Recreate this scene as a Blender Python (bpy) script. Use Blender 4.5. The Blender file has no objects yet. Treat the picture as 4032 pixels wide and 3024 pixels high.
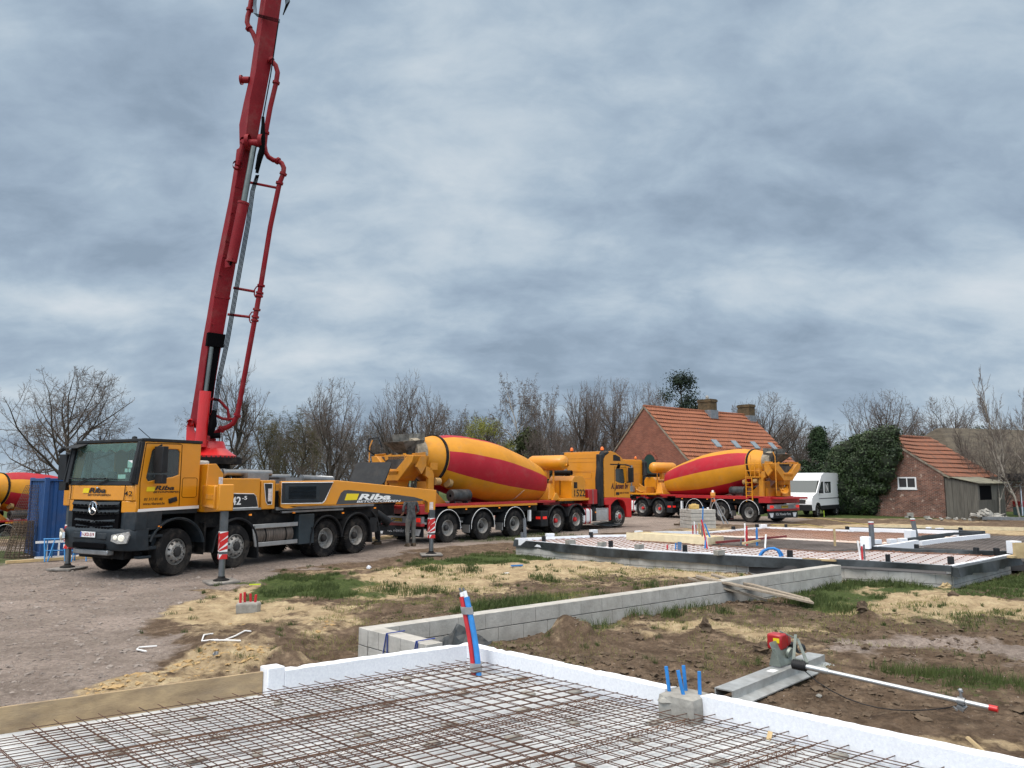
import bpy, math, random
import numpy as np
from mathutils import Vector, Matrix
from mathutils.geometry import tessellate_polygon
R = math.radians
# ---------------------------------------------------------------- camera
F, HC, YH = 3028.0, 2.15, 1890.0
PITCH = math.atan((YH - 1512) / F)
scene = bpy.context.scene
COL = scene.collection
cam = bpy.data.cameras.new("camera"); cam.lens = 36 * F / 4032; cam.sensor_width = 36
cam.clip_start = 0.05; cam.clip_end = 9000
camo = bpy.data.objects.new("camera", cam); COL.objects.link(camo)
camo.location = (0, 0, HC); camo.rotation_euler = (math.pi / 2 + PITCH, 0, 0)
scene.camera = camo
# ---------------------------------------------------------------- world and sun
SUN_EL, SUN_AZ = 48, 232      # azimuth clockwise from +Y: high, behind the camera to the left
world = bpy.data.worlds.new("World"); scene.world = world; world.use_nodes = True
nt = world.node_tree; nt.nodes.clear()
def wn(t, **k):
    n = nt.nodes.new(t)
    for a, b in k.items(): setattr(n, a, b)
    return n
def wl(a, b): nt.links.new(a, b)
def wmath(op, a, b=None, c=None):
    n = wn('ShaderNodeMath', operation=op)
    for i, q in enumerate((a, b, c)):
        if q is None: continue
        if isinstance(q, (int, float)): n.inputs[i].default_value = q
        else: wl(q, n.inputs[i])
    return n.outputs[0]
sky = wn('ShaderNodeTexSky', sky_type='NISHITA', sun_disc=False)
sky.sun_elevation = R(SUN_EL); sky.sun_rotation = R(SUN_AZ)
tc = wn('ShaderNodeTexCoord'); sep = wn('ShaderNodeSeparateXYZ'); wl(tc.outputs['Generated'], sep.inputs[0])
zc = wmath('MAXIMUM', sep.outputs[2], 0.0)
zz = wmath('ADD', zc, 0.42)
comb = wn('ShaderNodeCombineXYZ'); wl(wmath('DIVIDE', sep.outputs[0], zz), comb.inputs[0]); wl(wmath('DIVIDE', sep.outputs[1], zz), comb.inputs[1])
comb.inputs[2].default_value = 2.6
def wnoise(scale, detail, rough, dist, off=0.0):
    m = wn('ShaderNodeMapping'); m.inputs['Location'].default_value = (off, off * .7, off * .3); m.inputs['Scale'].default_value = (1, 1.35, 1)
    wl(comb.outputs[0], m.inputs[0])
    n = wn('ShaderNodeTexNoise'); n.inputs['Scale'].default_value = scale; n.inputs['Detail'].default_value = detail
    n.inputs['Roughness'].default_value = rough; n.inputs['Distortion'].default_value = dist; wl(m.outputs[0], n.inputs[0])
    return n.outputs[0]
n_big = wnoise(1.5, 4, .5, .15, 5.3)
n_mid = wnoise(4.2, 8, .55, .3, 12.7)
n_str = wnoise(15.0, 7, .6, .4, 1.3)
v = wmath('ADD', wmath('MULTIPLY', n_big, .46), wmath('ADD', wmath('MULTIPLY', n_mid, .46), wmath('MULTIPLY', n_str, .13)))
# thinner spots in the cloud deck (direction, angular size, lift)
def spot(px, py, w, h, amt):
    x = (px - 2016) / F; q = (1512 - py) / F
    d = Vector((x, math.cos(PITCH) - q * math.sin(PITCH), math.sin(PITCH) + q * math.cos(PITCH))).normalized()
    az = math.atan2(d.x, d.y); el = math.asin(d.z)
    a = wmath('ARCTAN2', sep.outputs[0], sep.outputs[1]); e = wmath('ARCSINE', sep.outputs[2])
    da = wmath('DIVIDE', wmath('SUBTRACT', a, az), w / F); de = wmath('DIVIDE', wmath('SUBTRACT', e, el), h / F)
    r2 = wmath('ADD', wmath('MULTIPLY', da, da), wmath('MULTIPLY', de, de))
    g = wmath('EXPONENT', wmath('MULTIPLY', r2, -1.0))
    return wmath('MULTIPLY', g, amt)
for s in [(230, 1200, 280, 75, .20), (1470, 1150, 240, 70, .12), (3050, 1110, 560, 110, .15), (3750, 1180, 300, 70, .14), (1880, 790, 260, 160, .10),
          (1340, 1380, 330, 80, .11), (3900, 800, 260, 500, .06), (1950, 1010, 420, 90, .08), (2700, 1330, 1500, 70, -.06), (3300, 620, 600, 260, -.05), (500, 300, 500, 300, -.03), (2600, 250, 700, 250, .02), (600, 950, 500, 90, -.04)]:
    v = wmath('ADD', v, spot(*s))
ramp = wn('ShaderNodeValToRGB'); wl(v, ramp.inputs[0])
def lin(r, g, b): return tuple((c / 255 / 12.92 if c / 255 <= .04045 else ((c / 255 + .055) / 1.055) ** 2.4) for c in (r, g, b)) + (1,)
el = ramp.color_ramp.elements
el[0].position = .41; el[0].color = lin(143, 161, 180)
el[1].position = .84; el[1].color = lin(226, 230, 236)
for p, c in ((.475, (156, 174, 193)), (.54, (169, 187, 204)), (.61, (187, 202, 215)), (.70, (204, 215, 224))):
    e = el.new(p); e.color = lin(*c)
# overcast luminance climbs towards the zenith
up = wn('ShaderNodeMapRange'); wl(sep.outputs[2], up.inputs[0]); up.inputs[1].default_value = .58; up.inputs[2].default_value = .88
up.inputs[3].default_value = 10.0; up.inputs[4].default_value = 50.0
bk = wn('ShaderNodeMapRange'); wl(sep.outputs[1], bk.inputs[0]); bk.inputs[1].default_value = .35; bk.inputs[2].default_value = -.55; bk.inputs[3].default_value = 1.0; bk.inputs[4].default_value = 2.2  # sky behind the camera brightened, adding light on upright faces
cl = wn('ShaderNodeMixRGB', blend_type='MULTIPLY'); cl.inputs[0].default_value = 1
neu = wn('ShaderNodeMixRGB'); nf = wn('ShaderNodeMapRange'); wl(sep.outputs[2], nf.inputs[0]); nf.inputs[1].default_value = .56; nf.inputs[2].default_value = .72; wl(nf.outputs[0], neu.inputs[0]); wl(ramp.outputs[0], neu.inputs[1]); neu.inputs[2].default_value = (.41, .385, .355, 1); wl(neu.outputs[0], cl.inputs[1])
g3 = wn('ShaderNodeCombineXYZ'); lum = wmath('MULTIPLY', up.outputs[0], bk.outputs[0]); [wl(lum, g3.inputs[i]) for i in range(3)]; wl(g3.outputs[0], cl.inputs[2])
mx = wn('ShaderNodeMixRGB'); mx.inputs[0].default_value = .97; wl(sky.outputs[0], mx.inputs[1]); wl(cl.outputs[0], mx.inputs[2])
bg = wn('ShaderNodeBackground'); bg.inputs[1].default_value = 0.10; wl(mx.outputs[0], bg.inputs[0])
wo = wn('ShaderNodeOutputWorld'); wl(bg.outputs[0], wo.inputs[0])
sun = bpy.data.lights.new("sun", 'SUN'); sun.energy = 1.5; sun.angle = R(22); sun.color = (1, .97, .93)
suno = bpy.data.objects.new("sun", sun); COL.objects.link(suno)
sd = Vector((math.sin(R(SUN_AZ)) * math.cos(R(SUN_EL)), math.cos(R(SUN_AZ)) * math.cos(R(SUN_EL)), math.sin(R(SUN_EL))))
suno.rotation_euler = sd.to_track_quat('Z', 'Y').to_euler()
vs = scene.view_settings; vs.view_transform = 'Standard'; vs.look = 'None'; vs.exposure = 0.0; vs.gamma = 1; vs.use_curve_mapping = False

# ---------------------------------------------------------------- helpers
def ray(px, py):
    x = (px - 2016) / F; q = (1512 - py) / F
    return Vector((x, math.cos(PITCH) - q * math.sin(PITCH), math.sin(PITCH) + q * math.cos(PITCH)))
def P(px, py, z=0.0):            # photo measurement -> point of the place at height z
    r = ray(px, py); t = (z - HC) / r.z
    return Vector((0, 0, HC)) + r * t
def D(px, py, dist):             # photo measurement -> point at distance (along +Y)
    r = ray(px, py); return Vector((0, 0, HC)) + r * (dist / r.y)
MATS = {}
def mat(name, col=(.5, .5, .5), rough=.6, metal=0, var=.15, scale=6, bump=0, bscale=40, col2=None, dirt=0, spec=.5, trans=0, emit=0, coat=0, uvc=False, stretch=None):
    if name in MATS: return MATS[name]
    m = bpy.data.materials.new(name); m.use_nodes = True; t = m.node_tree; N = t.nodes; L = t.links
    b = N['Principled BSDF']; b.inputs['Roughness'].default_value = rough; b.inputs['Metallic'].default_value = metal
    b.inputs['Specular IOR Level'].default_value = spec
    if coat: b.inputs['Coat Weight'].default_value = coat; b.inputs['Coat Roughness'].default_value = .15
    if trans: b.inputs['Transmission Weight'].default_value = trans
    if emit: b.inputs['Emission Color'].default_value = (*col, 1); b.inputs['Emission Strength'].default_value = emit
    tcn = N.new('ShaderNodeTexCoord'); src = tcn.outputs['UV' if uvc else 'Object']
    if stretch:
        mp = N.new('ShaderNodeMapping'); mp.inputs['Scale'].default_value = stretch; L.new(src, mp.inputs[0]); src = mp.outputs[0]
    n = N.new('ShaderNodeTexNoise'); n.inputs['Scale'].default_value = scale; n.inputs['Detail'].default_value = 6; n.inputs['Roughness'].default_value = .65; L.new(src, n.inputs[0])
    c2 = col2 or tuple(max(0, c * (1 - var * 2)) for c in col)
    c1 = col if col2 else tuple(min(1, c * (1 + var * .6)) for c in col)
    r = N.new('ShaderNodeValToRGB'); r.color_ramp.elements[0].position = .33; r.color_ramp.elements[1].position = .67
    r.color_ramp.elements[0].color = (*c2, 1); r.color_ramp.elements[1].color = (*c1, 1); L.new(n.outputs[0], r.inputs[0])
    out = r.outputs[0]
    if dirt:
        n2 = N.new('ShaderNodeTexNoise'); n2.inputs['Scale'].default_value = 2.3; n2.inputs['Detail'].default_value = 9; n2.inputs['Roughness'].default_value = .7; L.new(src, n2.inputs[0])
        r2 = N.new('ShaderNodeValToRGB'); r2.color_ramp.elements[0].position = .5; r2.color_ramp.elements[1].position = .72
        r2.color_ramp.elements[0].color = (0, 0, 0, 1); r2.color_ramp.elements[1].color = (dirt, dirt, dirt, 1); L.new(n2.outputs[0], r2.inputs[0])
        mi = N.new('ShaderNodeMixRGB'); L.new(r2.outputs[0], mi.inputs[0]); L.new(out, mi.inputs[1]); mi.inputs[2].default_value = (.2, .17, .14, 1); out = mi.outputs[0]
        mr = N.new('ShaderNodeMapRange'); L.new(r2.outputs[0], mr.inputs[0]); mr.inputs[3].default_value = rough; mr.inputs[4].default_value = .8; L.new(mr.outputs[0], b.inputs['Roughness'])
    L.new(out, b.inputs['Base Color'])
    if bump:
        n3 = N.new('ShaderNodeTexNoise'); n3.inputs['Scale'].default_value = bscale; n3.inputs['Detail'].default_value = 5; L.new(src, n3.inputs[0])
        bp = N.new('ShaderNodeBump'); bp.inputs['Strength'].default_value = bump; bp.inputs['Distance'].default_value = .02; L.new(n3.outputs[0], bp.inputs['Height']); L.new(bp.outputs[0], b.inputs['Normal'])
    MATS[name] = m; return m
def brickmat(name, c1, c2, mortar, bw=.22, bh=.065, ms=.009, bump=.5, var=.5, offset=.5, patch=None):
    m = bpy.data.materials.new(name); m.use_nodes = True; t = m.node_tree; N = t.nodes; L = t.links; b = N['Principled BSDF']; b.inputs['Roughness'].default_value = .9; b.inputs['Specular IOR Level'].default_value = .2
    tcn = N.new('ShaderNodeTexCoord'); br = N.new('ShaderNodeTexBrick'); L.new(tcn.outputs['UV'], br.inputs[0])
    br.inputs['Scale'].default_value = 1; br.inputs['Brick Width'].default_value = bw; br.inputs['Row Height'].default_value = bh; br.inputs['Mortar Size'].default_value = ms
    br.inputs['Mortar Smooth'].default_value = .2; br.offset = offset; br.inputs['Bias'].default_value = 0
    br.inputs['Color1'].default_value = (*c1, 1); br.inputs['Color2'].default_value = (*c2, 1); br.inputs['Mortar'].default_value = (*mortar, 1)
    n = N.new('ShaderNodeTexNoise'); n.inputs['Scale'].default_value = 1.4; n.inputs['Detail'].default_value = 9; n.inputs['Roughness'].default_value = .75; L.new(tcn.outputs['UV'], n.inputs[0])
    mr = N.new('ShaderNodeMapRange'); L.new(n.outputs[0], mr.inputs[0]); mr.inputs[1].default_value = .3; mr.inputs[2].default_value = .7; mr.inputs[3].default_value = 1 - var; mr.inputs[4].default_value = 1 + var * .5
    mu = N.new('ShaderNodeMixRGB'); mu.blend_type = 'MULTIPLY'; mu.inputs[0].default_value = 1; L.new(br.outputs[0], mu.inputs[1]); L.new(mr.outputs[0], mu.inputs[2]); out = mu.outputs[0]
    if patch:
        n2 = N.new('ShaderNodeTexNoise'); n2.inputs['Scale'].default_value = 3.5; n2.inputs['Detail'].default_value = 6; L.new(tcn.outputs['UV'], n2.inputs[0])
        r2 = N.new('ShaderNodeValToRGB'); r2.color_ramp.elements[0].position = .62; r2.color_ramp.elements[1].position = .68; L.new(n2.outputs[0], r2.inputs[0])
        mi = N.new('ShaderNodeMixRGB'); L.new(r2.outputs[0], mi.inputs[0]); L.new(out, mi.inputs[1]); mi.inputs[2].default_value = (*patch, 1); out = mi.outputs[0]
    L.new(out, b.inputs['Base Color'])
    bp = N.new('ShaderNodeBump'); bp.inputs['Strength'].default_value = bump; bp.inputs['Distance'].default_value = .01; bp.invert = True; L.new(br.outputs['Fac'], bp.inputs['Height']); L.new(bp.outputs[0], b.inputs['Normal'])
    MATS[name] = m; return m
def fr(o, u=(1, 0, 0), v=(0, 0, 1)):   # frame: (u, v, w) -> point, w = u x v
    o, u, v = Vector(o), Vector(u).normalized(), Vector(v).normalized(); w = u.cross(v)
    return lambda a, b, c=0: o + u * a + v * b + w * c
class MB:
    def __init__(s): s.v = []; s.f = []; s.m = []
    def add(s, vs_, fs, m=0):
        b = len(s.v); s.v.extend([tuple(q) for q in vs_]); s.f.extend([tuple(i + b for i in q) for q in fs]); s.m.extend([m] * len(fs)); return s
    def box(s, c, d, rot=None, m=0, taper=1):
        x, y, z = d[0] / 2, d[1] / 2, d[2] / 2
        vs_ = [(-x, -y, -z), (x, -y, -z), (x, y, -z), (-x, y, -z)] + [(a * taper, b * taper, z) for a, b in ((-x, -y), (x, -y), (x, y), (-x, y))]
        if rot is not None:
            M = rot if isinstance(rot, Matrix) else Matrix.Rotation(rot, 3, 'Z'); vs_ = [M @ Vector(q) for q in vs_]
        c = Vector(c)
        return s.add([Vector(q) + c for q in vs_], [(3, 2, 1, 0), (4, 5, 6, 7), (0, 1, 5, 4), (1, 2, 6, 5), (2, 3, 7, 6), (3, 0, 4, 7)], m)
    def b2(s, a, b, m=0):                # box by two corners
        return s.box([(a[i] + b[i]) / 2 for i in range(3)], [abs(b[i] - a[i]) for i in range(3)], m=m)
    def tube(s, pts, r, n=8, m=0, cap=True):
        pts = [Vector(p) for p in pts]; k = len(pts); rs = r if isinstance(r, (list, tuple)) else [r] * k
        vs_ = []; up = None
        for i, p in enumerate(pts):
            t = (pts[min(i + 1, k - 1)] - pts[max(i - 1, 0)])
            t = t.normalized() if t.length > 1e-9 else Vector((0, 0, 1))
            if up is None: up = t.orthogonal().normalized()
            else:
                up = up - t * up.dot(t); up = up.normalized() if up.length > 1e-6 else t.orthogonal().normalized()
            q = t.cross(up)
            for j in range(n):
                a = 2 * math.pi * j / n; vs_.append(p + (up * math.cos(a) + q * math.sin(a)) * rs[i])
        fs = [(i * n + j, i * n + (j + 1) % n, (i + 1) * n + (j + 1) % n, (i + 1) * n + j) for i in range(k - 1) for j in range(n)]
        if cap: fs += [tuple(range(n - 1, -1, -1)), tuple(range((k - 1) * n, k * n))]
        return s.add(vs_, fs, m)
    def bar(s, a, b, w, h, m=0):         # rectangular bar, h measured near vertical
        a, b = Vector(a), Vector(b); t = (b - a); L_ = t.length; t.normalize()
        side = t.cross(Vector((0, 0, 1))); side = side.normalized() if side.length > 1e-4 else Vector((1, 0, 0)); up = side.cross(t)
        vs_ = [q + side * (i * w / 2) + up * (j * h / 2) for q in (a, b) for i, j in ((-1, -1), (1, -1), (1, 1), (-1, 1))]
        return s.add(vs_, [(0, 1, 2, 3), (7, 6, 5, 4), (0, 4, 5, 1), (1, 5, 6, 2), (2, 6, 7, 3), (3, 7, 4, 0)], m)
    def plate(s, loops, f, t, m=0):      # 2D outline with holes in frame f, thickness t along +w
        loops = [[Vector((a, b, 0)) for a, b in lp] for lp in loops]
        tris = tessellate_polygon(loops); flat = [q for lp in loops for q in lp]; n = len(flat)
        vs_ = [f(q.x, q.y, 0) for q in flat] + [f(q.x, q.y, t) for q in flat]
        fs = []
        for tr in tris:
            a, b, c = (flat[i] for i in tr)
            if (b - a).cross(c - a).z < 0: tr = tr[::-1]
            fs.append((tr[2], tr[1], tr[0])); fs.append(tuple(i + n for i in tr))
        o = 0
        for k, lp in enumerate(loops):
            area = sum(lp[i].x * lp[(i + 1) % len(lp)].y - lp[(i + 1) % len(lp)].x * lp[i].y for i in range(len(lp)))
            flip = (area < 0) != (k > 0)
            for i in range(len(lp)):
                j = (i + 1) % len(lp); q = (o + i, o + j, o + j + n, o + i + n); fs.append(q[::-1] if flip else q)
            o += len(lp)
        return s.add(vs_, fs, m)
    def lathe(s, prof, o, ax=(0, 1, 0), n=24, mf=None, m=0, a0=0):   # prof [(u along axis, r)]
        o, ax = Vector(o), Vector(ax).normalized(); e1 = ax.cross(Vector((0, 0, 1))); e1 = e1.normalized() if e1.length > 1e-3 else Vector((1, 0, 0)); e2 = e1.cross(ax)
        b = len(s.v)
        for u, r in prof:
            for j in range(n):
                a = a0 + 2 * math.pi * j / n; s.v.append(tuple(o + ax * u + (e1 * math.cos(a) + e2 * math.sin(a)) * max(r, 1e-4)))
        for i in range(len(prof) - 1):
            for j in range(n):
                s.f.append((b + i * n + j, b + (i + 1) * n + j, b + (i + 1) * n + (j + 1) % n, b + i * n + (j + 1) % n)); s.m.append(mf(i, j) if mf else m)
        return s
    def quad(s, a, b, c, d, m=0): return s.add([a, b, c, d], [(0, 1, 2, 3)], m)
    def loft(s, rings, m=0, cap=True):
        n = len(rings[0]); vs_ = [q for r_ in rings for q in r_]
        fs = [(i * n + j, i * n + (j + 1) % n, (i + 1) * n + (j + 1) % n, (i + 1) * n + j) for i in range(len(rings) - 1) for j in range(n)]
        if cap: fs += [tuple(range(n - 1, -1, -1)), tuple(range((len(rings) - 1) * n, len(rings) * n))]
        return s.add(vs_, fs, m)
    def blob(s, c, r, seed=0, n=7, amp=.25, m=0):
        rnd = random.Random(seed); rr = (r, r, r) if isinstance(r, (int, float)) else r; vs_ = []; k = n + 2
        ph = [(rnd.uniform(0, 6), rnd.uniform(0, 6), rnd.uniform(0, 6)) for _ in range(3)]
        for i in range(n + 1):
            th = math.pi * i / n
            for j in range(k):
                a = 2 * math.pi * j / k; d = Vector((math.sin(th) * math.cos(a), math.sin(th) * math.sin(a), math.cos(th)))
                q = 1 + amp * sum(math.sin(d.x * 3 * (w + 1) + p[0]) * math.sin(d.y * 3 * (w + 1) + p[1]) * math.sin(d.z * 3 * (w + 1) + p[2]) for w, p in enumerate(ph)) + rnd.uniform(-.3, .3) * amp * (0 if i in (0, n) else 1)
                vs_.append((c[0] + d.x * rr[0] * q, c[1] + d.y * rr[1] * q, c[2] + d.z * rr[2] * q))
        fs = [(i * k + j, (i + 1) * k + j, (i + 1) * k + (j + 1) % k, i * k + (j + 1) % k) for i in range(n) for j in range(k)]
        return s.add(vs_, fs, m)
    def mesh(s, name, mats, smooth=True, angle=35):
        me = bpy.data.meshes.new(name); me.from_pydata(s.v, [], s.f)
        for q in (mats if isinstance(mats, (list, tuple)) else [mats]): me.materials.append(q)
        nf = len(me.polygons)
        if nf:
            me.polygons.foreach_set('material_index', s.m[:nf])
            nl = len(me.loops); vi = np.empty(nl, np.int32); me.loops.foreach_get('vertex_index', vi)
            co = np.array(s.v, np.float64); tot = np.empty(nf, np.int32); me.polygons.foreach_get('loop_total', tot)
            nr = np.empty(nf * 3); me.polygons.foreach_get('normal', nr); nr = nr.reshape(-1, 3)
            t = np.stack([-nr[:, 1], nr[:, 0], np.zeros(nf)], 1); ln = np.linalg.norm(t, axis=1); flat = ln < .15
            t[flat] = (1, 0, 0); t[~flat] /= ln[~flat][:, None]; bb = np.cross(nr, t)
            tl = np.repeat(t, tot, 0); bl = np.repeat(bb, tot, 0); pc = co[vi]
            uv = np.stack([(pc * tl).sum(1), (pc * bl).sum(1)], 1)
            lay = me.uv_layers.new(name='UVMap'); lay.data.foreach_set('uv', uv.astype(np.float32).ravel())
        if smooth:
            me.shade_smooth()
            if angle < 180: me.set_sharp_from_angle(angle=R(angle))
        me.update(); return me
    def build_pieces(s, name, mats, parent=None, **k):     # every loose piece becomes an object of its own
        par = list(range(len(s.v)))
        def find(a):
            while par[a] != a: par[a] = par[par[a]]; a = par[a]
            return a
        for f in s.f:
            r = find(f[0])
            for q in f[1:]: par[find(q)] = r
        g = {}
        for i, f in enumerate(s.f): g.setdefault(find(f[0]), []).append(i)
        for fs in g.values():
            mb = MB(); idx = {}
            for i in fs:
                for q in s.f[i]:
                    if q not in idx: idx[q] = len(mb.v); mb.v.append(s.v[q])
                mb.f.append(tuple(idx[q] for q in s.f[i])); mb.m.append(s.m[i])
            mb.build(name, mats, parent, **k)
    def build(s, name, mats, parent=None, smooth=True, angle=35, bevel=0, label=None, seg=2):
        o = bpy.data.objects.new(name, s.mesh(name, mats, smooth, angle)); COL.objects.link(o)
        if parent: o.parent = parent
        if bevel:
            b = o.modifiers.new('bevel', 'BEVEL'); b.width = bevel; b.segments = seg; b.limit_method = 'ANGLE'; b.angle_limit = R(40); b.harden_normals = False
        if label: o['label'] = label
        return o
def tag(o, label=None, cat=None, group=None, kind=None):
    for k, q in (('label', label), ('category', cat), ('group', group), ('kind', kind)):
        if q: o[k] = q
    return o
def empty(name, loc=(0, 0, 0), rz=0.0, label=None, cat=None, group=None):
    o = bpy.data.objects.new(name, None); COL.objects.link(o); o.location = loc; o.rotation_euler = (0, 0, rz); o.empty_display_size = .3
    return tag(o, label, cat, group)
def copy_tree(o, parent=None):
    c = o.copy(); COL.objects.link(c); c.parent = parent
    for ch in [q for q in bpy.data.objects if q.parent == o]: copy_tree(ch, c)
    return c
def text(body, name, f, w, h, m, parent, shear=0, bold=0, ext=.003, label=None, spacing=1.0):
    cu = bpy.data.curves.new(name, 'FONT'); cu.body = body; cu.extrude = .01; cu.offset = bold; cu.shear = shear; cu.space_character = spacing; cu.resolution_u = 3
    t = bpy.data.objects.new(name, cu); COL.objects.link(t); bpy.context.view_layer.update()
    me0 = t.evaluated_get(bpy.context.evaluated_depsgraph_get()).to_mesh()
    vs_ = [tuple(q.co) for q in me0.vertices]; fs = [tuple(p.vertices) for p in me0.polygons]
    bpy.data.objects.remove(t); bpy.data.curves.remove(cu)
    xs = [q[0] for q in vs_]; ys = [q[1] for q in vs_]; x0, x1, y0, y1 = min(xs), max(xs), min(ys), max(ys)
    mb = MB(); mb.add([f((q[0] - x0) / (x1 - x0) * w, (q[1] - y0) / (y1 - y0) * h, ext if q[2] > 0 else 0) for q in vs_], fs)
    return mb.build(name, m, parent, smooth=False, label=label)
def arc(cx, cz, r, a0, a1, n=12): return [(cx + r * math.cos(R(a0 + (a1 - a0) * i / n)), cz + r * math.sin(R(a0 + (a1 - a0) * i / n))) for i in range(n + 1)]
def rrect(x0, y0, x1, y1, r=.05, n=4):
    return arc(x1 - r, y1 - r, r, 0, 90, n) + arc(x0 + r, y1 - r, r, 90, 180, n) + arc(x0 + r, y0 + r, r, 180, 270, n) + arc(x1 - r, y0 + r, r, 270, 360, n)
# numpy noise
_rs = np.random.RandomState(5); _tab = _rs.rand(512, 512)
def vnoise(x, y):
    xi = np.floor(x).astype(int); yi = np.floor(y).astype(int); fx = x - xi; fy = y - yi; fx = fx * fx * (3 - 2 * fx); fy = fy * fy * (3 - 2 * fy)
    g = lambda a, b: _tab[a % 512, b % 512]
    return (g(xi, yi) * (1 - fx) + g(xi + 1, yi) * fx) * (1 - fy) + (g(xi, yi + 1) * (1 - fx) + g(xi + 1, yi + 1) * fx) * fy
def fbm(x, y, o=4, rough=.5):
    s = 0; a = 1; t = 0
    for i in range(o): s = s + a * vnoise(x * 2 ** i + 17.3 * i, y * 2 ** i + 5.1 * i); t += a; a *= rough
    return s / t
def poly_sd(x, y, pts):            # signed distance, positive inside
    n = len(pts); d = np.full(x.shape, 1e9); ins = np.zeros(x.shape, bool)
    for i in range(n):
        ax, ay = pts[i]; bx, by = pts[(i + 1) % n]; ex, ey = bx - ax, by - ay; wx, wy = x - ax, y - ay
        t = np.clip((wx * ex + wy * ey) / (ex * ex + ey * ey + 1e-12), 0, 1); d = np.minimum(d, np.hypot(wx - ex * t, wy - ey * t))
        c = ((ay > y) != (by > y)) & (x < (bx - ax) * (y - ay) / (by - ay + 1e-12) + ax); ins ^= c
    return np.where(ins, d, -d)
def line_sd(x, y, a, b):
    ex, ey = b[0] - a[0], b[1] - a[1]; t = np.clip(((x - a[0]) * ex + (y - a[1]) * ey) / (ex * ex + ey * ey), 0, 1)
    return np.hypot(x - a[0] - ex * t, y - a[1] - ey * t), t
def PP(*pts, z=0.0): return [tuple(P(a, b, z)[:2]) for a, b in pts]
# ---------------------------------------------------------------- layout of the site (metres)
SC = Vector((-.47, 8.65)); SUL = Vector((-.829, -.559)); SUR = Vector((.724, -.689))    # foreground slab corner and edge directions
def SL(a, b, z=0.0): q = SC + SUL * a + SUR * b; return Vector((q.x, q.y, z))
SLABPOLY = [tuple(SL(a, b)[:2]) for a, b in ((0, 0), (9, 0), (9, 9), (0, 9))]
W0 = Vector((-1.85, 9.56)); W1 = Vector((6.77, 16.58)); WV = (W1 - W0).normalized(); WN = Vector((WV.y, -WV.x)); WLEN = (W1 - W0).length
LV = Vector((.678, -.735)).normalized(); LN = Vector((-LV.y, LV.x))
S2Z = .40
S2 = PP((2034, 2124), (2328, 2113), (2465, 2110), (2631, 2098), (2795, 2094), (2969, 2080), (3023, 2075), (3345, 2088), (3775, 2098), (3885, 2103), (4200, 2110), (4200, 2185), (3970, 2183), (3744, 2231), (3279, 2206), (3135, 2201), (2900, 2187), (2482, 2166), z=S2Z)
GRAVEL = [PP((-900, 2160), (-900, 3300), (0, 2860), (420, 2740), (690, 2560), (640, 2440), (760, 2340), (930, 2300), (1200, 2245), (1500, 2192), (1800, 2150), (2080, 2128), (2450, 2098), (2620, 2088), (2860, 2070), (3150, 2056), (3250, 2010), (3000, 1990), (1000, 1990), (0, 2150)),
          PP((3300, 2560), (3800, 2510), (4500, 2590), (4500, 2650), (3800, 2580), (3300, 2590))]
SAND = [PP((1260, 2315), (1600, 2245), (1960, 2190), (2350, 2196), (2750, 2235), (2980, 2265), (2820, 2285), (2300, 2262), (2120, 2292), (1900, 2335), (1500, 2355)),
        PP((640, 2380), (900, 2320), (1180, 2350), (1420, 2400), (1390, 2460), (1100, 2450), (900, 2470), (700, 2440)),
        PP((380, 2740), (600, 2650), (900, 2580), (1080, 2540), (1200, 2600), (1160, 2690), (1050, 2660), (700, 2740), (430, 2790)),
        PP((3150, 2300), (3330, 2262), (3650, 2300), (3900, 2360), (4600, 2380), (4600, 2480), (3900, 2440), (3560, 2450), (3250, 2370)),
        PP((2560, 2470), (2900, 2450), (3300, 2480), (3000, 2510), (2600, 2500)),
        PP((2560, 2100), (2780, 2075), (2900, 2085), (2700, 2100)), PP((3050, 2075), (3450, 2062), (4600, 2090), (4600, 2130), (3500, 2085)),
        PP((3700, 2880), (3950, 2900), (4300, 2950), (4000, 2960))]
GREEN = [(PP((870, 2300), (1100, 2268), (1330, 2290), (1560, 2330), (1400, 2350), (1050, 2350)), 1.0), (PP((1550, 2225), (1850, 2188), (2050, 2168), (2300, 2200), (2050, 2215), (1750, 2225)), 1.0),
         (PP((1830, 2480), (1950, 2440), (2120, 2395), (2180, 2440), (2120, 2500), (1880, 2560)), 1.0), (PP((2180, 2450), (2330, 2425), (2370, 2480), (2250, 2500)), .8),
         (PP((3080, 2330), (3250, 2285), (3480, 2310), (3500, 2390), (3250, 2400), (3120, 2370)), .8), (PP((3380, 2290), (3700, 2290), (4000, 2262), (4700, 2250), (4700, 2350), (4000, 2345), (3600, 2330)), 1.2),
         (PP((3560, 2640), (3700, 2620), (3900, 2660), (4100, 2700), (3900, 2730), (3620, 2680)), .8), (PP((2330, 2225), (2500, 2200), (2800, 2235), (2900, 2262), (2500, 2232)), .5),
         (PP((2880, 2245), (3020, 2225), (3070, 2262), (2940, 2270)), .7), (PP((2550, 2400), (2900, 2380), (2900, 2480), (2600, 2470)), .35), (PP((3480, 2420), (3800, 2390), (4100, 2420), (4100, 2480), (3600, 2480)), .4),
         (PP((2980, 2690), (3500, 2570), (3700, 2640), (3500, 2680), (3100, 2720)), .15), (PP((1700, 2120), (2000, 2105), (2350, 2104), (2000, 2140)), .5),
         ([(-60, 24), (-14.5, 24), (-14, 22), (-13, 20), (-40, 15)], .9), ([(-200, 30), (-18, 29), (8, 60), (10, 75), (12, 200), (-200, 200)], .9), ([(14, 47), (19, 44), (30, 42), (50, 38), (80, 60), (40, 90), (14, 75)], .9)]
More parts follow.
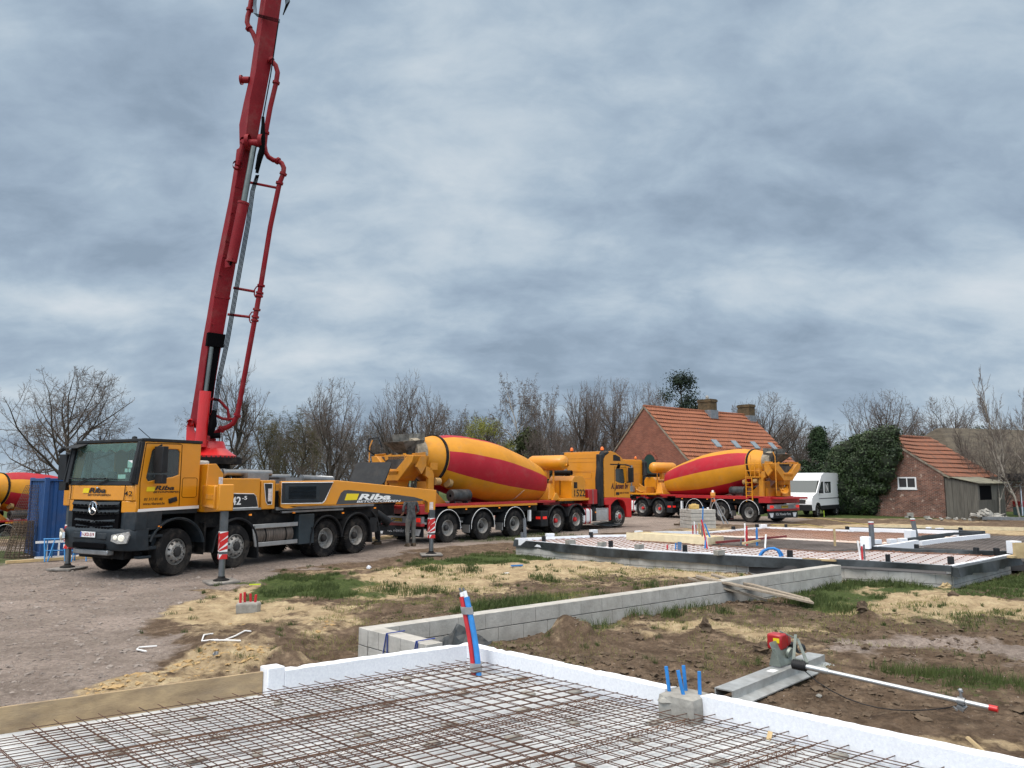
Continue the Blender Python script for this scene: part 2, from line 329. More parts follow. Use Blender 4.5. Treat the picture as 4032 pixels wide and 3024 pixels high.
HEAPS = [(.74, 10.25, .25, .30, .40), (.9, 10.1, .55, .55, .16), (1.35, 9.1, .8, .6, .16), (-.1, 9.6, .5, .4, .10)] + [(*P(px, py)[:2], sx, sy, h) for px, py, sx, sy, h in
         ((1110, 2640, .45, .30, .26), (880, 2650, .5, .3, .16), (1130, 2580, .28, .25, .12), (1020, 2520, .35, .35, .16), (1240, 2560, .4, .4, -.20), (1330, 2520, .5, .6, -.16), (820, 2560, .6, .3, .10), (600, 2700, .6, .3, .12),
          (2770, 2500, .12, .1, .14), (3000, 2585, .14, .1, .10), (2450, 2440, .3, .2, .10), (3420, 2440, .16, .12, .18), (3760, 2380, .3, .15, .18), (1560, 2400, .6, .3, .12), (1700, 2250, 1.5, .6, .12), (2300, 2230, 2.0, .6, .10), (2840, 2075, 1.2, .5, .18), (980, 2425, .3, .2, .06), (1840, 2170, 1.2, .5, .15))]
def hfun(x, y):
    dist = np.hypot(x, y); near = np.clip(1.3 - dist / 60, .15, 1)
    h = (fbm(x * .35, y * .35, 3) - .5) * .16 * near
    gm = np.clip(poly_sd(x, y, GRAVEL[0]) / .8 + .5, 0, 1)
    rough = (1 - .75 * gm)
    h = h * (1 - .5 * gm) + (fbm(x * 2.1, y * 2.1, 4) - .5) * .11 * rough * near + (np.abs(fbm(x * 7, y * 7, 3) - .5)) * .07 * rough * (dist < 30) + (fbm(x * 22, y * 22, 2) - .5) * .022 * (.35 + rough) * (dist < 25)
    for cx, cy, sx, sy, a in HEAPS:
        g = np.exp(-np.abs((x - cx) / sx) ** 1.7 - np.abs((y - cy) / sy) ** 1.7); h = h + a * g * (.75 + .6 * (fbm(x * 5, y * 5, 3) - .3))
    # spoil thrown up along the right edge of the slab, and behind the board on the left
    d, t = line_sd(x, y, SL(0, .9), SL(0, 9)); h = h + .26 * np.exp(-(np.clip(d - .1, 0, 9) / .5) ** 2) * (.7 + .6 * (fbm(x * 4, y * 4, 3) - .3)) * np.clip(t * 6, 0, 1)
    d, t = line_sd(x, y, SL(2.2, 0), SL(9, 0)); h = h + .24 * np.exp(-(np.clip(d - .1, 0, 9) / .8) ** 2) * np.clip(t * 6, 0, 1)
    # backfill against the outer face of the block wall
    sx_, sy_ = x - W0.x, y - W0.y; al = sx_ * WV.x + sy_ * WV.y; ac = -(sx_ * WN.x + sy_ * WN.y)
    berm = np.clip((al - .9) / 1.2, 0, 1) * np.clip((8.6 - al) / 1.2, 0, 1) * np.clip(ac / .05 + 1, 0, 1) * np.exp(-np.clip(ac - .3, 0, 99) ** 2 / 1.6)
    h = h * (1 - .6 * berm) + .34 * berm
    # tyre tracks on the right
    for k in (0, .28, 1.5, 1.78):
        cy_ = 10.4 + k * .62 + .18 * (x - 5) * .3; tr = np.exp(-((y - cy_) / .10) ** 2) * np.clip((x - 4.2) / .8, 0, 1) * (y < 16)
        h = h - tr * .08 + tr * .05 * np.sin(x * 26 + k * 9)
    h = h - 1.25 * np.clip((y - 30) / 6, 0, 1) * np.clip((-x - 15) / 4, 0, 1)
    h = h * np.clip((dist - 1) / 2, 0, 1) * np.where(dist > 90, .6, 1)
    s = poly_sd(x, y, SLABPOLY); h = np.where(s > -.14, np.minimum(h, .02 - .0 * s), h); h = np.where(s > 0, -.03, h)
    h = np.where(s <= 0, np.minimum(h, .32 + np.clip(-s - .3, 0, 9)), h)
    s = poly_sd(x, y, S2); h = np.where(s > -.25, -.05, h)
    # keep flat under the wall footing
    inw = (al > -.05) & (al < WLEN) & (ac < .02) & (ac > -.26); h = np.where(inw, -.05, h)
    return h
def ground_z(x, y): return float(hfun(np.array([float(x)]), np.array([float(y)]))[0])
def soft(x, y, polys, w=.5): 
    m = np.zeros(x.shape)
    for p in polys: m = np.maximum(m, np.clip(poly_sd(x, y, p) / w + .5, 0, 1))
    return m
def masks(x, y):
    dist = np.hypot(x, y); w = .35 + dist * .03
    wx = x + (fbm(x * 1.1, y * 1.1, 5, .62) - .5) * 2.4; wy = y + (fbm(x * 1.1 + 40, y * 1.1 + 9, 5, .62) - .5) * 2.4
    g = soft(wx, wy, GRAVEL, 1.0); s = np.zeros(x.shape)
    for p in SAND: s = np.maximum(s, np.clip(poly_sd(wx, wy, p) / w + .5, 0, 1))
    s = s * (1 - .0 * g); s = np.maximum(s, .42 * np.clip((fbm(x * .6 + 3, y * .6, 3) - .5) * 6, 0, 1) * (1 - g))
    gr = np.zeros(x.shape)
    for p, a in GREEN: gr = np.maximum(gr, a * np.clip(poly_sd(wx, wy, p) / w + .5, 0, 1))
    far = np.clip((dist - 80) / 30, 0, 1); gr = np.maximum(gr, far); g = g * (1 - far); s = s * (1 - far)
    return g, s, gr
def groundmat():
    m = bpy.data.materials.new('site_soil'); m.use_nodes = True; t = m.node_tree; N = t.nodes; L = t.links; b = N['Principled BSDF']; b.inputs['Roughness'].default_value = .95; b.inputs['Specular IOR Level'].default_value = .15
    at = N.new('ShaderNodeAttribute'); at.attribute_name = 'soil'; sp = N.new('ShaderNodeSeparateXYZ'); L.new(at.outputs['Vector'], sp.inputs[0])
    tcn = N.new('ShaderNodeTexCoord'); O = tcn.outputs['Object']
    def nz(s, d=6, r=.65, dist=0):
        n = N.new('ShaderNodeTexNoise'); n.inputs['Scale'].default_value = s; n.inputs['Detail'].default_value = d; n.inputs['Roughness'].default_value = r; n.inputs['Distortion'].default_value = dist; L.new(O, n.inputs[0]); return n.outputs[0]
    def ramp(f, *st):
        r = N.new('ShaderNodeValToRGB'); e = r.color_ramp.elements; e[0].position, e[0].color = st[0][0], (*st[0][1], 1); e[1].position, e[1].color = st[-1][0], (*st[-1][1], 1)
        for p, c in st[1:-1]: q = e.new(p); q.color = (*c, 1)
        L.new(f, r.inputs[0]); return r.outputs[0]
    def mx(f, a, c, blend='MIX'):
        n = N.new('ShaderNodeMixRGB'); n.blend_type = blend
        if isinstance(f, float): n.inputs[0].default_value = f
        else: L.new(f, n.inputs[0])
        L.new(a, n.inputs[1]); L.new(c, n.inputs[2]); return n.outputs[0]
    def thr(mask, noise, w=.18, k=.9):
        a = N.new('ShaderNodeMath'); a.operation = 'MULTIPLY_ADD'; L.new(noise, a.inputs[0]); a.inputs[1].default_value = k; L.new(mask, a.inputs[2])
        r = N.new('ShaderNodeMapRange'); L.new(a.outputs[0], r.inputs[0]); r.inputs[1].default_value = .5 + k / 2 - w; r.inputs[2].default_value = .5 + k / 2 + w; return r.outputs[0]
    nA = nz(3.1, 9, .72); nB = nz(14, 7, .75); nC = nz(.7, 6, .6); nD = nz(60, 4, .7)
    mud = ramp(nA, (.30, (.052, .035, .024)), (.45, (.110, .076, .051)), (.57, (.165, .118, .082)), (.72, (.31, .23, .155)))
    mud = mx(.55, mud, ramp(nB, (.32, (.35, .35, .35)), (.66, (1.25, 1.25, 1.25))), 'MULTIPLY')
    grav = ramp(nB, (.30, (.15, .118, .102)), (.48, (.265, .224, .196)), (.62, (.34, .290, .255)), (.75, (.45, .40, .36)))
    grav = mx(.6, grav, ramp(nC, (.35, (.62, .60, .58)), (.65, (1.15, 1.12, 1.12))), 'MULTIPLY')
    grav = mx(.5, grav, ramp(nD, (.3, (.6, .58, .57)), (.7, (1.3, 1.3, 1.3))), 'MULTIPLY')
    gm2 = ramp(nz(1.1, 7, .7, .6), (.50, (0, 0, 0)), (.66, (.8, .8, .8))); grav = mx(gm2, grav, ramp(nB, (.3, (.085, .066, .056)), (.7, (.22, .178, .155))))
    sand = ramp(nA, (.30, (.20, .145, .085)), (.46, (.37, .280, .170)), (.66, (.54, .435, .275)))
    sand = mx(.5, sand, ramp(nB, (.30, (.5, .5, .5)), (.65, (1.15, 1.15, 1.15))), 'MULTIPLY')
    green = ramp(nB, (.3, (.022, .036, .010)), (.55, (.06, .085, .025)), (.75, (.12, .13, .05)))
    c = mx(thr(sp.outputs[0], nA, .14, .5), mud, grav); c = mx(thr(sp.outputs[1], nA, .22, 1.3), c, sand); c = mx(thr(sp.outputs[2], nB, .16, 1.7), c, green)
    # pebbles and crumbs: scattered light and dark specks
    vo = N.new('ShaderNodeTexVoronoi'); vo.inputs['Scale'].default_value = 22; L.new(O, vo.inputs[0])
    r = N.new('ShaderNodeValToRGB'); r.color_ramp.elements[0].position = .10; r.color_ramp.elements[1].position = .17; r.color_ramp.elements[0].color = (1, 1, 1, 1); r.color_ramp.elements[1].color = (0, 0, 0, 1); L.new(vo.outputs['Distance'], r.inputs[0])
    sx_ = N.new('ShaderNodeSeparateXYZ'); L.new(vo.outputs['Color'], sx_.inputs[0])
    sel = N.new('ShaderNodeMath'); sel.operation = 'GREATER_THAN'; sel.inputs[1].default_value = .72; L.new(sx_.outputs[0], sel.inputs[0])
    mm = N.new('ShaderNodeMath'); mm.operation = 'MULTIPLY'; L.new(r.outputs[0], mm.inputs[0]); L.new(sel.outputs[0], mm.inputs[1])
    c = mx(mm.outputs[0], c, ramp(sx_.outputs[1], (.2, (.10, .075, .06)), (.6, (.22, .17, .15)), (.95, (.5, .46, .42))))
    L.new(c, b.inputs['Base Color'])
    bp = N.new('ShaderNodeBump'); bp.inputs['Strength'].default_value = .9; bp.inputs['Distance'].default_value = .05; L.new(nB, bp.inputs['Height'])
    b2 = N.new('ShaderNodeBump'); b2.inputs['Strength'].default_value = .7; b2.inputs['Distance'].default_value = .015; L.new(nD, b2.inputs['Height']); L.new(bp.outputs[0], b2.inputs['Normal']); L.new(b2.outputs[0], b.inputs['Normal'])
    return m
def make_ground():
    rr = [0.0, 1.5]; r = 3.0
    while r < 70: rr.append(r); r *= 1.0062 if r < 30 else 1.012
    while r < 6000: rr.append(r); r *= 1.12
    rr = np.array(rr); th = np.concatenate([np.linspace(-44, 44, 760), np.linspace(44, 316, 70)[1:-1]]) * math.pi / 180
    RR, TH = np.meshgrid(rr, th, indexing='ij'); X = (RR * np.sin(TH)).ravel(); Y = (RR * np.cos(TH)).ravel()
    Z = hfun(X, Y); nr, nth = RR.shape
    i = np.arange(nr - 1)[:, None] * nth; j = np.arange(nth)[None]; jn = (j + 1) % nth
    f = np.stack([i + j, i + jn, i + nth + jn, i + nth + j], -1).reshape(-1, 4)[:, ::-1]
    me = bpy.data.meshes.new('ground'); me.vertices.add(len(X)); me.vertices.foreach_set('co', np.stack([X, Y, Z], 1).astype(np.float32).ravel())
    me.loops.add(f.size); me.loops.foreach_set('vertex_index', f.ravel().astype(np.int32)); me.polygons.add(len(f)); me.polygons.foreach_set('loop_start', np.arange(0, f.size, 4, dtype=np.int32)); me.polygons.foreach_set('loop_total', np.full(len(f), 4, np.int32))
    me.update(calc_edges=True); me.validate(); me.shade_smooth()
    g, s, gr = masks(X, Y); a = me.attributes.new('soil', 'FLOAT_VECTOR', 'POINT'); a.data.foreach_set('vector', np.stack([g, s, gr], 1).astype(np.float32).ravel())
    me.materials.append(groundmat()); o = bpy.data.objects.new('ground', me); COL.objects.link(o); tag(o, 'churned construction site ground of mud, sand and pinkish crushed gravel', kind='structure'); return o
make_ground()
# grass blades
def grass(name, pts_fn, n, hgt, wid, seed, m, label):
    rs = np.random.RandomState(seed); x, y = pts_fn(rs, n); n = len(x); z = hfun(x, y) - .01
    a = rs.rand(n) * 6.283; h = hgt * (.45 + .8 * rs.rand(n)); l = h * (.15 + .6 * rs.rand(n)); la = rs.rand(n) * 6.283; dist = np.hypot(x, y); w = wid * np.clip(dist / 12, .8, 3) * (.7 + .6 * rs.rand(n))
    dx, dy = np.cos(a) * w / 2, np.sin(a) * w / 2; lx, ly = np.cos(la) * l, np.sin(la) * l
    V = np.stack([np.stack([x - dx, y - dy, z], 1), np.stack([x + dx, y + dy, z], 1), np.stack([x + dx * .7 + lx * .35, y + dy * .7 + ly * .35, z + h * .6], 1), np.stack([x - dx * .7 + lx * .35, y - dy * .7 + ly * .35, z + h * .6], 1), np.stack([x + lx, y + ly, z + h], 1)], 1).reshape(-1, 3)
    b = np.arange(n)[:, None] * 5; q = (b + np.array([[0, 1, 2, 3]])).tolist(); t = (b + np.array([[3, 2, 4]])).tolist()
    me = bpy.data.meshes.new(name); me.from_pydata(V.tolist(), [], q + t); me.materials.append(m); o = bpy.data.objects.new(name, me); COL.objects.link(o)
    return tag(o, label, 'grass', kind='stuff')
gm_ = mat('grass_blade', (.085, .115, .034), .7, col2=(.038, .056, .018), scale=1.2, spec=.2); gm2_ = mat('dry_grass_blade', (.26, .25, .09), .8, col2=(.12, .13, .04), scale=2, spec=.2)
def green_pts(rs, n, thrv=.5):
    ox = []; oy = []
    for p, a in GREEN[:13]:
        p = np.array(p); x0, y0 = p.min(0) - .3; x1, y1 = p.max(0) + .3; area = (x1 - x0) * (y1 - y0); d = math.hypot((x0 + x1) / 2, (y0 + y1) / 2); k = int(min(area * n * a / max(1, (d / 12) ** 1.5), 60000))
        x = rs.uniform(x0, x1, k); y = rs.uniform(y0, y1, k); _, _, g = masks(x, y); cl = fbm(x * 1.6, y * 1.6, 3) + .35 * fbm(x * 6, y * 6, 2)
        ok = (g > .35) & (cl * 1.35 + g * .16 > 1.08) & (poly_sd(x, y, SLABPOLY) < -.15) & (poly_sd(x, y, S2) < -.1); ox.append(x[ok]); oy.append(y[ok])
    return np.concatenate(ox), np.concatenate(oy)
grass('grass', lambda rs, n: green_pts(rs, n), 3000, .085, .007, 3, gm_, 'tufts of fresh green grass growing in patches between sand and mud')
def tuft_pts(rs, n):
    ox = []; oy = []
    spots = [(2380, 2445, .16), (2500, 2440, .18), (2620, 2425, .22), (2570, 2400, .12), (2130, 2470, .35), (2300, 2480, .25), (1900, 2500, .3), (2010, 2470, .3), (3180, 2370, .3), (3330, 2400, .25), (1640, 2340, .2), (1540, 2330, .25), (1710, 2330, .2), (2120, 2290, .15), (2170, 2295, .15), (1290, 2350, .35), (1700, 2262, .2), (1850, 2260, .2), (2650, 2430, .12), (2850, 2425, .12), (3280, 2315, .3), (3500, 2300, .4), (2720, 2400, .3), (3640, 2665, .2), (3850, 2690, .3), (4010, 2720, .2), (3540, 2650, .2)]
    for px, py, r in spots:
        c = P(px, py); k = int(n * r); rad = r * 1.6 * rs.rand(k) ** .9; a = rs.rand(k) * 6.283; ox.append(c.x + rad * np.cos(a)); oy.append(c.y + rad * np.sin(a))
    x = np.concatenate(ox); y = np.concatenate(oy); al = (x - W0.x) * WV.x + (y - W0.y) * WV.y; ac = -((x - W0.x) * WN.x + (y - W0.y) * WN.y)
    ok = (poly_sd(x, y, SLABPOLY) < -.15) & ((ac > .0) | (ac < -.24) | (al > WLEN)); return x[ok], y[ok]
grass('grass_tufts', tuft_pts, 1100, .15, .007, 4, gm_, 'taller grass clumps along the foot of the block wall')
def weeds(rs, n):
    c = 340; cx = rs.uniform(-6, 10, c); cy = rs.uniform(9, 21, c); r = rs.uniform(.03, .16, c); k = rs.randint(0, c, n); a = rs.rand(n) * 6.283; q = r[k] * rs.rand(n); x = cx[k] + q * np.cos(a); y = cy[k] + q * np.sin(a)
    al = (x - W0.x) * WV.x + (y - W0.y) * WV.y; ac = -((x - W0.x) * WN.x + (y - W0.y) * WN.y); ok = (poly_sd(x, y, SLABPOLY) < -.3) & (poly_sd(x, y, S2) < -.1) & ((ac > .0) | (ac < -.24)) & (masks(x, y)[0] < .5); return x[ok], y[ok]
grass('weeds', weeds, 14000, .07, .006, 8, gm_, 'small scattered weeds sprouting from mud and sand')
def dry_pts(rs, n):
    x = rs.uniform(-3, 9, n); y = rs.uniform(8.5, 19, n); _, _, g = masks(x, y); cl = fbm(x * 1.1 + 9, y * 1.1, 3) + .5 * fbm(x * 5, y * 5, 2)
    al = (x - W0.x) * WV.x + (y - W0.y) * WV.y; ac = -((x - W0.x) * WN.x + (y - W0.y) * WN.y)
    ok = (cl > .80) & (poly_sd(x, y, SLABPOLY) < -.2) & (poly_sd(x, y, S2) < -.1) & ((ac > .0) | (ac < -.24)); return x[ok], y[ok]
grass('dry_grass', dry_pts, 70000, .055, .006, 6, gm2_, 'sparse yellowish grass scattered over the bare soil')
# stones and crumbs of soil
def crumbs(name, n, rng, size, seed, m, label, test=None):
    rs = np.random.RandomState(seed); x = rs.uniform(rng[0], rng[1], n); y = rs.uniform(rng[2], rng[3], n)
    ok = (poly_sd(x, y, SLABPOLY) < -.15) & (poly_sd(x, y, S2) < -.1); al = (x - W0.x) * WV.x + (y - W0.y) * WV.y; ac = -((x - W0.x) * WN.x + (y - W0.y) * WN.y)
    ok &= (ac > .03) | (ac < -.24) | (al > WLEN)
    if test is not None: ok &= test(x, y)
    x, y = x[ok], y[ok]; z = hfun(x, y); s = size * (.35 + rs.exponential(.5, len(x))); s = np.minimum(s, size * 3)
    base = np.array([(1, 0, 0), (-1, 0, 0), (0, 1, 0), (0, -1, 0), (0, 0, .8), (0, 0, -.6), (.6, .6, .45), (-.6, .6, .45), (-.6, -.6, .45), (.6, -.6, .45)])
    fc = [(0, 2, 6), (2, 4, 6), (4, 0, 6), (2, 1, 7), (1, 4, 7), (4, 2, 7), (1, 3, 8), (3, 4, 8), (4, 1, 8), (3, 0, 9), (0, 4, 9), (4, 3, 9), (2, 0, 5), (1, 2, 5), (3, 1, 5), (0, 3, 5)]
    k = len(x); j = 1 + (rs.rand(k, 10, 3) - .5) * .7; V = base[None] * j * s[:, None, None] * np.stack([.8 + .6 * rs.rand(k), .8 + .6 * rs.rand(k), .5 + .4 * rs.rand(k)], 1)[:, None, :]
    a = rs.rand(k) * 6.28; c, sn = np.cos(a)[:, None], np.sin(a)[:, None]; V = np.stack([V[..., 0] * c - V[..., 1] * sn + x[:, None], V[..., 0] * sn + V[..., 1] * c + y[:, None], V[..., 2] + z[:, None]], -1).reshape(-1, 3)
    f = (np.array(fc)[None] + (np.arange(k) * 10)[:, None, None]).reshape(-1, 3)
    me = bpy.data.meshes.new(name); me.from_pydata(V.tolist(), [], f.tolist()); me.materials.append(m); o = bpy.data.objects.new(name, me); COL.objects.link(o); return tag(o, label, 'stones' if 'stone' in name else 'soil', kind='stuff')
soilm = mat('soil_crumb', (.16, .12, .085), .95, col2=(.06, .044, .032), scale=5, spec=.1); stonem = mat('stone_crumb', (.32, .28, .25), .9, col2=(.12, .10, .09), scale=3, spec=.2); sandm = mat('sand_crumb', (.44, .31, .16), .95, col2=(.28, .19, .09), scale=4, spec=.1)
crumbs('soil_crumbs', 16000, (-2, 10, 7, 19), .022, 11, soilm, 'crumbs of dark soil scattered over the muddy ground', lambda x, y: (masks(x, y)[1] < .5) & (fbm(x * 1.3, y * 1.3, 3) > .45))
crumbs('small_stones', 16000, (-12, 0, 6, 20), .016, 12, stonem, 'small stones and brick crumbs scattered over the gravel road', lambda x, y: masks(x, y)[0] > .5)
crumbs('soil_lumps', 2500, (-5, 3.2, 7.5, 11.5), .04, 13, soilm, 'lumps of dug soil around the slab edge', lambda x, y: (poly_sd(x, y, SLABPOLY) > -1.5) & (masks(x, y)[0] < .4) & (masks(x, y)[1] < .4))
crumbs('sand_lumps', 3000, (-5, 0, 7.5, 12), .025, 14, sandm, 'lumps of yellow sand heaped beside the formwork board', lambda x, y: masks(x, y)[1] > .6)
# ---------------------------------------------------------------- shared vehicle materials
YEL = mat('yellow_paint', (.62, .245, .008), .38, var=.04, scale=2, coat=.25, dirt=.10)
YDK = mat('yellow_paint_worn', (.55, .22, .012), .5, var=.10, scale=3, dirt=.45)
REDP = mat('red_paint', (.36, .010, .014), .38, var=.05, scale=2, coat=.2, dirt=.10)
REDB = mat('boom_red_shaded_paint', (.20, .005, .011), .62, var=.10, scale=1.5, dirt=.2, spec=.22)  # red darkened all over to carry the shade of the downward-facing belly
REDL = mat('bright_red_paint', (.55, .012, .014), .36, var=.04, scale=1.5, coat=.2, dirt=.06)
BLK = mat('black_plastic', (.014, .016, .019), .6, var=.2, scale=4, dirt=.10, spec=.3)
DGR = mat('dark_grey_plastic', (.020, .028, .036), .6, var=.15, scale=3, dirt=.14, spec=.3)
PIT = mat('shade_and_hose_black', (.004, .004, .005), .95, var=.1, spec=.05)  # near-black stands in for shade in openings and gaps; hoses use it too
CHS = mat('chassis_black', (.009, .009, .010), .75, var=.3, scale=5, dirt=.22, spec=.2)
RUB = mat('tyre_rubber', (.014, .014, .015), .9, var=.2, scale=6, dirt=.42, spec=.2, bump=.2, bscale=30)
RIM = mat('wheel_silver', (.42, .41, .39), .5, metal=.5, var=.2, scale=5, dirt=.4)
RIMD = mat('hub_dark', (.035, .034, .034), .7, var=.3, scale=8, dirt=.3)
STL = mat('steel_grey', (.30, .31, .32), .42, metal=.7, var=.15, scale=4, dirt=.25)
ALU = mat('aluminium', (.50, .51, .52), .35, metal=.8, var=.1, scale=4, dirt=.15)
CHR = mat('chrome', (.72, .73, .74), .12, metal=1, var=.03); ROD = mat('piston_chrome', (.17, .18, .165), .35, metal=1, var=.1)
WHT = mat('white_paint', (.72, .73, .74), .4, var=.03, scale=3)
WSTK = mat('white_lettering', (.78, .78, .78), .45, var=.02)
BSTK = mat('black_lettering', (.012, .012, .014), .45, var=.05)
YSTK = mat('bright_yellow_sticker', (.72, .55, .01), .4, var=.02)
REDS = mat('red_reflector', (.55, .02, .02), .3, var=.03)
REDG = mat('lit_red_lamp', (.9, .03, .02), .3, emit=.35)
AMB = mat('amber_lens', (.9, .28, .02), .3, emit=.25)
GLS = mat('clear_lens', (.62, .64, .65), .12, var=.2, scale=25, metal=.5)
SEAT = mat('cab_interior', (.030, .030, .034), .9, var=.3, scale=3)
CURT = mat('curtain_cloth', (.10, .13, .12), .9, var=.3, scale=8)
def glassmat(name, tint, alpha, rough=.03):
    m = bpy.data.materials.new(name); m.use_nodes = True; t = m.node_tree; N = t.nodes; L = t.links; b = N['Principled BSDF']; out = N['Material Output']
    b.inputs['Base Color'].default_value = (*[c * .25 for c in tint], 1); b.inputs['Roughness'].default_value = rough; b.inputs['Specular IOR Level'].default_value = .8
    tr = N.new('ShaderNodeBsdfTransparent'); tr.inputs[0].default_value = (*tint, 1); mx = N.new('ShaderNodeMixShader'); mx.inputs[0].default_value = alpha
    L.new(tr.outputs[0], mx.inputs[1]); L.new(b.outputs[0], mx.inputs[2]); L.new(mx.outputs[0], out.inputs[0]); MATS[name] = m; return m
WGL = glassmat('windscreen_glass', (.62, .88, .80), .34); SGL = glassmat('side_glass', (.55, .60, .60), .35); DGL = glassmat('dark_glass', (.25, .28, .30), .7)
# ---------------------------------------------------------------- wheels: disc (part) > tyre (sub-part)
WHEELS = {}
def wheel_mesh(kind):
    if kind in WHEELS: return WHEELS[kind]
    r, w = {'pump_front': (.53, .36), 'pump_rear': (.52, .60), 'trailer': (.50, .36), 'tractor': (.50, .58), 'tractor_front': (.50, .33)}[kind]
    t = MB(); h = w / 2; ri = r * .56
    prof = [(h - .05, ri), (h - .012, ri + .02), (h, r * .78), (h - .02, r * .93), (h - .055, r * .985)]
    gr = [-.72, -.36, 0, .36, .72]
    for g in gr[::-1]: prof += [(g * (h - .07) + .012, r), (g * (h - .07) + .010, r - .014), (g * (h - .07) - .010, r - .014), (g * (h - .07) - .012, r)]
    prof += [(-h + .055, r * .985), (-h, r * .78), (-h + .05, ri)]
    t.lathe(prof, (0, 0, 0), (0, 1, 0), 40)
    if kind in ('pump_rear', 'trailer', 'tractor'):
        for i in range(44):
            a = 2 * math.pi * i / 44
            for s_ in (-1, 1): t.box((math.cos(a) * r * .985, s_ * (h - .035), math.sin(a) * r * .985), (.035, .05, .03), Matrix.Rotation(-a, 3, 'Y'))
    d = MB(); front = 'front' in kind
    if front:
        d.lathe([(h - .03, ri), (h - .02, ri * .96), (h - .06, ri * .90), (h - .09, ri * .86), (h - .03, ri * .80), (h + .015, ri * .62), (h + .02, ri * .42), (h - .01, ri * .40), (h - .02, 0)], (0, 0, 0), (0, 1, 0), 32)
        for i in range(10):
            a = 2 * math.pi * i / 10; c = Vector((math.cos(a) * ri * .52, 0, math.sin(a) * ri * .52)); d.tube([c + Vector((0, h + .01, 0)), c + Vector((0, h + .05, 0))], .017, 6, 0)
            c = Vector((math.cos(a + .31) * ri * .76, 0, math.sin(a + .31) * ri * .76)); d.tube([c + Vector((0, h - .03, 0)), c + Vector((0, h + .004, 0))], .022, 10, 1)
        d.lathe([(h - .02, ri * .38), (h + .035, ri * .34), (h + .05, ri * .2), (h + .05, 0)], (0, 0, 0), (0, 1, 0), 20, m=1 if kind == 'pump_front' else 2)
    else:
        d.lathe([(h - .03, ri), (h - .015, ri * .96), (h - .05, ri * .90), (h - .10, ri * .84), (h - .16, ri * .78), (h - .17, ri * .40), (h - .12, ri * .38)], (0, 0, 0), (0, 1, 0), 32)
        for i in range(10):
            a = 2 * math.pi * i / 10; c = Vector((math.cos(a) * ri * .56, 0, math.sin(a) * ri * .56)); d.tube([c + Vector((0, h - .17, 0)), c + Vector((0, h - .125, 0))], .017, 6, 0)
        d.lathe([(h - .16, ri * .38), (h - .05, ri * .30), (h - .03, ri * .22), (h - .03, 0)], (0, 0, 0), (0, 1, 0), 16, m=1 if kind != 'tractor' else 2)
    res = (d.mesh('wheel', [RIM, RIMD, REDL]), t.mesh('tyre', RUB), r); WHEELS[kind] = res; return res
def wheel(parent, x, y, kind, steer=0, z=0):
    dm, tm, r = wheel_mesh(kind); o = bpy.data.objects.new('wheel', dm); COL.objects.link(o); o.parent = parent; o.location = (x, y, r + z); o.rotation_euler = (0, random.Random(x * 7 + y).uniform(0, 6) * 0, (0 if y > 0 else math.pi) + steer)
    t = bpy.data.objects.new('tyre', tm); COL.objects.link(t); t.parent = o; return o
def fender(parent, x, z, r, y0, y1, a0=8, a1=172, th=.035, m=None, name='mudguard', drop=None, edge=None):
    mb = MB(); pts = arc(x, z, r, a0, a1, 16)
    if drop: pts = [(pts[0][0] + .04, z - drop[0])] + pts + [(pts[-1][0] - .04, z - drop[1])]
    for a, b in zip(pts[:-1], pts[1:]): pass
    rings = []
    for i, (a, b) in enumerate(pts):
        q = Vector((a - x, 0, b - z)); q = q.normalized() * th if q.length > 0 else q
        rings.append([(a, y0, b), (a, y1, b), (a - q.x, y1, b - q.z), (a - q.x, y0, b - q.z)])
    mb.loft(rings)
    lip = [(a, y1 if abs(y1) > abs(y0) else y0, b) for a, b in pts]; mb.tube(lip, .022, 6)
    o = mb.build(name, m or BLK, parent)
    if edge: e = MB(); e.tube([(a, (y1 if abs(y1) > abs(y0) else y0) * 1.012, b) for a, b in pts], .012, 6); e.build('edge_strip', edge, o)
    return o
def mirror(parent, c, s, h=.62):
    mb = MB(); x, y, z = c; mb.box((x, y, z), (.14, .30, h), m=0); mb.box((x - .02, y, z - h / 2 - .14), (.12, .26, .20)); 
    mb.tube([(x - .1, y - s * .30, z + h / 2 - .02), (x, y, z + h / 2 + .03)], .025, 6); mb.tube([(x - .1, y - s * .30, z - h / 2 - .12), (x, y, z - h / 2 - .12)], .022, 6)
    o = mb.build('mirror', BLK, parent, bevel=.03); g = MB(); g.box((x - .076, y, z), (.006, .24, h - .08)); g.build('mirror_glass', CHR, o); return o
def outlined(root, name, pts, y, m, edge=WSTK, w=.014, th=.006):    # a coloured field with a pale outline on a side face
    s = 1 if y > 0 else -1
    f = (lambda a, b, c=0: Vector((a, y + s * c, b)))
    a = MB(); a.plate([pts], f, th); o = a.build(name, m, root, smooth=False)
    b = MB(); q = [f(u, v_, th) for u, v_ in pts]; b.tube(q + [q[0], q[1]], w / 1.3, 4); b.build('outline', edge, o); return o
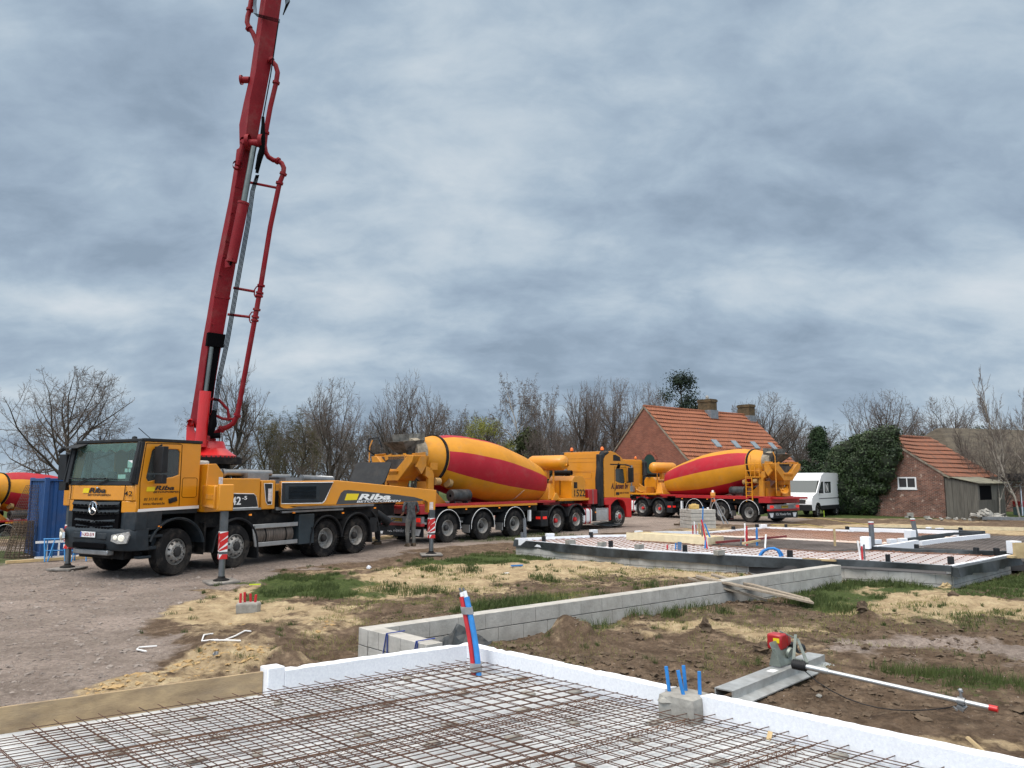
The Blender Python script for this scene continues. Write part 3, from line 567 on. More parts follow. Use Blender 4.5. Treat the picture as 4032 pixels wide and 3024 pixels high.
# ================================================================ concrete pump truck
HD = R(-119.1); PO = Vector((-8.704, 18.399, 0))
pump = empty('concrete_pump_truck', PO, HD, 'yellow four-axle concrete pump truck with raised red boom, standing on its outriggers', 'pump truck')
def build_pump(root):
    # --- chassis
    c = MB()
    for s in (-1, 1): c.b2((-7.6, s * .42, .62), (.9, s * .34, .92))
    for x in (0, -1.7, -4.9, -6.2): c.tube([(x, -.95, .53), (x, .95, .53)], .09, 8); c.lathe([(-.16, .08), (-.1, .2), (.1, .2), (.16, .08)], (x, 0, .53), (1, 0, 0), 12)
    c.b2((-7.4, -1.05, 1.02), (-.6, 1.05, 1.38)); c.b2((-1.0, -.9, .45), (-.7, .9, 1.0)); c.b2((.55, -.8, .42), (1.0, .8, .62)); c.b2((-4.2, -1.0, .5), (-3.9, .7, 1.1)); c.b2((-6.0, -.9, .75), (-2.2, .9, 1.1))
    for x, z in ((.75, .55), (.6, .72), (-.6, .6), (-.75, .8), (-2.6, .6), (-3.2, .8)): c.tube([(x, -1, z), (x, 1.05, z)], .035, 6)
    c.build('chassis', CHS, root)
    for x, k, st in ((0, 'pump_front', R(8)), (-1.7, 'pump_front', R(5)), (-4.9, 'pump_rear', 0), (-6.2, 'pump_rear', 0)):
        for s in (-1, 1): wheel(root, x, s * (1.04 if 'front' in k else .93), k, st)
    # --- cab shell
    side = [(-.55, 1.55), (.60, 1.50), (1.02, 1.45), (1.10, 2.02), (1.06, 2.12), (.92, 2.99), (-.55, 3.00)]
    win = [(.02, 2.27), (.18, 2.22), (.80, 2.12), (.85, 2.2), (.74, 2.80), (.68, 2.84), (.08, 2.85), (.02, 2.79)]
    cab = MB()
    for s in (1, -1): cab.plate([side, win], (lambda a, b, w=0, s=s: Vector((a, s * (1.22 - w), b))), .05)
    cab.b2((-.55, -1.17, 1.5), (-.50, 1.17, 3.0)); cab.b2((-.55, -1.2, 2.97), (.93, 1.2, 3.03)); cab.b2((-.5, -1.17, 1.50), (1.0, 1.17, 1.56))
    # front lower yellow panel, rounded at the corners
    prof = [(1.02, -1.22), (1.12, -1.16), (1.165, -1.02), (1.18, -.8), (1.19, 0), (1.18, .8), (1.165, 1.02), (1.12, 1.16), (1.02, 1.22)]
    cab.loft([[(x, y, 1.70) for x, y in prof] + [(.98, 1.15, 1.70), (.98, -1.15, 1.70)], [(x - .015, y, 2.03) for x, y in prof] + [(.96, 1.15, 2.03), (.96, -1.15, 2.03)]])
    for s in (-1, 1): cab.loft([[(1.175, s * .87, z0) , (1.16, s * 1.02, z0), (1.05, s * 1.21, z0 - .02), (1.0, s * 1.2, z0), (1.0, s * .87, z0)] for z0 in (1.44, 1.70)])
    cb = cab.build('cab', YEL, root, bevel=.018)
    g = MB()   # panel gaps of the door
    for pl in ([(-.02, 1.56), (-.02, 2.95), (.02, 2.97), (.9, 2.96)], [(1.0, 2.10), (.98, 1.52)], [(.9, 2.96), (1.0, 2.10)]): g.tube([(a, 1.222, b) for a, b in pl], .008, 4)
    g.tube([(a, 1.222, b) for a, b in rrect(-.48, 1.75, -.08, 2.2, .05) + rrect(-.48, 1.75, -.08, 2.2, .05)[:1]], .005, 4)
    for s in (-.97, .97): g.tube([(1.19, s, 1.72), (1.175, s * 1.01, 2.03)], .008, 4)
    g.build('door_gap', PIT, cb)
    k = MB(); k.b2((.93, -1.2, 2.99), (1.0, 1.2, 3.06)); k.b2((-.58, -1.23, 3.0), (.95, -1.1, 3.07)); k.b2((-.58, 1.1, 3.0), (.95, 1.235, 3.07)); k.b2((-.58, -1.2, 3.02), (.9, 1.2, 3.055))
    k.bar((1.0, 1.17, 2.99), (1.15, 1.15, 2.08), .10, .10); k.bar((1.0, -1.17, 2.99), (1.15, -1.15, 2.08), .10, .10)
    k.loft([[(x - .01, y, 2.03) for x, y in prof] + [(.98, 1.1, 2.03), (.98, -1.1, 2.03)], [(x - .03, y, 2.14) for x, y in prof] + [(.96, 1.1, 2.14), (.96, -1.1, 2.14)]])
    k.plate([[(.93, 2.99), (1.02, 2.99), (1.12, 2.05), (1.05, 2.05)]], (lambda a, b, w=0: Vector((a, 1.19 + w, b))), .045); k.plate([[(.93, 2.99), (1.02, 2.99), (1.12, 2.05), (1.05, 2.05)]], (lambda a, b, w=0: Vector((a, -1.235 + w, b))), .045)
    k.build('black_trim', BLK, cb, bevel=.012)
    w = MB(); w.loft([[(1.13, -1.12, 2.13), (1.165, -.6, 2.13), (1.17, 0, 2.13), (1.165, .6, 2.13), (1.13, 1.12, 2.13)], [(.99, -1.12, 2.97), (1.02, -.6, 2.97), (1.025, 0, 2.97), (1.02, .6, 2.97), (.99, 1.12, 2.97)]], cap=False)
    w.f = [(0, 1, 6, 5), (1, 2, 7, 6), (2, 3, 8, 7), (3, 4, 9, 8)]; w.m = [0] * 4; w.build('windscreen', WGL, root)
    for s in (1, -1): sg = MB(); sg.plate([win], (lambda a, b, w=0, s=s: Vector((a, s * (1.195 - w), b))), .006); sg.build('side_window', SGL, root)
    i = MB(); i.b2((.75, -1.1, 1.6), (1.08, 1.1, 2.16)); i.b2((-.2, .25, 1.6), (.35, .85, 2.15)); i.b2((-.3, .3, 2.1), (-.1, .8, 2.85)); i.b2((-.2, -.85, 1.6), (.35, -.25, 2.15)); i.b2((-.3, -.8, 2.1), (-.1, -.3, 2.8)); i.b2((-.49, -1.1, 1.6), (-.42, 1.1, 2.95))
    i.tube([(.72, .55 + .22 * math.cos(a / 10 * 6.283), 2.22 + .2 * math.sin(a / 10 * 6.283)) for a in range(11)], .02, 6); i.b2((.9, .0, 2.15), (.96, .25, 2.33)); i.blob((.95, -.25, 2.24), .07, 3); i.b2((.93, -.5, 2.15), (.97, -.42, 2.3)); i.build('interior', SEAT, cb)
    cu = MB(); n = 40
    for j in range(n):
        y0, y1 = -1.1 + 2.2 * j / n, -1.1 + 2.2 * (j + 1) / n; z0, z1 = 2.80 + .03 * math.sin(j * .9), 2.80 + .03 * math.sin((j + 1) * .9); cu.quad((1.0, y0, 2.96), (1.0, y1, 2.96), (1.02, y1, z1), (1.02, y0, z0))
    for s in (.95, -1.0):
        for j in range(6): cu.quad((.9 - j * .03, s + .02 * (j % 2), 2.15), (.9 - (j + 1) * .03, s + .02 * ((j + 1) % 2), 2.15), (.85 - (j + 1) * .03, s + .02 * ((j + 1) % 2), 2.95), (.85 - j * .03, s + .02 * (j % 2), 2.95))
    cu.build('curtain', CURT, cb)
    st = MB(); st.b2((1.065, .86, 2.42), (1.072, 1.02, 2.58)); st.b2((1.085, .80, 2.32), (1.092, .9, 2.40)); st.b2((1.085, .93, 2.32), (1.092, 1.0, 2.40)); st.b2((1.115, .62, 2.18), (1.122, .88, 2.27)); st.build('windscreen_sticker', WSTK, root)
    v = MB(); v.loft([[(.98, y, 2.99), (1.22, y, 2.90), (1.24, y, 2.87), (1.0, y, 2.95)] for y in (-1.3, -.75)]); v.tube([(1.22, -1.28, 2.9), (1.25, -1.42, 2.80)], .05, 6); v.bar((1.0, -1.25, 2.95), (1.14, -1.27, 2.1), .05, .12); v.build('corner_visor', BLK, root, bevel=.01)
    wp = MB()
    for y in (-.75, .05): wp.tube([(1.2, y, 2.07), (1.19, y + .35, 2.17), (1.185, y + .2, 2.19)], .014, 5); wp.tube([(1.185, y - .35, 2.19), (1.185, y + .62, 2.17)], .012, 5)
    wp.build('wiper', BLK, root)
    mirror(root, (.66, 1.42, 2.60), 1, .58); mirror(root, (1.05, -1.5, 2.45), -1, .6)
    hs = MB(); hs.box((.16, 1.235, 1.70), (.22, .03, .11), Matrix.Rotation(R(14), 3, 'Y')); hs.build('door_handle', BLK, cb, bevel=.02)
    wl_ = MB(); wl_.plate([[(-.56, 1.49), (-.56, 1.56), (1.0, 1.52), (1.02, 1.46)]], (lambda a, b, w=0: Vector((a, 1.222 + w, b))), .006); wl_.build('sill_stripe', WSTK, cb)
    rt = MB(); rt.b2((.6, -.9, 3.05), (.62, -.88, 3.2)); rt.tube([(.3, .6, 3.06), (.75, .7, 3.32)], .008, 4); rt.lathe([(0, .06), (.05, .05), (.07, 0)], (.9, .8, 3.06), (0, 0, 1), 10, m=0); rt.build('antenna', BLK, cb)
    # --- grille, bumper, lights
    gr = MB(); gr.loft([[(1.16, y, 1.70), (1.185, y, 1.70), (1.20, y * .97, 1.08), (1.10, y * .97, 1.08)] for y in (-.86, 0, .86)], m=0)
    for k_, (z0, hh, ww) in enumerate(((1.60, .13, .84), (1.44, .12, .84), (1.24, .11, .72), (1.12, .09, .66))):
        for s in (-1, 1):
            gr.loft([[(1.19, s * .02, z0 + hh / 2 - .05 * k_ * .3), (1.25, s * .02, z0 - .02), (1.19, s * .02, z0 - hh / 2)], [(1.18, s * ww, z0 + hh / 2 + .02), (1.225, s * ww, z0 + .02), (1.18, s * ww, z0 - hh / 2 + .02)]], m=1)
            for j in range(5): y = s * (.14 + j * ww / 6.0); gr.box((1.245, y, z0 - .01), (.02, .075, .045), m=0)
    gr.build('grille', [PIT, DGR], root, bevel=.006)
    em = MB(); em.lathe([(-.01, .155), (.02, .150), (.025, .135), (.0, .125)], (1.245, .0, 1.53), (1, 0, 0), 32)
    cx, cz = 0.0, 1.53
    for a in (90, 210, 330):
        p = [(0 + .135 * math.cos(R(a)), .135 * math.sin(R(a))), (.026 * math.cos(R(a + 60)), .026 * math.sin(R(a + 60))), (0, 0), (.026 * math.cos(R(a - 60)), .026 * math.sin(R(a - 60)))]
        em.add([(1.262, cx + q[0], cz + q[1]) for q in p[:2]] + [(1.28, cx, cz)] + [(1.262, cx + p[3][0], cz + p[3][1])], [(0, 1, 2), (0, 2, 3)])
    em.build('front_emblem', CHR, root); em2 = MB(); em2.lathe([(0, .03), (.012, .025), (.014, 0)], (1.185, 0, 1.97), (1, 0, 0), 12); em2.build('small_emblem', CHR, root)
    bm = MB(); bp = [(.75, -1.25), (1.05, -1.24), (1.20, -1.12), (1.30, -.75), (1.33, 0), (1.30, .75), (1.20, 1.12), (1.05, 1.24), (.75, 1.25)]
    bm.loft([[(x * k1 - .02, y, z0) for x, y in bp] + [(.7, 1.1, z0), (.7, -1.1, z0)] for z0, k1 in ((.62, .93), (.70, .975), (.88, 1.0), (1.04, 1.0), (1.10, .96))])
    for s in (-1, 1): bm.loft([[(1.12, s * .78, z0), (1.18, s * 1.02, z0), (1.06, s * 1.24, z0), (.78, s * 1.25, z0), (.78, s * .8, z0)] for z0 in (1.06, 1.28, 1.46)])
    bm.loft([[(1.27, y, .88), (1.31, y, .86), (1.30, y, 1.0), (1.23, y, 1.0)] for y in (-.6, .6)])
    bm.build('bumper', DGR, root, bevel=.02)
    sk = MB(); sk.b2((1.1, -.62, .52), (1.27, .62, .63)); sk.build('skid_plate', STL, root, bevel=.02)
    rc = MB(); rc.b2((1.27, -.58, .66), (1.315, .58, .78)); rc.build('bumper_recess', PIT, root, bevel=.02)
    for s in (-1, 1):
        h = MB(); f = fr((1.19, s * 1.03, .92), (-.42 * 1, s * 1, 0), (0, 0, 1)); pts = [(-.22, -.07), (-.20, .06), (.18, .13), (.20, .05), (.14, -.12), (-.05, -.13)]
        h.plate([[(u, v_) if s > 0 else (u, v_) for u, v_ in pts]], lambda a, b, c_=0, f=f, s=s: f(a, b, 0) + Vector((.9, s * .42, 0)) * (c_ + .06), .05)
        o = h.build('headlight', GLS, root, smooth=False); l = MB(); q = f(.02, -.01) + Vector((.1, s * .05, 0)); l.lathe([(0, .075), (.015, .06), (.02, 0)], q, (.9, s * .42, 0), 16); l.lathe([(0, .05), (.015, .04), (.02, 0)], f(-.12, 0) + Vector((.1, s * .05, 0)), (.9, s * .42, 0), 14); l.build('lamp', mat('warm_lamp', (1, .93, .8), .2, emit=.12), o)
    pl_ = MB(); pl_.b2((1.325, -.26, .90), (1.338, .26, 1.02)); po = pl_.build('number_plate', WSTK, root, bevel=.004)
    bl = MB(); bl.b2((1.339, -.26, .905), (1.341, -.22, 1.015)); bl.build('plate_band', mat('plate_blue', (.02, .06, .4), .4), po)
    text('1-LKD-519', 'plate_text', fr((1.340, -.20, .925), (0, 1, 0)), .43, .075, mat('plate_red', (.30, .02, .03), .4), po, bold=.01)
    # --- steps and wheel arches
    sp = MB(); sp.b2((.40, .95, 1.05), (1.02, 1.22, 1.46)); sp.b2((.35, .98, .88), (.95, 1.22, .95)); sp.b2((.42, .98, .62), (.95, 1.2, .70)); sp.b2((.45, -1.22, .6), (1.0, -.95, 1.46)); sp.b2((.42, .9, .66), (.55, 1.1, 1.1)); sp.b2((-.55, .9, 1.38), (.6, 1.2, 1.5)); sp.b2((.60, 1.0, .44), (.90, 1.2, .50)); sp.build_pieces('step_panel', DGR, root, bevel=.02)
    for s in (1, -1):
        fender(root, 0, .55, .74, s * .78, s * 1.25, 20, 168, m=DGR, drop=None); fl = MB(); fl.b2((-.80, s * .85, .45), (-.74, s * 1.22, 1.15)); fl.build('mud_flap', CHS, root)
        fender(root, -1.7, .53, .68, s * .80, s * 1.24, 5, 175, m=BLK, drop=(.1, .35)); fender(root, -4.9, .52, .63, s * .62, s * 1.25, 12, 172, m=BLK, drop=(.15, .0)); fender(root, -6.2, .52, .66, s * .62, s * 1.25, 8, 165, m=BLK, drop=(0, .25))
    # --- tank behind guard rails, battery box
    tk = MB(); tk.lathe([(0, .02), (.0, .26), (.04, .30), (1.3, .30), (1.34, .26), (1.34, .02)], (-3.68, .92, .72), (1, 0, 0), 24); to = tk.build('fuel_tank', mat('scuffed_tank', (.16, .13, .11), .55, metal=.3, var=.4, scale=3, stretch=(14, 1, 1)), root)
    st = MB(); [st.lathe([(0, .312), (.05, .312)], (x, .92, .72), (1, 0, 0), 24) for x in (-3.4, -2.7)]; st.build('tank_strap', CHS, to)
    gd = MB(); gd.b2((-3.78, 1.20, .92), (-2.22, 1.24, 1.03)); gd.b2((-3.78, 1.20, .46), (-2.32, 1.24, .57)); gd.bar((-2.24, 1.22, 1.0), (-2.34, 1.22, .48), .04, .09); gd.build('guard_rail', ALU, root, bevel=.01)
    bx = MB(); bx.b2((-4.40, .75, .42), (-3.82, 1.24, 1.22)); bo = bx.build('equipment_box', mat('slate_box', (.030, .045, .055), .6, var=.1, dirt=.15), root, bevel=.015); hh = MB(); hh.b2((-4.35, 1.24, .8), (-4.28, 1.255, .86)); hh.build('latch', BLK, bo)
    am = MB(); [am.box((x, 1.25, z), (.07, .03, .04)) for x, z in ((-2.1, 1.28), (-3.6, 1.28), (-5.55, 1.2), (-7.0, 1.3), (.47, 1.12))]; am.build('side_marker', AMB, root)
    # --- superstructure
    bd = MB(); bd.b2((-2.42, -1.2, 1.40), (-1.15, 1.22, 2.19)); bd.b2((-2.92, -1.2, 1.40), (-2.45, 1.24, 2.14)); bd.b2((-6.8, -1.2, 1.44), (-2.95, -.2, 2.05)); bd.build('body_panel', YEL, root, bevel=.02)
    dk = MB(); dk.b2((-6.6, -.3, 1.3), (-2.94, .95, 1.85)); dk.b2((-2.96, .8, 1.46), (-2.90, 1.2, 2.1)); dk.b2((-6.9, -.9, 1.30), (-2.9, 1.15, 1.42)); dk.build('body_core', CHS, root)
    rl = MB(); rl.b2((-7.0, 1.10, 1.36), (-3.0, 1.20, 1.44)); rl.b2((-5.6, 1.0, 1.28), (-3.2, 1.22, 1.33)); rl.b2((-2.45, 1.22, 1.40), (-1.30, 1.25, 1.45)); rl.build('body_rail', STL, root)
    outlined(root, 'black_field', [(-1.15, 1.46), (-2.36, 1.46), (-2.28, 1.75), (-2.2, 1.80), (-1.15, 1.83)], 1.222, BSTK)
    outlined(root, 'black_field', [(-2.52, 2.06), (-2.80, 2.06), (-2.80, 1.52), (-2.66, 1.52), (-2.60, 1.60)], 1.242, BSTK)
    lb = MB(); lb.b2((-2.78, 1.25, 1.60), (-2.66, 1.254, 1.93)); lb.build('warning_label', mat('label_print', (.75, .74, .72), .5, col2=(.5, .35, .35), scale=18), root)
    text('42', 'lettering', fr((-1.50, 1.231, 1.54), (-1, 0, 0)), .30, .20, WSTK, root, bold=.02); text('-5', 'lettering', fr((-1.83, 1.231, 1.66), (-1, 0, 0)), .16, .09, WSTK, root, bold=.02)
    # turret
    tu = MB(); tu.lathe([(0, .52), (.95, .52)], (-1.8, 0, 1.65), (0, 0, 1), 32); tu.lathe([(0, .70), (0, .80), (.17, .80), (.17, .70), (.17, .3)], (-1.8, 0, 2.55), (0, 0, 1), 40); to = tu.build('turret_base', CHS, root)
    tb = tu2 = MB(); [tb.tube([(-1.8 + .72 * math.cos(a), .72 * math.sin(a), 2.72), (-1.8 + .72 * math.cos(a), .72 * math.sin(a), 2.755)], .022, 6) for a in [i * math.pi / 20 for i in range(40)]]
    tt = MB(); tt.lathe([(0, .66), (.05, .66), (.24, .40), (.42, .34), (.46, .0)], (-1.8, 0, 2.72), (0, 0, 1), 32); tt.add(tb.v, tb.f, 1); tt.build('turret', [REDL, RIMD], root)
    fx = MB()    # front-left support housing
    fx.plate([[(-1.12, 1.40), (-.62, 1.40), (-.62, 1.90), (-.66, 2.52), (-.90, 2.54), (-1.12, 2.30)]], (lambda a, b, w=0: Vector((a, 1.0 + w, b))), .36); fx.b2((-1.12, -1.25, 1.45), (-.62, 1.0, 1.95)); fx.build('support_housing', YEL, root, bevel=.015)
    lb = MB(); lb.b2((-1.1, 1.361, 1.98), (-.98, 1.366, 2.22)); lb.build('warning_label', MATS['label_print'], root)
    wt = MB(); wt.b2((-1.05, .45, 2.35), (-.72, .95, 2.62)); wt.build('water_bottle', mat('milky_plastic', (.55, .52, .47), .4, var=.1), root, bevel=.05)
    tp = MB(); tp.tube([(-1.3, .7, 2.35), (-3.1, .85, 2.33)], .085, 12); tp.tube([(-3.0, .6, 2.24), (-4.0, .6, 2.24)], .07, 12); tp.tube([(-4.3, .8, 2.2), (-5.6, .75, 2.15)], .10, 12); [tp.lathe([(-.04, .11), (.04, .11)], (x, .75, 2.33), (1, 0, 0), 14) for x in (-1.6, -2.3)]; tp.b2((-2.9, .4, 2.14), (-2.2, 1.0, 2.34)); tp.b2((-4.2, .3, 2.05), (-3.6, .9, 2.22)); tp.build('delivery_pipe', STL, root)
    rf = MB(); rf.tube([(-4.9, .78, 2.22), (-5.6, .75, 2.2)], .06, 10); rf.build('white_roll', WSTK, root)
    # rear: hopper with black cover, hoses
    hp = MB(); hp.b2((-8.6, -.75, 1.0), (-7.3, .75, 1.5)); hp.loft([[(-8.7, -.8, 1.45), (-7.25, -.8, 1.45), (-7.25, .8, 1.45), (-8.7, .8, 1.45)], [(-8.2, -.4, .7), (-7.6, -.4, .7), (-7.6, .4, .7), (-8.2, .4, .7)]]); hp.build('hopper', CHS, root)
    hc = MB(); hc.plate([rrect(-.75, 0, .75, .85, .12)], fr((-8.05, 0, 1.98), (0, 1, 0), (-.50, 0, .87)), .05)
    for j in range(4): hc.box(fr((-8.05, 0, 1.98), (0, 1, 0), (-.50, 0, .87))(-.1 + j * .13, .62, -.015), (.06, .03, .18), Matrix.Rotation(R(-30), 3, 'Y'))
    hc.build('hopper_cover', BLK, root, bevel=.02)
    hs = MB()
    hs.tube([(-7.0, .6, 1.35), (-7.5, .95, 1.1), (-7.9, 1.05, .85), (-8.1, .8, .75)], .12, 12)
    for s_, y_ in ((1, 1.0), (2, .7), (3, .4)): hs.tube([(-7.0, y_, 1.3), (-7.2, y_ + .1, 1.0 + .05 * s_), (-7.45, y_, .8), (-7.9, y_ - .1, .7), (-8.3, y_, .9)], .03, 8)
    hs.b2((-7.3, .4, .55), (-6.95, 1.1, 1.0)); hs.b2((-8.5, .5, .55), (-7.2, .9, .68)); hs.tube([(-7.4, .9, 1.4), (-7.4, 1.15, .5)], .02, 6); hs.build('hydraulic_hoses', BLK, root)
    # --- outriggers
    def leg(name_parent, fx_, fy, ztop, zcol, rot=0):
        l = MB(); l.box((fx_, fy, (zcol + .55) / 2), (.15, .15, zcol - .55), rot); lo = l.build('jack_leg', mat('jack_grey', (.10, .11, .12), .5, metal=.4, var=.2, dirt=.3), name_parent)
        r_ = MB(); r_.tube([(fx_, fy, .06), (fx_, fy, .6)], .065, 12); r_.build('jack_rod', mat('jack_rod', (.22, .24, .26), .3, metal=.8), lo); f_ = MB(); f_.lathe([(0, .17), (.03, .16), (.06, .08), (.10, .07)], (fx_, fy, .045), (0, 0, 1), 16); f_.build('jack_foot', CHS, lo)
        w_ = MB(); w_.box((fx_, fy, .86), (.165, .165, .42), rot); w_.box((fx_, fy, .55), (.17, .17, .10), rot)
        so = w_.build('warning_sleeve', WSTK, lo); s2 = MB()
        M = Matrix.Rotation(rot, 4, 'Z')
        for fa in range(4):
            Q = Matrix.Translation((fx_, fy, 0)) @ M @ Matrix.Rotation(fa * math.pi / 2, 4, 'Z')
            for a, b in ((.94, 1.06), (.80, .88), (.66, .72)):
                pts = [(-.083, max(.66, a - .09)), (.083, min(1.065, a + .05)), (.083, min(1.068, b + .07)), (-.083, min(1.068, b - .03))]
                s2.add([Q @ Vector((.0845, y, z)) for y, z in pts], [(0, 1, 2, 3)])
            s2.add([Q @ Vector((.0875, y, z)) for y, z in ((-.085, .5), (.085, .5), (.085, .6), (-.02, .6))], [(0, 1, 2, 3)])
        s2.build('red_stripe', REDS, so, smooth=False); return lo
    # front left: box beam swung diagonally forward
    FLx, FLy = .35, 3.16
    o = MB(); a = Vector((-.85, 1.2, 1.78)); b = Vector((.22, 2.92, 1.78)); o.bar(a, b, .34, .50); t_ = (b - a).normalized()
    o.box((FLx - .02, FLy - .02, 1.78), (.30, .30, .56), math.atan2(t_.y, t_.x)); oo = o.build('outrigger', YEL, root, bevel=.02); leg(oo, FLx, FLy, 1.5, 1.55, math.atan2(t_.y, t_.x))
    o2 = MB(); o2.bar(a + t_ * .9, b + t_ * -.1, .37, .10); o2.build('beam_collar', YDK, oo)
    # front right
    o = MB(); a = Vector((.44, -1.0, 1.8)); b = Vector((.44, -2.15, 1.8)); o.bar(a, b, .26, .36); o.bar((.44, -1.98, 1.84), (.44, -2.25, 1.84), .30, .62); oo = o.build('outrigger', YDK, root, bevel=.02); leg(oo, .44, -2.13, 1.5, 1.55)
    # rear left: long tapered arm
    PX, PY = -3.1, 1.25; tx, ty = -6.59, 3.65; L_ = math.hypot(tx - PX, ty - PY); ux, uy = (tx - PX) / L_, (ty - PY) / L_
    f = lambda a, b, c=0: Vector((PX + ux * a - uy * 0 + (-uy) * 0 + (uy) * (c), PY + uy * a - ux * c, b))     # c > 0: towards the outside (left/near side)
    sgn = 1 if (f(0, 0, 1) - f(0, 0, 0)).dot(Vector((0.2, 1, 0))) > 0 else -1
    g_ = lambda a, b, c=0: f(a, b, sgn * c)
    o = MB(); o.plate([[(0, 1.44), (.10, 1.40), (.30, 1.40), (.45, 1.45), (1.47, 1.46), (4.05, 1.56), (4.13, 1.50), (4.13, 1.22), (4.34, 1.22), (4.38, 1.86), (1.5, 2.14), (0, 2.12)]], lambda a, b, c=0: g_(a, b, c - .30), .30)
    arm = o.build('rear_outrigger', YEL, root, bevel=.015)
    bf = MB(); bf.plate([[(.02, 2.08), (1.38, 2.09), (1.17, 1.60), (1.10, 1.53), (.02, 1.53)]], lambda a, b, c=0: g_(a, b, c + .001), .005); bfo = bf.build('black_field', BSTK, arm, smooth=False)
    ol = MB(); q = [g_(*p_, .008) for p_ in [(.02, 2.08), (1.38, 2.09), (1.17, 1.60), (1.10, 1.53), (.02, 1.53)]]; ol.tube(q + q[:2], .011, 4); ol.build('outline', WSTK, bfo)
    gri = MB(); gri.plate([rrect(.10, 1.60, 1.02, 2.03, .03)], lambda a, b, c=0: g_(a, b, c + .007), .015)
    for j in range(9):
        z0 = 1.66 + j * .037; gri.add([g_(.20, z0, .024), g_(.92, z0, .024), g_(.92, z0 + .022, .05), g_(.20, z0 + .022, .05), g_(.20, z0 + .022, .024), g_(.92, z0 + .022, .024)], [(0, 1, 2, 3), (3, 2, 5, 4)])
    gri.build('louvre', DGR, arm, smooth=False)
    lg = MB(); pts = [(1.47, 1.49), (1.60, 1.80), (1.68, 1.87), (1.8, 1.88), (3.1, 1.75), (3.7, 1.67), (3.95, 1.60), (3.98, 1.57), (3.6, 1.55)]; lg.plate([pts], lambda a, b, c=0: g_(a, b, c + .001), .005); lg.build('dark_field', mat('charcoal_field', (.055, .055, .058), .5), arm, smooth=False)
    def gf(a0, b0, du=(1, 0), c0=.008): return lambda a, b, c=0: g_(a0 + a * du[0] , b0 + b + a * du[1], c0 + c)
    ys = MB(); ys.plate([[(1.70, 1.60), (1.76, 1.78), (2.10, 1.775), (2.04, 1.605)]], lambda a, b, c=0: g_(a, b, c + .007), .003); ys.build('yellow_logo_block', YSTK, arm, smooth=False)
    text('Riba', 'lettering', gf(2.08, 1.605, (1, -.005)), .93, .165, WSTK, arm, shear=.25, bold=.035); text('BETONPOMPEN', 'lettering', gf(2.04, 1.53, (1, .005)), 1.26, .058, WSTK, arm, shear=.2, bold=.012)
    lb = MB(); lb.add([g_(4.17, 1.26, .004), g_(4.28, 1.26, .004), g_(4.28, 1.52, .004), g_(4.17, 1.52, .004)], [(0, 1, 2, 3)]); lb.build('warning_label', MATS['label_print'], arm, smooth=False)
    lo = leg(arm, tx, ty, 1.3, 1.30, math.atan2(uy, ux))
    # --- lettering of the cab
    def door(a0, b0, sl=0): return lambda a, b, c=0: Vector((a0 - a, 1.2245 + c, b0 + b + a * sl))
    def front(a0, b0): return lambda a, b, c=0: Vector((1.192 + c, a0 + a, b0 + b))
    ys = MB(); ys.plate([[(.84, 1.90), (.82, 2.0), (.62, 2.0), (.64, 1.90)]], (lambda a, b, w=0: Vector((a, 1.2235 + w, b))), .002); ys.build('yellow_logo_block', YSTK, root, smooth=False)
    text('Riba', 'lettering', door(.63, 1.925), .50, .10, BSTK, root, shear=.25, bold=.03); text('BETONPOMPEN', 'lettering', door(.66, 1.865), .68, .038, BSTK, root, shear=.2, bold=.01)
    text('03 313 81 40', 'lettering', door(.88, 1.70), .46, .06, BSTK, root, shear=.2, bold=.004); text('www.ribarent.be', 'lettering', door(.90, 1.605), .54, .058, BSTK, root, shear=.2, bold=.004)
    ys = MB(); ys.plate([[(-.52, 1.86), (-.48, 1.97), (-.26, 1.97), (-.30, 1.86)]], (lambda a, b, w=0: Vector((1.193 + w, a, b))), .002); ys.build('yellow_logo_block', YSTK, root, smooth=False)
    text('Riba', 'lettering', front(-.28, 1.865), .60, .115, BSTK, root, shear=.25, bold=.03); text('BETONPOMPEN', 'lettering', front(-.32, 1.80), .82, .042, BSTK, root, shear=.2, bold=.01)
    text('42', 'lettering', lambda a, b, c=0: Vector((1.186 - (a + .0) * .35, 1.0 + a * .9, 1.80 + b)) + Vector((.03, .012, 0)), .20, .11, BSTK, root, bold=.01)
    # --- boom (placed in world axes: undo the truck's heading)
    Rm = Matrix.Rotation(-HD, 4, 'Z'); TC = Vector((-7.829, 19.972, 0))
    def Wr(X, z, y=0): return Rm @ (Vector((TC.x + X, TC.y + y, z)) - PO)
    def Wd(X, z, y=0): return Wr(X - .392 * y, z + (z - 2.15) * y / 20, y)
    th = R(45); e1 = Vector((math.cos(th), math.sin(th))); e2 = Vector((-math.sin(th), math.cos(th)))
    def ring(z, xl, xc, xr, yo=-.30):
        a = (xr - xc) / .984; b = (xc - xl) / .43; c0 = Vector((xc - .392 * yo, yo)); r0 = c0 + e1 * a; l0 = c0 + e2 * b; k0 = l0 + e1 * a
        return [Wr(q.x, z, q.y) for q in (c0, r0, k0, l0)]
    def belly(z, f_, out=0):
        for q0, q1 in zip(low[:-1], low[1:]):
            if q0[0] <= z <= q1[0]: break
        t = (z - q0[0]) / (q1[0] - q0[0]); xc, xr = [q0[i] + (q1[i] - q0[i]) * t for i in (2, 3)]; yo = -.30
        c0 = Vector((xc - .392 * yo, yo)) + e1 * (xr - xc) / .984 * f_ - e2 * out; return Wr(c0.x, z, c0.y)
    low = [(3.5, -.54, -.34, -.02), (3.63, -.56, -.36, .0), (4.59, -.45, -.27, .06), (5.65, -.35, -.18, .18), (6.4, -.25, -.12, .27), (7.1, -.17, -.05, .36), (7.76, -.09, .05, .45), (8.86, .07, .22, .54), (9.69, .2, .31, .60), (10.74, .31, .43, .68), (11.05, .33, .48, .70)]
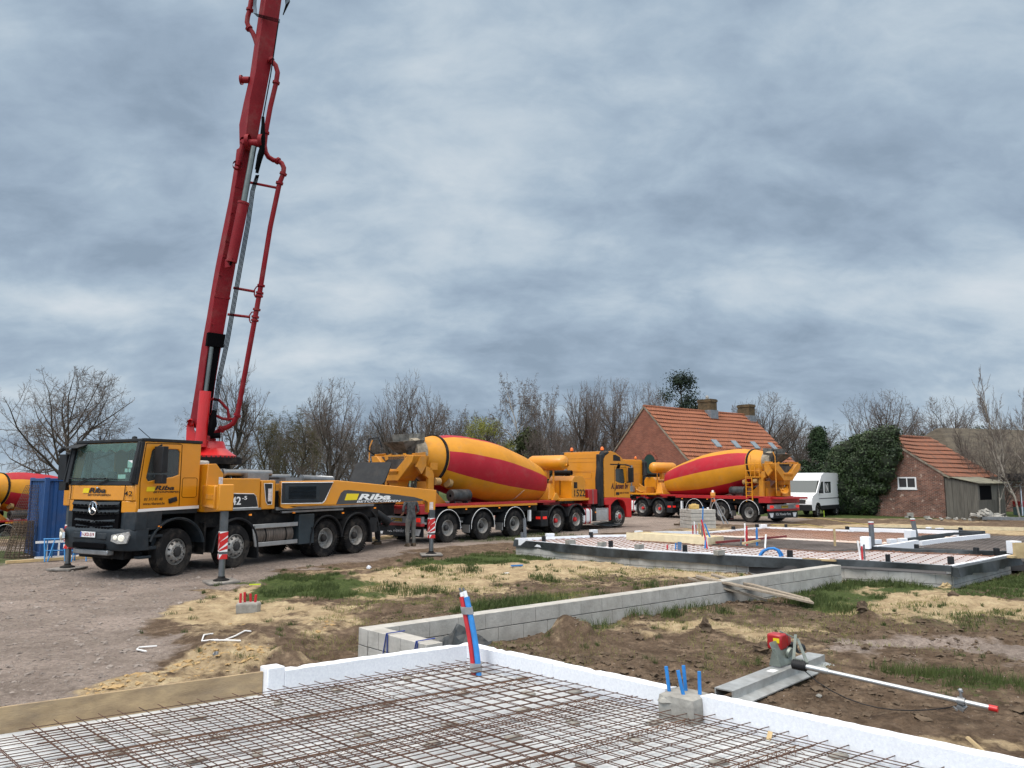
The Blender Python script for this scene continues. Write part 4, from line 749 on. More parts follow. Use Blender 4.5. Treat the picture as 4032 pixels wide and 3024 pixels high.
    upp = [(10.95, .44, .52, .80), (11.2, .40, .55, .88), (11.8, .37, .59, .95), (12.36, .46, .62, 1.03), (13.16, .6, .75, 1.14), (14.13, .69, .82, 1.28), (15.44, .81, .96, 1.40), (19.0, 1.2, 1.35, 1.76)]
    b = MB(); b.loft([ring(*q) for q in low], m=0); b.loft([ring(q[0], q[1], q[2], q[3], -.33) for q in upp], m=0)
    bo = b.build('boom', REDB, root, bevel=.012)
    sm_ = MB()
    for z in (4.2, 6.9, 8.4, 9.9): sm_.loft([[belly(z + dz, -.02, .012), belly(z + dz, 1.02, .012), belly(z + dz, 1.02, -.02), belly(z + dz, -.02, -.02)] for dz in (0, .06)])
    for z in (6.2, 7.5, 8.0, 9.2): sm_.tube([belly(z, .12, .0), belly(z, .12, .03)], .03, 8)
    sm_.build_pieces('boom_rib', REDB, bo)
    d = MB(); d.loft([[belly(z, .1, .004), belly(z, .92, .004), belly(z, .92, -.05), belly(z, .1, -.05)] for z in (3.7, 4.4, 5.0, 5.64)]); d.loft([[belly(z, -.12, .06), belly(z, 1.1, .06), belly(z, 1.1, -.05), belly(z, -.12, -.05)] for z in (5.6, 5.95)]); d.build('boom_recess_shade', PIT, bo)  # near-black plate on the belly stands in for the shaded open channel
    cy = MB(); cy.tube([Wd(-.24, 3.0, -.50), Wd(-.18, 4.45, -.50)], .14, 20); cy.build('lift_cylinder', REDL, bo); cy = MB(); cy.tube([Wd(-.17, 4.45, -.47), Wd(-.08, 5.62, -.40)], .05, 12); cy.build('piston_rod', ROD, bo)
    cy = MB(); cy.tube([Wd(.33, 7.92, -.50), Wd(.575, 9.55, -.50)], [.135, .135], 20); cy.lathe([(-.03, .15), (.03, .15)], Wd(.575, 9.55, -.50), Wd(.58, 9.7, -.5) - Wd(.545, 9.5, -.5), 20); cy.b2(Wd(.2, 7.8, -.5) - Vector((.12, .12, 0)), Wd(.3, 8.0, -.42) + Vector((.05, .05, .0))); cy.build('boom_cylinder', REDB, bo)
    cy = MB(); cy.tube([Wd(.575, 9.55, -.50), Wd(.78, 11.15, -.50)], .075, 16); cy.build('piston_rod', ROD, bo)
    jl = MB()
    for y, off in ((-.42, 0), (-.05, .12)):
        jl.tube([Wd(.37 + off, 10.62, y), Wd(.50 + off, 11.25, y)], .07, 10); jl.lathe([(-.06, .12), (.06, .12)], Wd(.37 + off, 10.62, y), Wd(0, 0, 1) - Wd(0, 0, 0), 18); jl.lathe([(-.06, .11), (.06, .11)], Wd(.52 + off, 11.3, y), Wd(0, 0, 1) - Wd(0, 0, 0), 18)
    jl.lathe([(-.14, .10), (.14, .10)], Wd(.80, 11.25, -.48), Wd(1, 0) - Wd(0, 0), 16); jl.lathe([(-.05, .19), (.05, .19)], Wd(.62, 11.3, -.45), Wd(1, 0) - Wd(0, 0), 18); jl.lathe([(-.05, .19), (.05, .19)], Wd(.98, 11.3, -.42), Wd(1, 0) - Wd(0, 0), 18)
    jl.lathe([(-.22, .09), (0, .09)], Wd(.60, 13.08, -.1), Wd(1, 0) - Wd(0, 0), 14); jl.lathe([(-.25, .13), (-.20, .13)], Wd(.60, 13.08, -.1), Wd(1, 0) - Wd(0, 0), 14)
    jl.build_pieces('boom_joint', REDB, bo)
    lug = MB(); lug.plate([[(-.62, 3.05), (-.62, 3.55), (-.57, 3.72), (-.50, 3.74), (-.44, 3.6), (-.34, 3.0)]], lambda a, b_, c_=0: Wd(a, b_, -.25 + c_), .10); lug.plate([[(-.45, 2.95), (.12, 2.95), (.05, 3.45), (-.05, 3.6), (-.4, 3.4)]], lambda a, b_, c_=0: Wd(a, b_, .1 + c_), .10); lug.lathe([(-.08, .08), (.2, .08)], Wd(-.54, 3.62, -.3), Wd(0, 0, 1) - Wd(0, 0, 0), 12); lug.build('turret_lug', REDL, bo)
    pp = MB()
    def pipe(pts, r=.065, y=-.12, cl=()):
        pp.tube([Wd(a, z, y if len(q) < 1 else q[0]) for a, z, *q in pts], r, 12)
        for i in cl:
            a, z = pts[i][:2]; a2, z2 = pts[min(i + 1, len(pts) - 1)][:2]
            if i == len(pts) - 1: a2, z2 = a * 2 - pts[i - 1][0], z * 2 - pts[i - 1][1]
            pp.lathe([(-.03, .066), (-.03, .098), (.03, .098), (.03, .066)], Wd(a, z, y), Wd(a2, z2) - Wd(a, z), 14)
    pipe([(1.16, 13.66), (1.30, 13.50), (1.36, 13.30), (1.33, 13.0), (1.20, 12.3), (1.10, 11.55), (1.08, 11.2), (1.12, 11.0), (1.20, 10.86), (1.34, 10.77), (1.46, 10.75), (1.57, 10.68), (1.63, 10.55), (1.62, 10.38), (1.53, 10.12), (1.33, 8.9), (1.13, 7.18), (1.04, 6.51), (.67, 3.82), (.58, 3.62), (.45, 3.52), (.28, 3.46), (.13, 3.36), (.05, 3.2), (.0, 2.95), (-.05, 2.8)], cl=(0, 3, 5, 10, 13, 14, 18, 21, 23))
    for z, a in ((7.28, 1.15), (7.08, 1.12), (7.0, 1.11), (6.63, 1.06), (6.43, 1.03), (6.34, 1.02)): pp.lathe([(-.025, .066), (-.025, .098), (.025, .098), (.025, .066)], Wd(a, z, -.12), Wd(.11, .85) - Wd(0, 0), 14)
    pipe([(.62, 17.0), (.56, 15.6), (.52, 15.15), (.47, 14.95), (.46, 14.78), (.52, 14.6), (.62, 14.48), (.70, 14.3), (.78, 14.05)], cl=(2, 5))
    pp.build('delivery_pipe', REDB, bo)
    bk = MB()
    for a0, z0, a1, z1 in ((.42, 7.22, .98, 7.12), (.30, 6.50, .88, 6.43)):
        bk.tube([Wd(a0, z0, -.2), Wd(a1, z1, -.12)], .035, 8); bk.tube([Wd(a1 + .14, z1 + .14, -.12), Wd(a1 + .05, z1 + .13, -.12), Wd(a1, z1 + .05, -.12), Wd(a1 + .0, z1 - .08, -.12), Wd(a1 + .03, z1 - .15, -.12), Wd(a1 + .12, z1 - .17, -.12)], .018, 6)
    bk.tube([Wd(.62, 10.16, -.3), Wd(1.50, 9.98, -.12)], .035, 8); bk.tube([Wd(0.0, 4.25, -.3), Wd(.18, 4.22, -.2), Wd(.42, 3.97, -.12), Wd(.45, 3.78, -.12), Wd(.44, 3.68, -.12)], .038, 8); bk.tube([Wd(-.02, 3.87, -.3), Wd(.15, 3.80, -.2), Wd(.3, 3.73, -.12), Wd(.58, 3.72, -.12)], .038, 8)
    bk.build_pieces('pipe_bracket', REDB, bo)
    hl = MB()
    for k in range(4):
        o_ = .032 * k; hl.tube([Wd(.02 + o_, 3.8, -.36), Wd(.11 + o_, 4.8, -.34), Wd(.27 + o_, 5.75, -.32), Wd(.50 + o_, 7.6, -.30), Wd(.68 + o_, 9.0, -.30), Wd(.76 + o_, 9.9, -.30), Wd(.88 + o_ * .8, 10.35, -.30)], .0125, 5)
        hl.tube([Wd(.63 + o_ * .8, 16.5, -.38), Wd(.60 + o_ * .8, 15.3, -.36), Wd(.62 + o_, 15.05 - o_, -.40), Wd(1.36, 14.86 - o_, -.22)], .009, 5)
        hl.tube([Wd(1.45, 15.0, -.1), Wd(1.52 + o_, 15.3 + o_, -.1), Wd(1.48 + o_, 15.6, -.1), Wd(1.42, 15.8, -.1)], .014, 5)
    hl.tube([Wd(1.32, 14.8, -.25), Wd(1.16, 13.2, -.25), Wd(.99, 11.9, -.25), Wd(.96, 11.5, -.3)], .016, 5)
    hl.build('hydraulic_line', PIT, bo)
    hb = MB(); hb.tube([Wd(1.0, 12.0, -.35), Wd(1.02, 11.4, -.45), Wd(1.0, 11.0, -.48), Wd(.95, 10.75, -.42), Wd(.90, 10.4, -.32)], [.04, .06, .075, .06, .04], 10); hb.tube([Wd(1.0, 11.2, -.4), Wd(.92, 10.9, -.5), Wd(.88, 10.5, -.4)], .04, 8); hb.tube([Wd(.06, 3.95, -.4), Wd(.05, 3.6, -.45), Wd(-.02, 3.3, -.4)], [.05, .10, .08], 8); hb.tube([Wd(.0, 3.28, -.35), Wd(.25, 3.30, -.3)], .07, 8); hb.tube([Wd(.40, 8.3, -.5), Wd(.35, 8.0, -.6), Wd(.30, 7.85, -.5)], .03, 6); hb.build_pieces('hose_bundle', PIT, bo)
build_pump(pump)
# plates the outriggers stand on
def pad(loc, rot, tilt, label, w=.68):
    mb = MB(); mb.box((0, 0, .0), (w, w * .9, .045)); o = mb.build('support_plate', mat('muddy_plate', (.24, .22, .20), .9, var=.25, scale=5, bump=.3), bevel=.01); o.location = loc; o.rotation_euler = (tilt, 0, rot); tag(o, label, 'support plate', 'plates under the outrigger feet'); return o
def pump_pt(x, y, z=0): return Matrix.Translation(PO) @ Matrix.Rotation(HD, 4, 'Z') @ Vector((x, y, z))
for (x, y, r_, tl, lb) in ((.35, 3.16, 1.1, .03, 'pale dusty plate under the outrigger leg beside the truck door'), (.44, -2.13, .4, 0, 'muddy square plate under the leg left of the truck cab'), (-6.59, 3.65, .7, .0, 'thin grey plate under the leg of the long rear outrigger arm')):
    q = pump_pt(x, y, .022); q.z = .025 + max(0, ground_z(q.x, q.y)); pad(q, HD + r_, tl, lb)
# ================================================================ concrete mixer truck: tractor and drum trailer, coupled
# local frame: x forward, y left, z up, origin on the ground under the rearmost axle
A0 = Vector((-.75, 0, 3.04)); A1 = Vector((6.68, 0, 1.94)); AX = (A1 - A0).normalized()
def build_mixer(root, full=True):
    for x in (0, 1.81, 3.62):
        for s in (-1, 1): wheel(root, x, s * 1.06, 'trailer')
    for x in (6.33, 7.69):
        for s in (-1, 1): wheel(root, x, s * .95, 'tractor')
    for s in (-1, 1): wheel(root, 11.06, s * 1.07, 'tractor_front', R(-4))
    c = MB()
    for x in (0, 1.81, 3.62, 6.33, 7.69, 11.06): c.tube([(x, -.95, .5), (x, .95, .5)], .08, 8)
    for s in (-1, 1): c.b2((5.2, s * .44, .72), (11.9, s * .36, .98)); c.b2((-.9, s * .5, .80), (4.6, s * .4, 1.18))
    c.b2((-.6, -1.05, .95), (5.2, 1.05, 1.17)); c.b2((4.9, -.9, .6), (5.4, .9, 1.0)); c.b2((8.0, -.9, .5), (10.3, .7, 1.0)); c.b2((4.3, -1.0, .55), (4.5, -.8, 1.2)); c.b2((4.3, .8, .55), (4.5, 1.0, 1.2)); c.b2((9.7, -.95, .75), (12.0, .95, 1.2)); c.b2((6.0, -.6, .95), (8.2, .6, 1.12))
    c.build('chassis', CHS, root)
    k = MB(); k.b2((-.95, -1.2, 1.24), (6.25, 1.2, 1.33)); k.b2((-.95, -.55, 1.05), (-.3, .55, 1.24)); k.b2((6.2, -.6, 1.1), (7.4, .6, 1.26)); k.b2((7.3, -1.1, 1.05), (8.3, 1.1, 1.15)); k.build('trailer_deck', REDP, root, bevel=.01)
    for s in (-1, 1): y = MB(); y.b2((.0, s * 1.20, 1.17), (5.0, s * 1.235, 1.245)); y.build('side_strip', YEL if s < 0 else REDP, root)
    rb = MB(); rb.b2((-1.30, -1.2, 1.0), (-.6, 1.2, 1.30)); rb.b2((-1.9, -1.05, 1.2), (-1.3, 1.05, 1.30)); rb.b2((-1.28, -1.22, .60), (-1.10, 1.22, .70)); rb.build('rear_beam', REDP, root, bevel=.01)
    bx = MB(); bx.b2((-1.26, -1.22, .70), (-1.12, 1.22, .92)); bo = bx.build('lamp_bar', STL, root); 
    for s in (-1, 1): l = MB(); l.b2((-1.285, s * 1.18, .74), (-1.262, s * .92, .88)); l.build('rear_lamp', REDG, bo); l = MB(); l.b2((-1.285, s * .90, .76), (-1.262, s * .72, .86)); l.build('reverse_lamp', GLS, bo)
    pl = MB(); pl.b2((-1.285, -.26, .74), (-1.262, .26, .86)); po = pl.build('number_plate', mat('plate_yellow', (.62, .42, .02), .5), bo); text('OR-09-KJ', 'plate_text', fr((-1.287, .23, .765), (0, -1, 0)), .46, .07, BSTK, po, bold=.01)
    fl = MB(); fl.b2((-1.16, -1.2, .24), (-1.12, 1.2, .58)); fo = fl.build('spray_flap', BLK, root); text('VDL Weweler Parts', 'flap_text', fr((-1.163, .62, .37), (0, -1, 0)), 1.24, .13, WSTK, fo)
    for s in (-1, 1): m_ = MB(); m_.add([(-1.166, s * 1.12, .5), (-1.166, s * .78, .5), (-1.166, s * .84, .28), (-1.166, s * 1.02, .28)], [(0, 1, 2, 3)]); m_.build('flap_emblem', WSTK, fo, smooth=False)
    for x in (0, 1.81, 3.62):
        for s in (-1, 1):
            fender(root, x, .5, .63, s * .80, s * 1.22, -8, 188, m=BLK, edge=WSTK)
            if x: f = MB(); f.b2((x - .70, s * .85, .28), (x - .67, s * 1.2, .56)); f.build('mud_flap', ALU, root)
    for x in (6.33, 7.69):
        for s in (-1, 1): fender(root, x, .5, .64, s * .60, s * 1.25, 14, 166, m=BLK)
    for s in (-1, 1):
        b = MB(); b.b2((5.25, s * .62, .30), (5.72, s * 1.24, .92)); b.build('rear_mudguard', BLK, root, bevel=.03); l = MB(); l.b2((5.235, s * .98, .60), (5.25, s * 1.2, .70)); l.b2((5.35, s * 1.235, .60), (5.6, s * 1.255, .70)); l.build('tractor_lamp', REDG, root)
        p = MB(); p.b2((4.55, s * 1.1, .55), (4.66, s * 1.2, .98)); p.build('spray_tube', WHT, root)
        b = MB(); b.b2((8.22, s * .7, .30), (9.02, s * 1.18, .92)); t = b.build('air_tank', WHT, root, bevel=.12, seg=4); q = MB(); [q.b2((x, s * .68, .27), (x + .06, s * 1.2, .95)) for x in (8.42, 8.76)]; q.build('tank_band', REDP, t, bevel=.1)
        b = MB(); b.b2((9.05, s * .7, .36), (9.22, s * 1.2, .95)); b.build('battery_box', BLK, root, bevel=.02)
        b = MB(); b.b2((9.24, s * .7, .36), (10.24, s * 1.2, .92)); [b.b2((9.35 + .12 * i, s * 1.19, .40), (9.40 + .12 * i, s * 1.21, .84)) for i in range(7)]; b.build('step_box', ALU, root, bevel=.02)
    am = MB(); [am.box((x, -1.24, 1.12), (.07, .03, .04)) for x in (.9, 2.7, 4.5)]; [am.box((x, 1.24, 1.12), (.07, .03, .04)) for x in (.9, 2.7, 4.5)]; am.box((8.3, -1.2, .72), (.06, .03, .06)); am.box((9.15, -1.22, .75), (.06, .03, .06)); am.build('side_marker', AMB, root)
    # --- drum
    L_ = (A1 - A0).length; prof = [(-.06, .40), (-.05, .50), (.10, .54), (.30, .60), (.55, .70), (.98, .86), (1.06, .88)]
    body = [(1.16, .885), (1.7, 1.03), (2.3, 1.12), (3.0, 1.165), (3.7, 1.20), (4.4, 1.18), (5.1, 1.10), (5.8, 1.02), (6.4, .92), (6.95, .81), (7.15, .73), (7.30, .50), (7.34, .0)]
    n = 64
    def bandf(i, j): return 1 if ((j + 1) // 8) % 2 else 0
    d = MB(); d.lathe(prof, A0, AX, n, m=0); d.lathe([prof[-1]] + [(1.10, .89), body[0]], A0, AX, n, m=0); d.lathe(body, A0, AX, n, mf=bandf)
    dr = d.build('drum', [mat('drum_yellow', (.60, .25, .010), .5, var=.08, scale=1.2, dirt=.20, spec=.35), mat('drum_red', (.38, .009, .022), .55, var=.08, scale=1.2, dirt=.16, spec=.3)], root, angle=60)
    rg = MB(); rg.lathe([(1.0, .86), (1.0, .915), (1.10, .915), (1.10, .88)], A0, AX, n); rg.build('drum_ring', CHS, dr); g = MB(); g.lathe([(-.08, .38), (-.10, .56), (.06, .60), (.30, .66), (.32, .60)], A0, AX, 40); g.build('drum_mouth', mat('cement_crust', (.30, .26, .20), .9, var=.3, scale=4, bump=.4), dr); g = MB(); g.lathe([(-.02, .5), (0, 0)], A0, AX, 24); g.build('drum_opening_shade', PIT, dr)  # near-black disc in the mouth stands in for the drum's unlit inside
    # --- rear frame, hopper, chutes
    f = MB()
    for s in (-1, 1):
        f.plate([[(-.95, 2.98), (-1.25, 2.92), (-1.4, 2.6), (-1.18, 2.35), (-.98, 2.62), (-.72, 2.55), (-.60, 2.35), (-.60, 1.33), (-.86, 1.33), (-.86, 2.2), (-1.0, 2.3)]], (lambda a, b, w=0, s=s: Vector((a, s * (1.0 + w), b))), .12)
        f.bar((-1.45, s * .98, 2.90), (-.95, s * 1.03, 2.95), .10, .30); f.plate([[(-.86, 1.33), (.55, 1.33), (-.45, 2.1), (-.86, 2.1)]], (lambda a, b, w=0, s=s: Vector((a, s * (.55 + w), b))), .04)
        f.box((-.60, s * 1.09, 2.62), (.34, .06, .24)); f.bar((-1.25, s * .30, 3.0), (-1.35, s * .55, 2.9), .10, .15)
    f.b2((-1.35, -.62, 2.86), (-1.15, .62, 3.02)); f.loft([[(-1.62, -.35, 2.45), (-.7, -.35, 2.5), (-.7, .35, 2.5), (-1.62, .35, 2.45)], [(-1.45, -.20, 2.15), (-1.0, -.20, 2.15), (-1.0, .20, 2.15), (-1.45, .20, 2.15)]]); f.b2((-.9, -.9, 1.33), (-.5, .9, 1.75)); f.build('rear_frame', YDK, root, bevel=.015)
    cw = MB(); cw.plate([[(-1.10, 2.98), (-.80, 2.98), (-.24, 2.52), (.24, 2.52), (.80, 2.98), (1.10, 2.98), (1.04, 2.76), (.36, 2.12), (-.36, 2.12), (-1.04, 2.76)]], (lambda a, b, w=0: Vector((-1.55 + w, a, b))), .75)
    cw.build('collector', YDK, root, bevel=.02); q = MB(); q.plate([[(-.78, 2.96), (-.24, 2.52), (.24, 2.52), (.78, 2.96)]], (lambda a, b, w=0: Vector((-1.35 + w, a, b))), .5); q.build('collector_mouth', RIMD, root)
    rl = MB(); [rl.lathe([(-.08, .0), (-.08, .17), (.10, .17), (.12, .0)], (.60, s * .62, 2.05), AX, 18) for s in (-1, 1)]; [rl.lathe([(-.12, .0), (-.12, .13), (.12, .13), (.14, .0)], (-.42, s * 1.08, 2.10), (1, 0, 0), 14) for s in (-1, 1)]; rl.build('support_roller', mat('roller_tan', (.42, .26, .10), .6, dirt=.4), root)
    h = MB(); hr = [[(-1.52, -.55, 3.46), (-.45, -.50, 3.56), (-.45, .50, 3.56), (-1.52, .55, 3.46)], [(-1.0, -.22, 3.02), (-.55, -.25, 2.98), (-.55, .25, 2.98), (-1.0, .22, 3.02)]]
    h.loft(hr, cap=False); h.loft([[(q[0] + (.02 if i in (0, 3) else -.02), q[1] * .95, q[2]) for i, q in enumerate(r_)] for r_ in hr][::-1], cap=False)
    h.plate([[(-.50, 0), (.50, 0), (.46, .26), (-.46, .26)]], fr((-.48, 0, 3.54), (0, 1, 0), (.12, 0, .99)), .02); h.plate([[(-.40, 0), (.40, 0), (.44, .24), (-.44, .24)]], fr((-1.15, 0, 3.50), (0, 1, 0), (-.12, 0, .99)), .02); h.build('feed_hopper', mat('hopper_grey', (.13, .13, .12), .8, var=.4, scale=4, dirt=.5, bump=.2), root)
    ch = MB(); pts = [(-1.20, -.0, 2.10), (-1.05, -.05, 1.95)]; sec = lambda c, u, w_, hgt: [c + u * (w_ * math.cos(a)) + Vector((0, 0, hgt * math.sin(a))) for a in [math.pi + math.pi * i / 8 for i in range(9)]]
    a = Vector((-1.15, 0, 1.98)); b = Vector((-1.85, .75, 1.62)) ; u = Vector((.73, .68, 0)); ro = [sec(a, u, .26, .22), sec(b, u, .20, .16)]; ch.loft([q + [p_ + Vector((0, 0, .03)) for p_ in q[::-1]] for q in ro]); ch.loft([[(-1.5, -.28, 2.16), (-.95, -.28, 2.16), (-.95, .28, 2.16), (-1.5, .28, 2.16)], [(-1.4, -.20, 1.9), (-1.0, -.20, 1.9), (-1.0, .20, 1.9), (-1.4, .20, 1.9)]]); ch.b2((-1.35, -.25, 1.33), (-.95, .25, 1.62)); ch.tube([(-1.2, 0, 1.3), (-1.2, 0, 2.0)], .09, 10); ch.tube([(-1.2, .2, 1.35), (-1.6, .55, 1.7)], .04, 8); ch.build('discharge_chute', YDK, root, bevel=.01)
    # spare chutes: dark rolls lying on the deck
    for s in (-1, 1): t = MB(); t.lathe([(0, .05), (0, .20), (.03, .22), (.9, .22), (.93, .2), (.93, .05)], (.35, s * .98, 1.60), (1, 0, 0), 20); t.b2((.45, s * .85, 1.33), (.5, s * 1.1, 1.42)); t.b2((1.1, s * .85, 1.33), (1.15, s * 1.1, 1.42)); to = t.build('spare_chute', mat('chute_dark', (.05, .055, .06), .6, metal=.3, var=.4, scale=5, dirt=.3), root)
    # ladder and platform on the left side
    l = MB()
    for x in (-.25, .12): l.bar((x, 1.24, 1.0), (x, 1.20, 2.35), .05, .05) if False else l.b2((x - .025, 1.18, 1.05), (x + .025, 1.23, 2.30))
    for i in range(6): l.b2((-.25, 1.19, 1.12 + i * .22), (.12, 1.225, 1.15 + i * .22))
    l.b2((-.75, .95, 2.28), (.15, 1.24, 2.33))
    for x in (-.72, -.45, -.18, .1): l.tube([(x, 1.22, 2.3), (x, 1.22, 2.95)], .022, 6)
    for z in (2.62, 2.95): l.tube([(-.72, 1.22, z), (.1, 1.22, z)], .022, 6)
    l.tube([(-.2, 1.2, 2.95), (-.18, 1.15, 3.4), (-.05, 1.0, 3.5)], .022, 6); l.build('ladder', YEL, root)
    hz = MB(); hz.tube([(-1.4, 1.0, 3.0), (-1.7, 1.1, 3.2), (-1.7, 1.05, 3.6), (-1.4, .9, 3.65), (-1.3, .8, 3.3)], .03, 7); hz.build('water_hose', BLK, root); rd = MB(); rd.tube([(-1.62, 1.1, 1.5), (-1.62, 1.1, 3.3), (-1.5, 1.1, 3.55)], .025, 6); rd.build('hose_post', YDK, root)
    # front pedestal, engine, water tank
    p = MB(); p.loft([[(6.55, -.62, 1.33), (7.15, -.62, 1.33), (7.15, .62, 1.33), (6.55, .62, 1.33)], [(6.98, -.35, 2.0), (7.22, -.35, 2.0), (7.22, .35, 2.0), (6.98, .35, 2.0)]]); p.b2((6.6, -1.15, 1.28), (8.9, 1.15, 1.38)); p.loft([[(6.2, s * 1.0, 1.33), (6.75, s * 1.0, 1.33), (6.75, s * 1.1, 1.33), (6.2, s * 1.1, 1.33)] if i == 0 else [(6.40, s * 1.0, 1.62), (6.52, s * 1.0, 1.62), (6.52, s * 1.1, 1.62), (6.40, s * 1.1, 1.62)] for s in (-1,) for i in (0, 1)]); p.build('front_pedestal', YEL, root, bevel=.015)
    t = MB(); t.lathe([(-1.0, 0), (-.98, .16), (-.90, .28), (-.80, .32), (.80, .32), (.90, .28), (.98, .16), (1.0, 0)], (7.20, -.1, 2.88), (0, 1, 0), 32); t.lathe([(-1.06, .07), (-.93, .08)], (7.2, -.1, 2.76), (0, 1, 0), 14); t.b2((7.1, -.1, 2.2), (7.3, .1, 2.6)); t.tube([(7.2, .4, 2.6), (7.2, .4, 1.3)], .04, 8); t.tube([(7.2, -.4, 2.6), (7.2, -.4, 1.3)], .04, 8); t.build('water_tank', YEL, root)
    e = MB(); e.plate([[(7.55, 1.38), (8.55, 1.38), (8.55, 2.12), (8.40, 2.32), (7.75, 2.32), (7.55, 2.12)]], (lambda a, b, w=0: Vector((a, .15 - w, b))), 1.25); eo = e.build('engine_box', YEL, root, bevel=.02); v = MB(); v.b2((7.70, -1.108, 1.80), (7.95, -1.10, 2.06)); v.build('vent', CHS, eo); q = MB(); q.b2((7.54, -.50, 1.5), (7.548, -.47, 2.12)); q.build('latch_strip', CHS, eo)
    e = MB(); e.b2((7.6, .25, 1.38), (8.3, .95, 1.75)); e.b2((8.4, .3, 1.38), (9.0, .9, 1.7)); e.tube([(7.9, .6, 1.6), (8.2, .9, 1.9), (8.5, .8, 1.7), (8.7, .95, 1.5)], .04, 8); e.tube([(7.6, .9, 1.5), (8.0, 1.0, 1.45), (8.4, 1.0, 1.6)], .04, 8); e.build('pump_motor', YDK, root, bevel=.03)
    cbx = MB(); cbx.b2((8.5, 1.0, 1.45), (8.9, 1.15, 1.80)); cbx.build('control_box', ALU, root)
    m_ = MB(); m_.lathe([(-.5, .05), (-.5, .11), (.5, .11), (.5, .05)], (8.1, -.2, 2.46), (0, 1, 0), 18); m_.b2((7.95, -.5, 2.30), (8.25, -.45, 2.4)); m_.tube([(8.1, .3, 2.46), (8.2, .55, 2.4), (8.2, .6, 1.9)], .05, 8); m_.build('silencer', CHS, root); ex = MB(); ex.tube([(9.3, .5, 1.2), (9.3, .5, 2.9)], .05, 10); ex.lathe([(0, .09), (.55, .09)], (9.3, .5, 2.5), (0, 0, 1), 14); ex.build('exhaust_stack', STL, root)
    rt = MB(); rt.b2((8.72, -1.15, 1.10), (9.42, -.35, 1.74)); rt.b2((9.0, -.9, .95), (9.3, -.5, 1.1)); ro_ = rt.build('oil_tank', REDP, root, bevel=.03); q = MB(); q.b2((9.04, -1.16, 1.10), (9.08, -.34, 1.75)); q.build('tank_strap', STL, ro_)
    # --- cab
    S_ = [(9.85, 1.38), (10.35, 1.38), (12.02, 1.33), (12.04, 1.9), (11.86, 2.55), (11.62, 2.98), (11.3, 3.2), (10.85, 3.38), (10.5, 3.44), (9.9, 3.40), (9.85, 3.3)]
    W_ = [(10.78, 2.10), (11.10, 2.02), (11.5, 1.98), (11.62, 2.05), (11.50, 2.62), (11.45, 2.66), (10.85, 2.68), (10.78, 2.6)]
    cb = MB()
    for s in (-1, 1): cb.plate([S_, W_], (lambda a, b, w=0, s=s: Vector((a, s * (1.23 - w), b))), .05)
    cb.b2((9.85, -1.19, 1.40), (9.90, 1.19, 3.34)); cb.loft([[(x, y, z) for x, z in ((9.9, 3.28), (9.9, 3.42), (10.5, 3.46), (10.85, 3.40), (11.3, 3.22), (11.64, 2.98), (11.6, 2.9))] for y in (-1.18, 0, 1.18)])
    cb.b2((11.9, -1.18, 1.34), (12.0, 1.18, 2.0)); cb.b2((9.9, -1.18, 1.4), (12.0, 1.18, 1.46))
    co = cb.build('cab', YEL, root, bevel=.03, seg=3)
    g = MB()
    for s in (-1, 1): g.tube([(10.70, s * 1.233, 1.42), (10.70, s * 1.233, 2.75), (11.72, s * 1.233, 2.72)], .009, 4); g.b2((10.35, s * 1.222, 2.83), (11.66, s * 1.238, 2.88)); g.plate([[(10.60, 3.02), (11.25, 3.02), (11.18, 3.20), (10.80, 3.30), (10.62, 3.28)]], (lambda a, b, w=0, s=s: Vector((a, s * (1.23 + w), b))), .006)
    g.build_pieces('black_trim', BLK, co)
    g = MB()   # pressed panels on the rear wall
    for z0, z1 in ((2.55, 2.57), (2.95, 2.97), (3.12, 3.14)): g.b2((9.842, -1.0, z0), (9.85, 1.0, z1))
    for q0 in (rrect(-.60, 2.22, .55, 2.50, .06), rrect(-.45, 1.9, .25, 2.10, .04)): g.tube([(9.845, -a, b) for a, b in q0 + q0[:1]], .008, 4)
    g.build('rear_pressing', YDK, co)
    for s in (-1, 1): w = MB(); w.plate([W_], (lambda a, b, w_=0, s=s: Vector((a, s * (1.20 - w_), b))), .006); w.build('side_window', SGL, root)
    w = MB(); w.add([(12.03, -1.15, 1.95), (12.03, 1.15, 1.95), (11.66, 1.15, 2.92), (11.66, -1.15, 2.92)], [(0, 1, 2, 3)]); w.build('windscreen', DGL, root)
    i = MB(); i.b2((10.6, -.9, 1.5), (11.0, -.3, 2.5)); i.b2((10.6, .3, 1.5), (11.0, .9, 2.5)); i.b2((11.5, -1.1, 1.5), (11.85, 1.1, 1.95)); i.b2((10.2, -1.15, 1.5), (10.25, 1.15, 3.3)); i.build('interior', SEAT, co)
    lo = MB()
    for s in (-1, 1): lo.plate([[(9.85, 1.36), (9.87, 1.05), (10.35, 1.02), (10.5, 1.13), (10.72, 1.24), (11.0, 1.28), (11.3, 1.24), (11.5, 1.13), (11.62, .95), (11.68, .45), (12.10, .42), (12.14, 1.26), (12.02, 1.32), (10.4, 1.375)]], (lambda a, b, w=0, s=s: Vector((a, s * (1.245 - w), b))), .30)
    lo.b2((12.0, -1.2, .42), (12.16, 1.2, 1.30)); lo.b2((10.22, -1.24, .36), (10.36, -1.0, 1.1)); lo.b2((10.22, 1.0, .36), (10.36, 1.24, 1.1)); lo.build('lower_body', REDL, root, bevel=.03)
    for s in (-1, 1): sk = MB(); sk.tube([(9.70, s * 1.05, 1.0), (9.68, s * 1.05, 2.2), (9.72, s * 1.08, 2.9), (9.9, s * 1.12, 3.32), (10.3, s * 1.18, 3.40)], [.14, .16, .13, .15, .06], 10); sk.b2((9.62, s * .95, 1.0), (9.84, s * 1.22, 3.3)); sk.build('air_intake', BLK, root, bevel=.04)
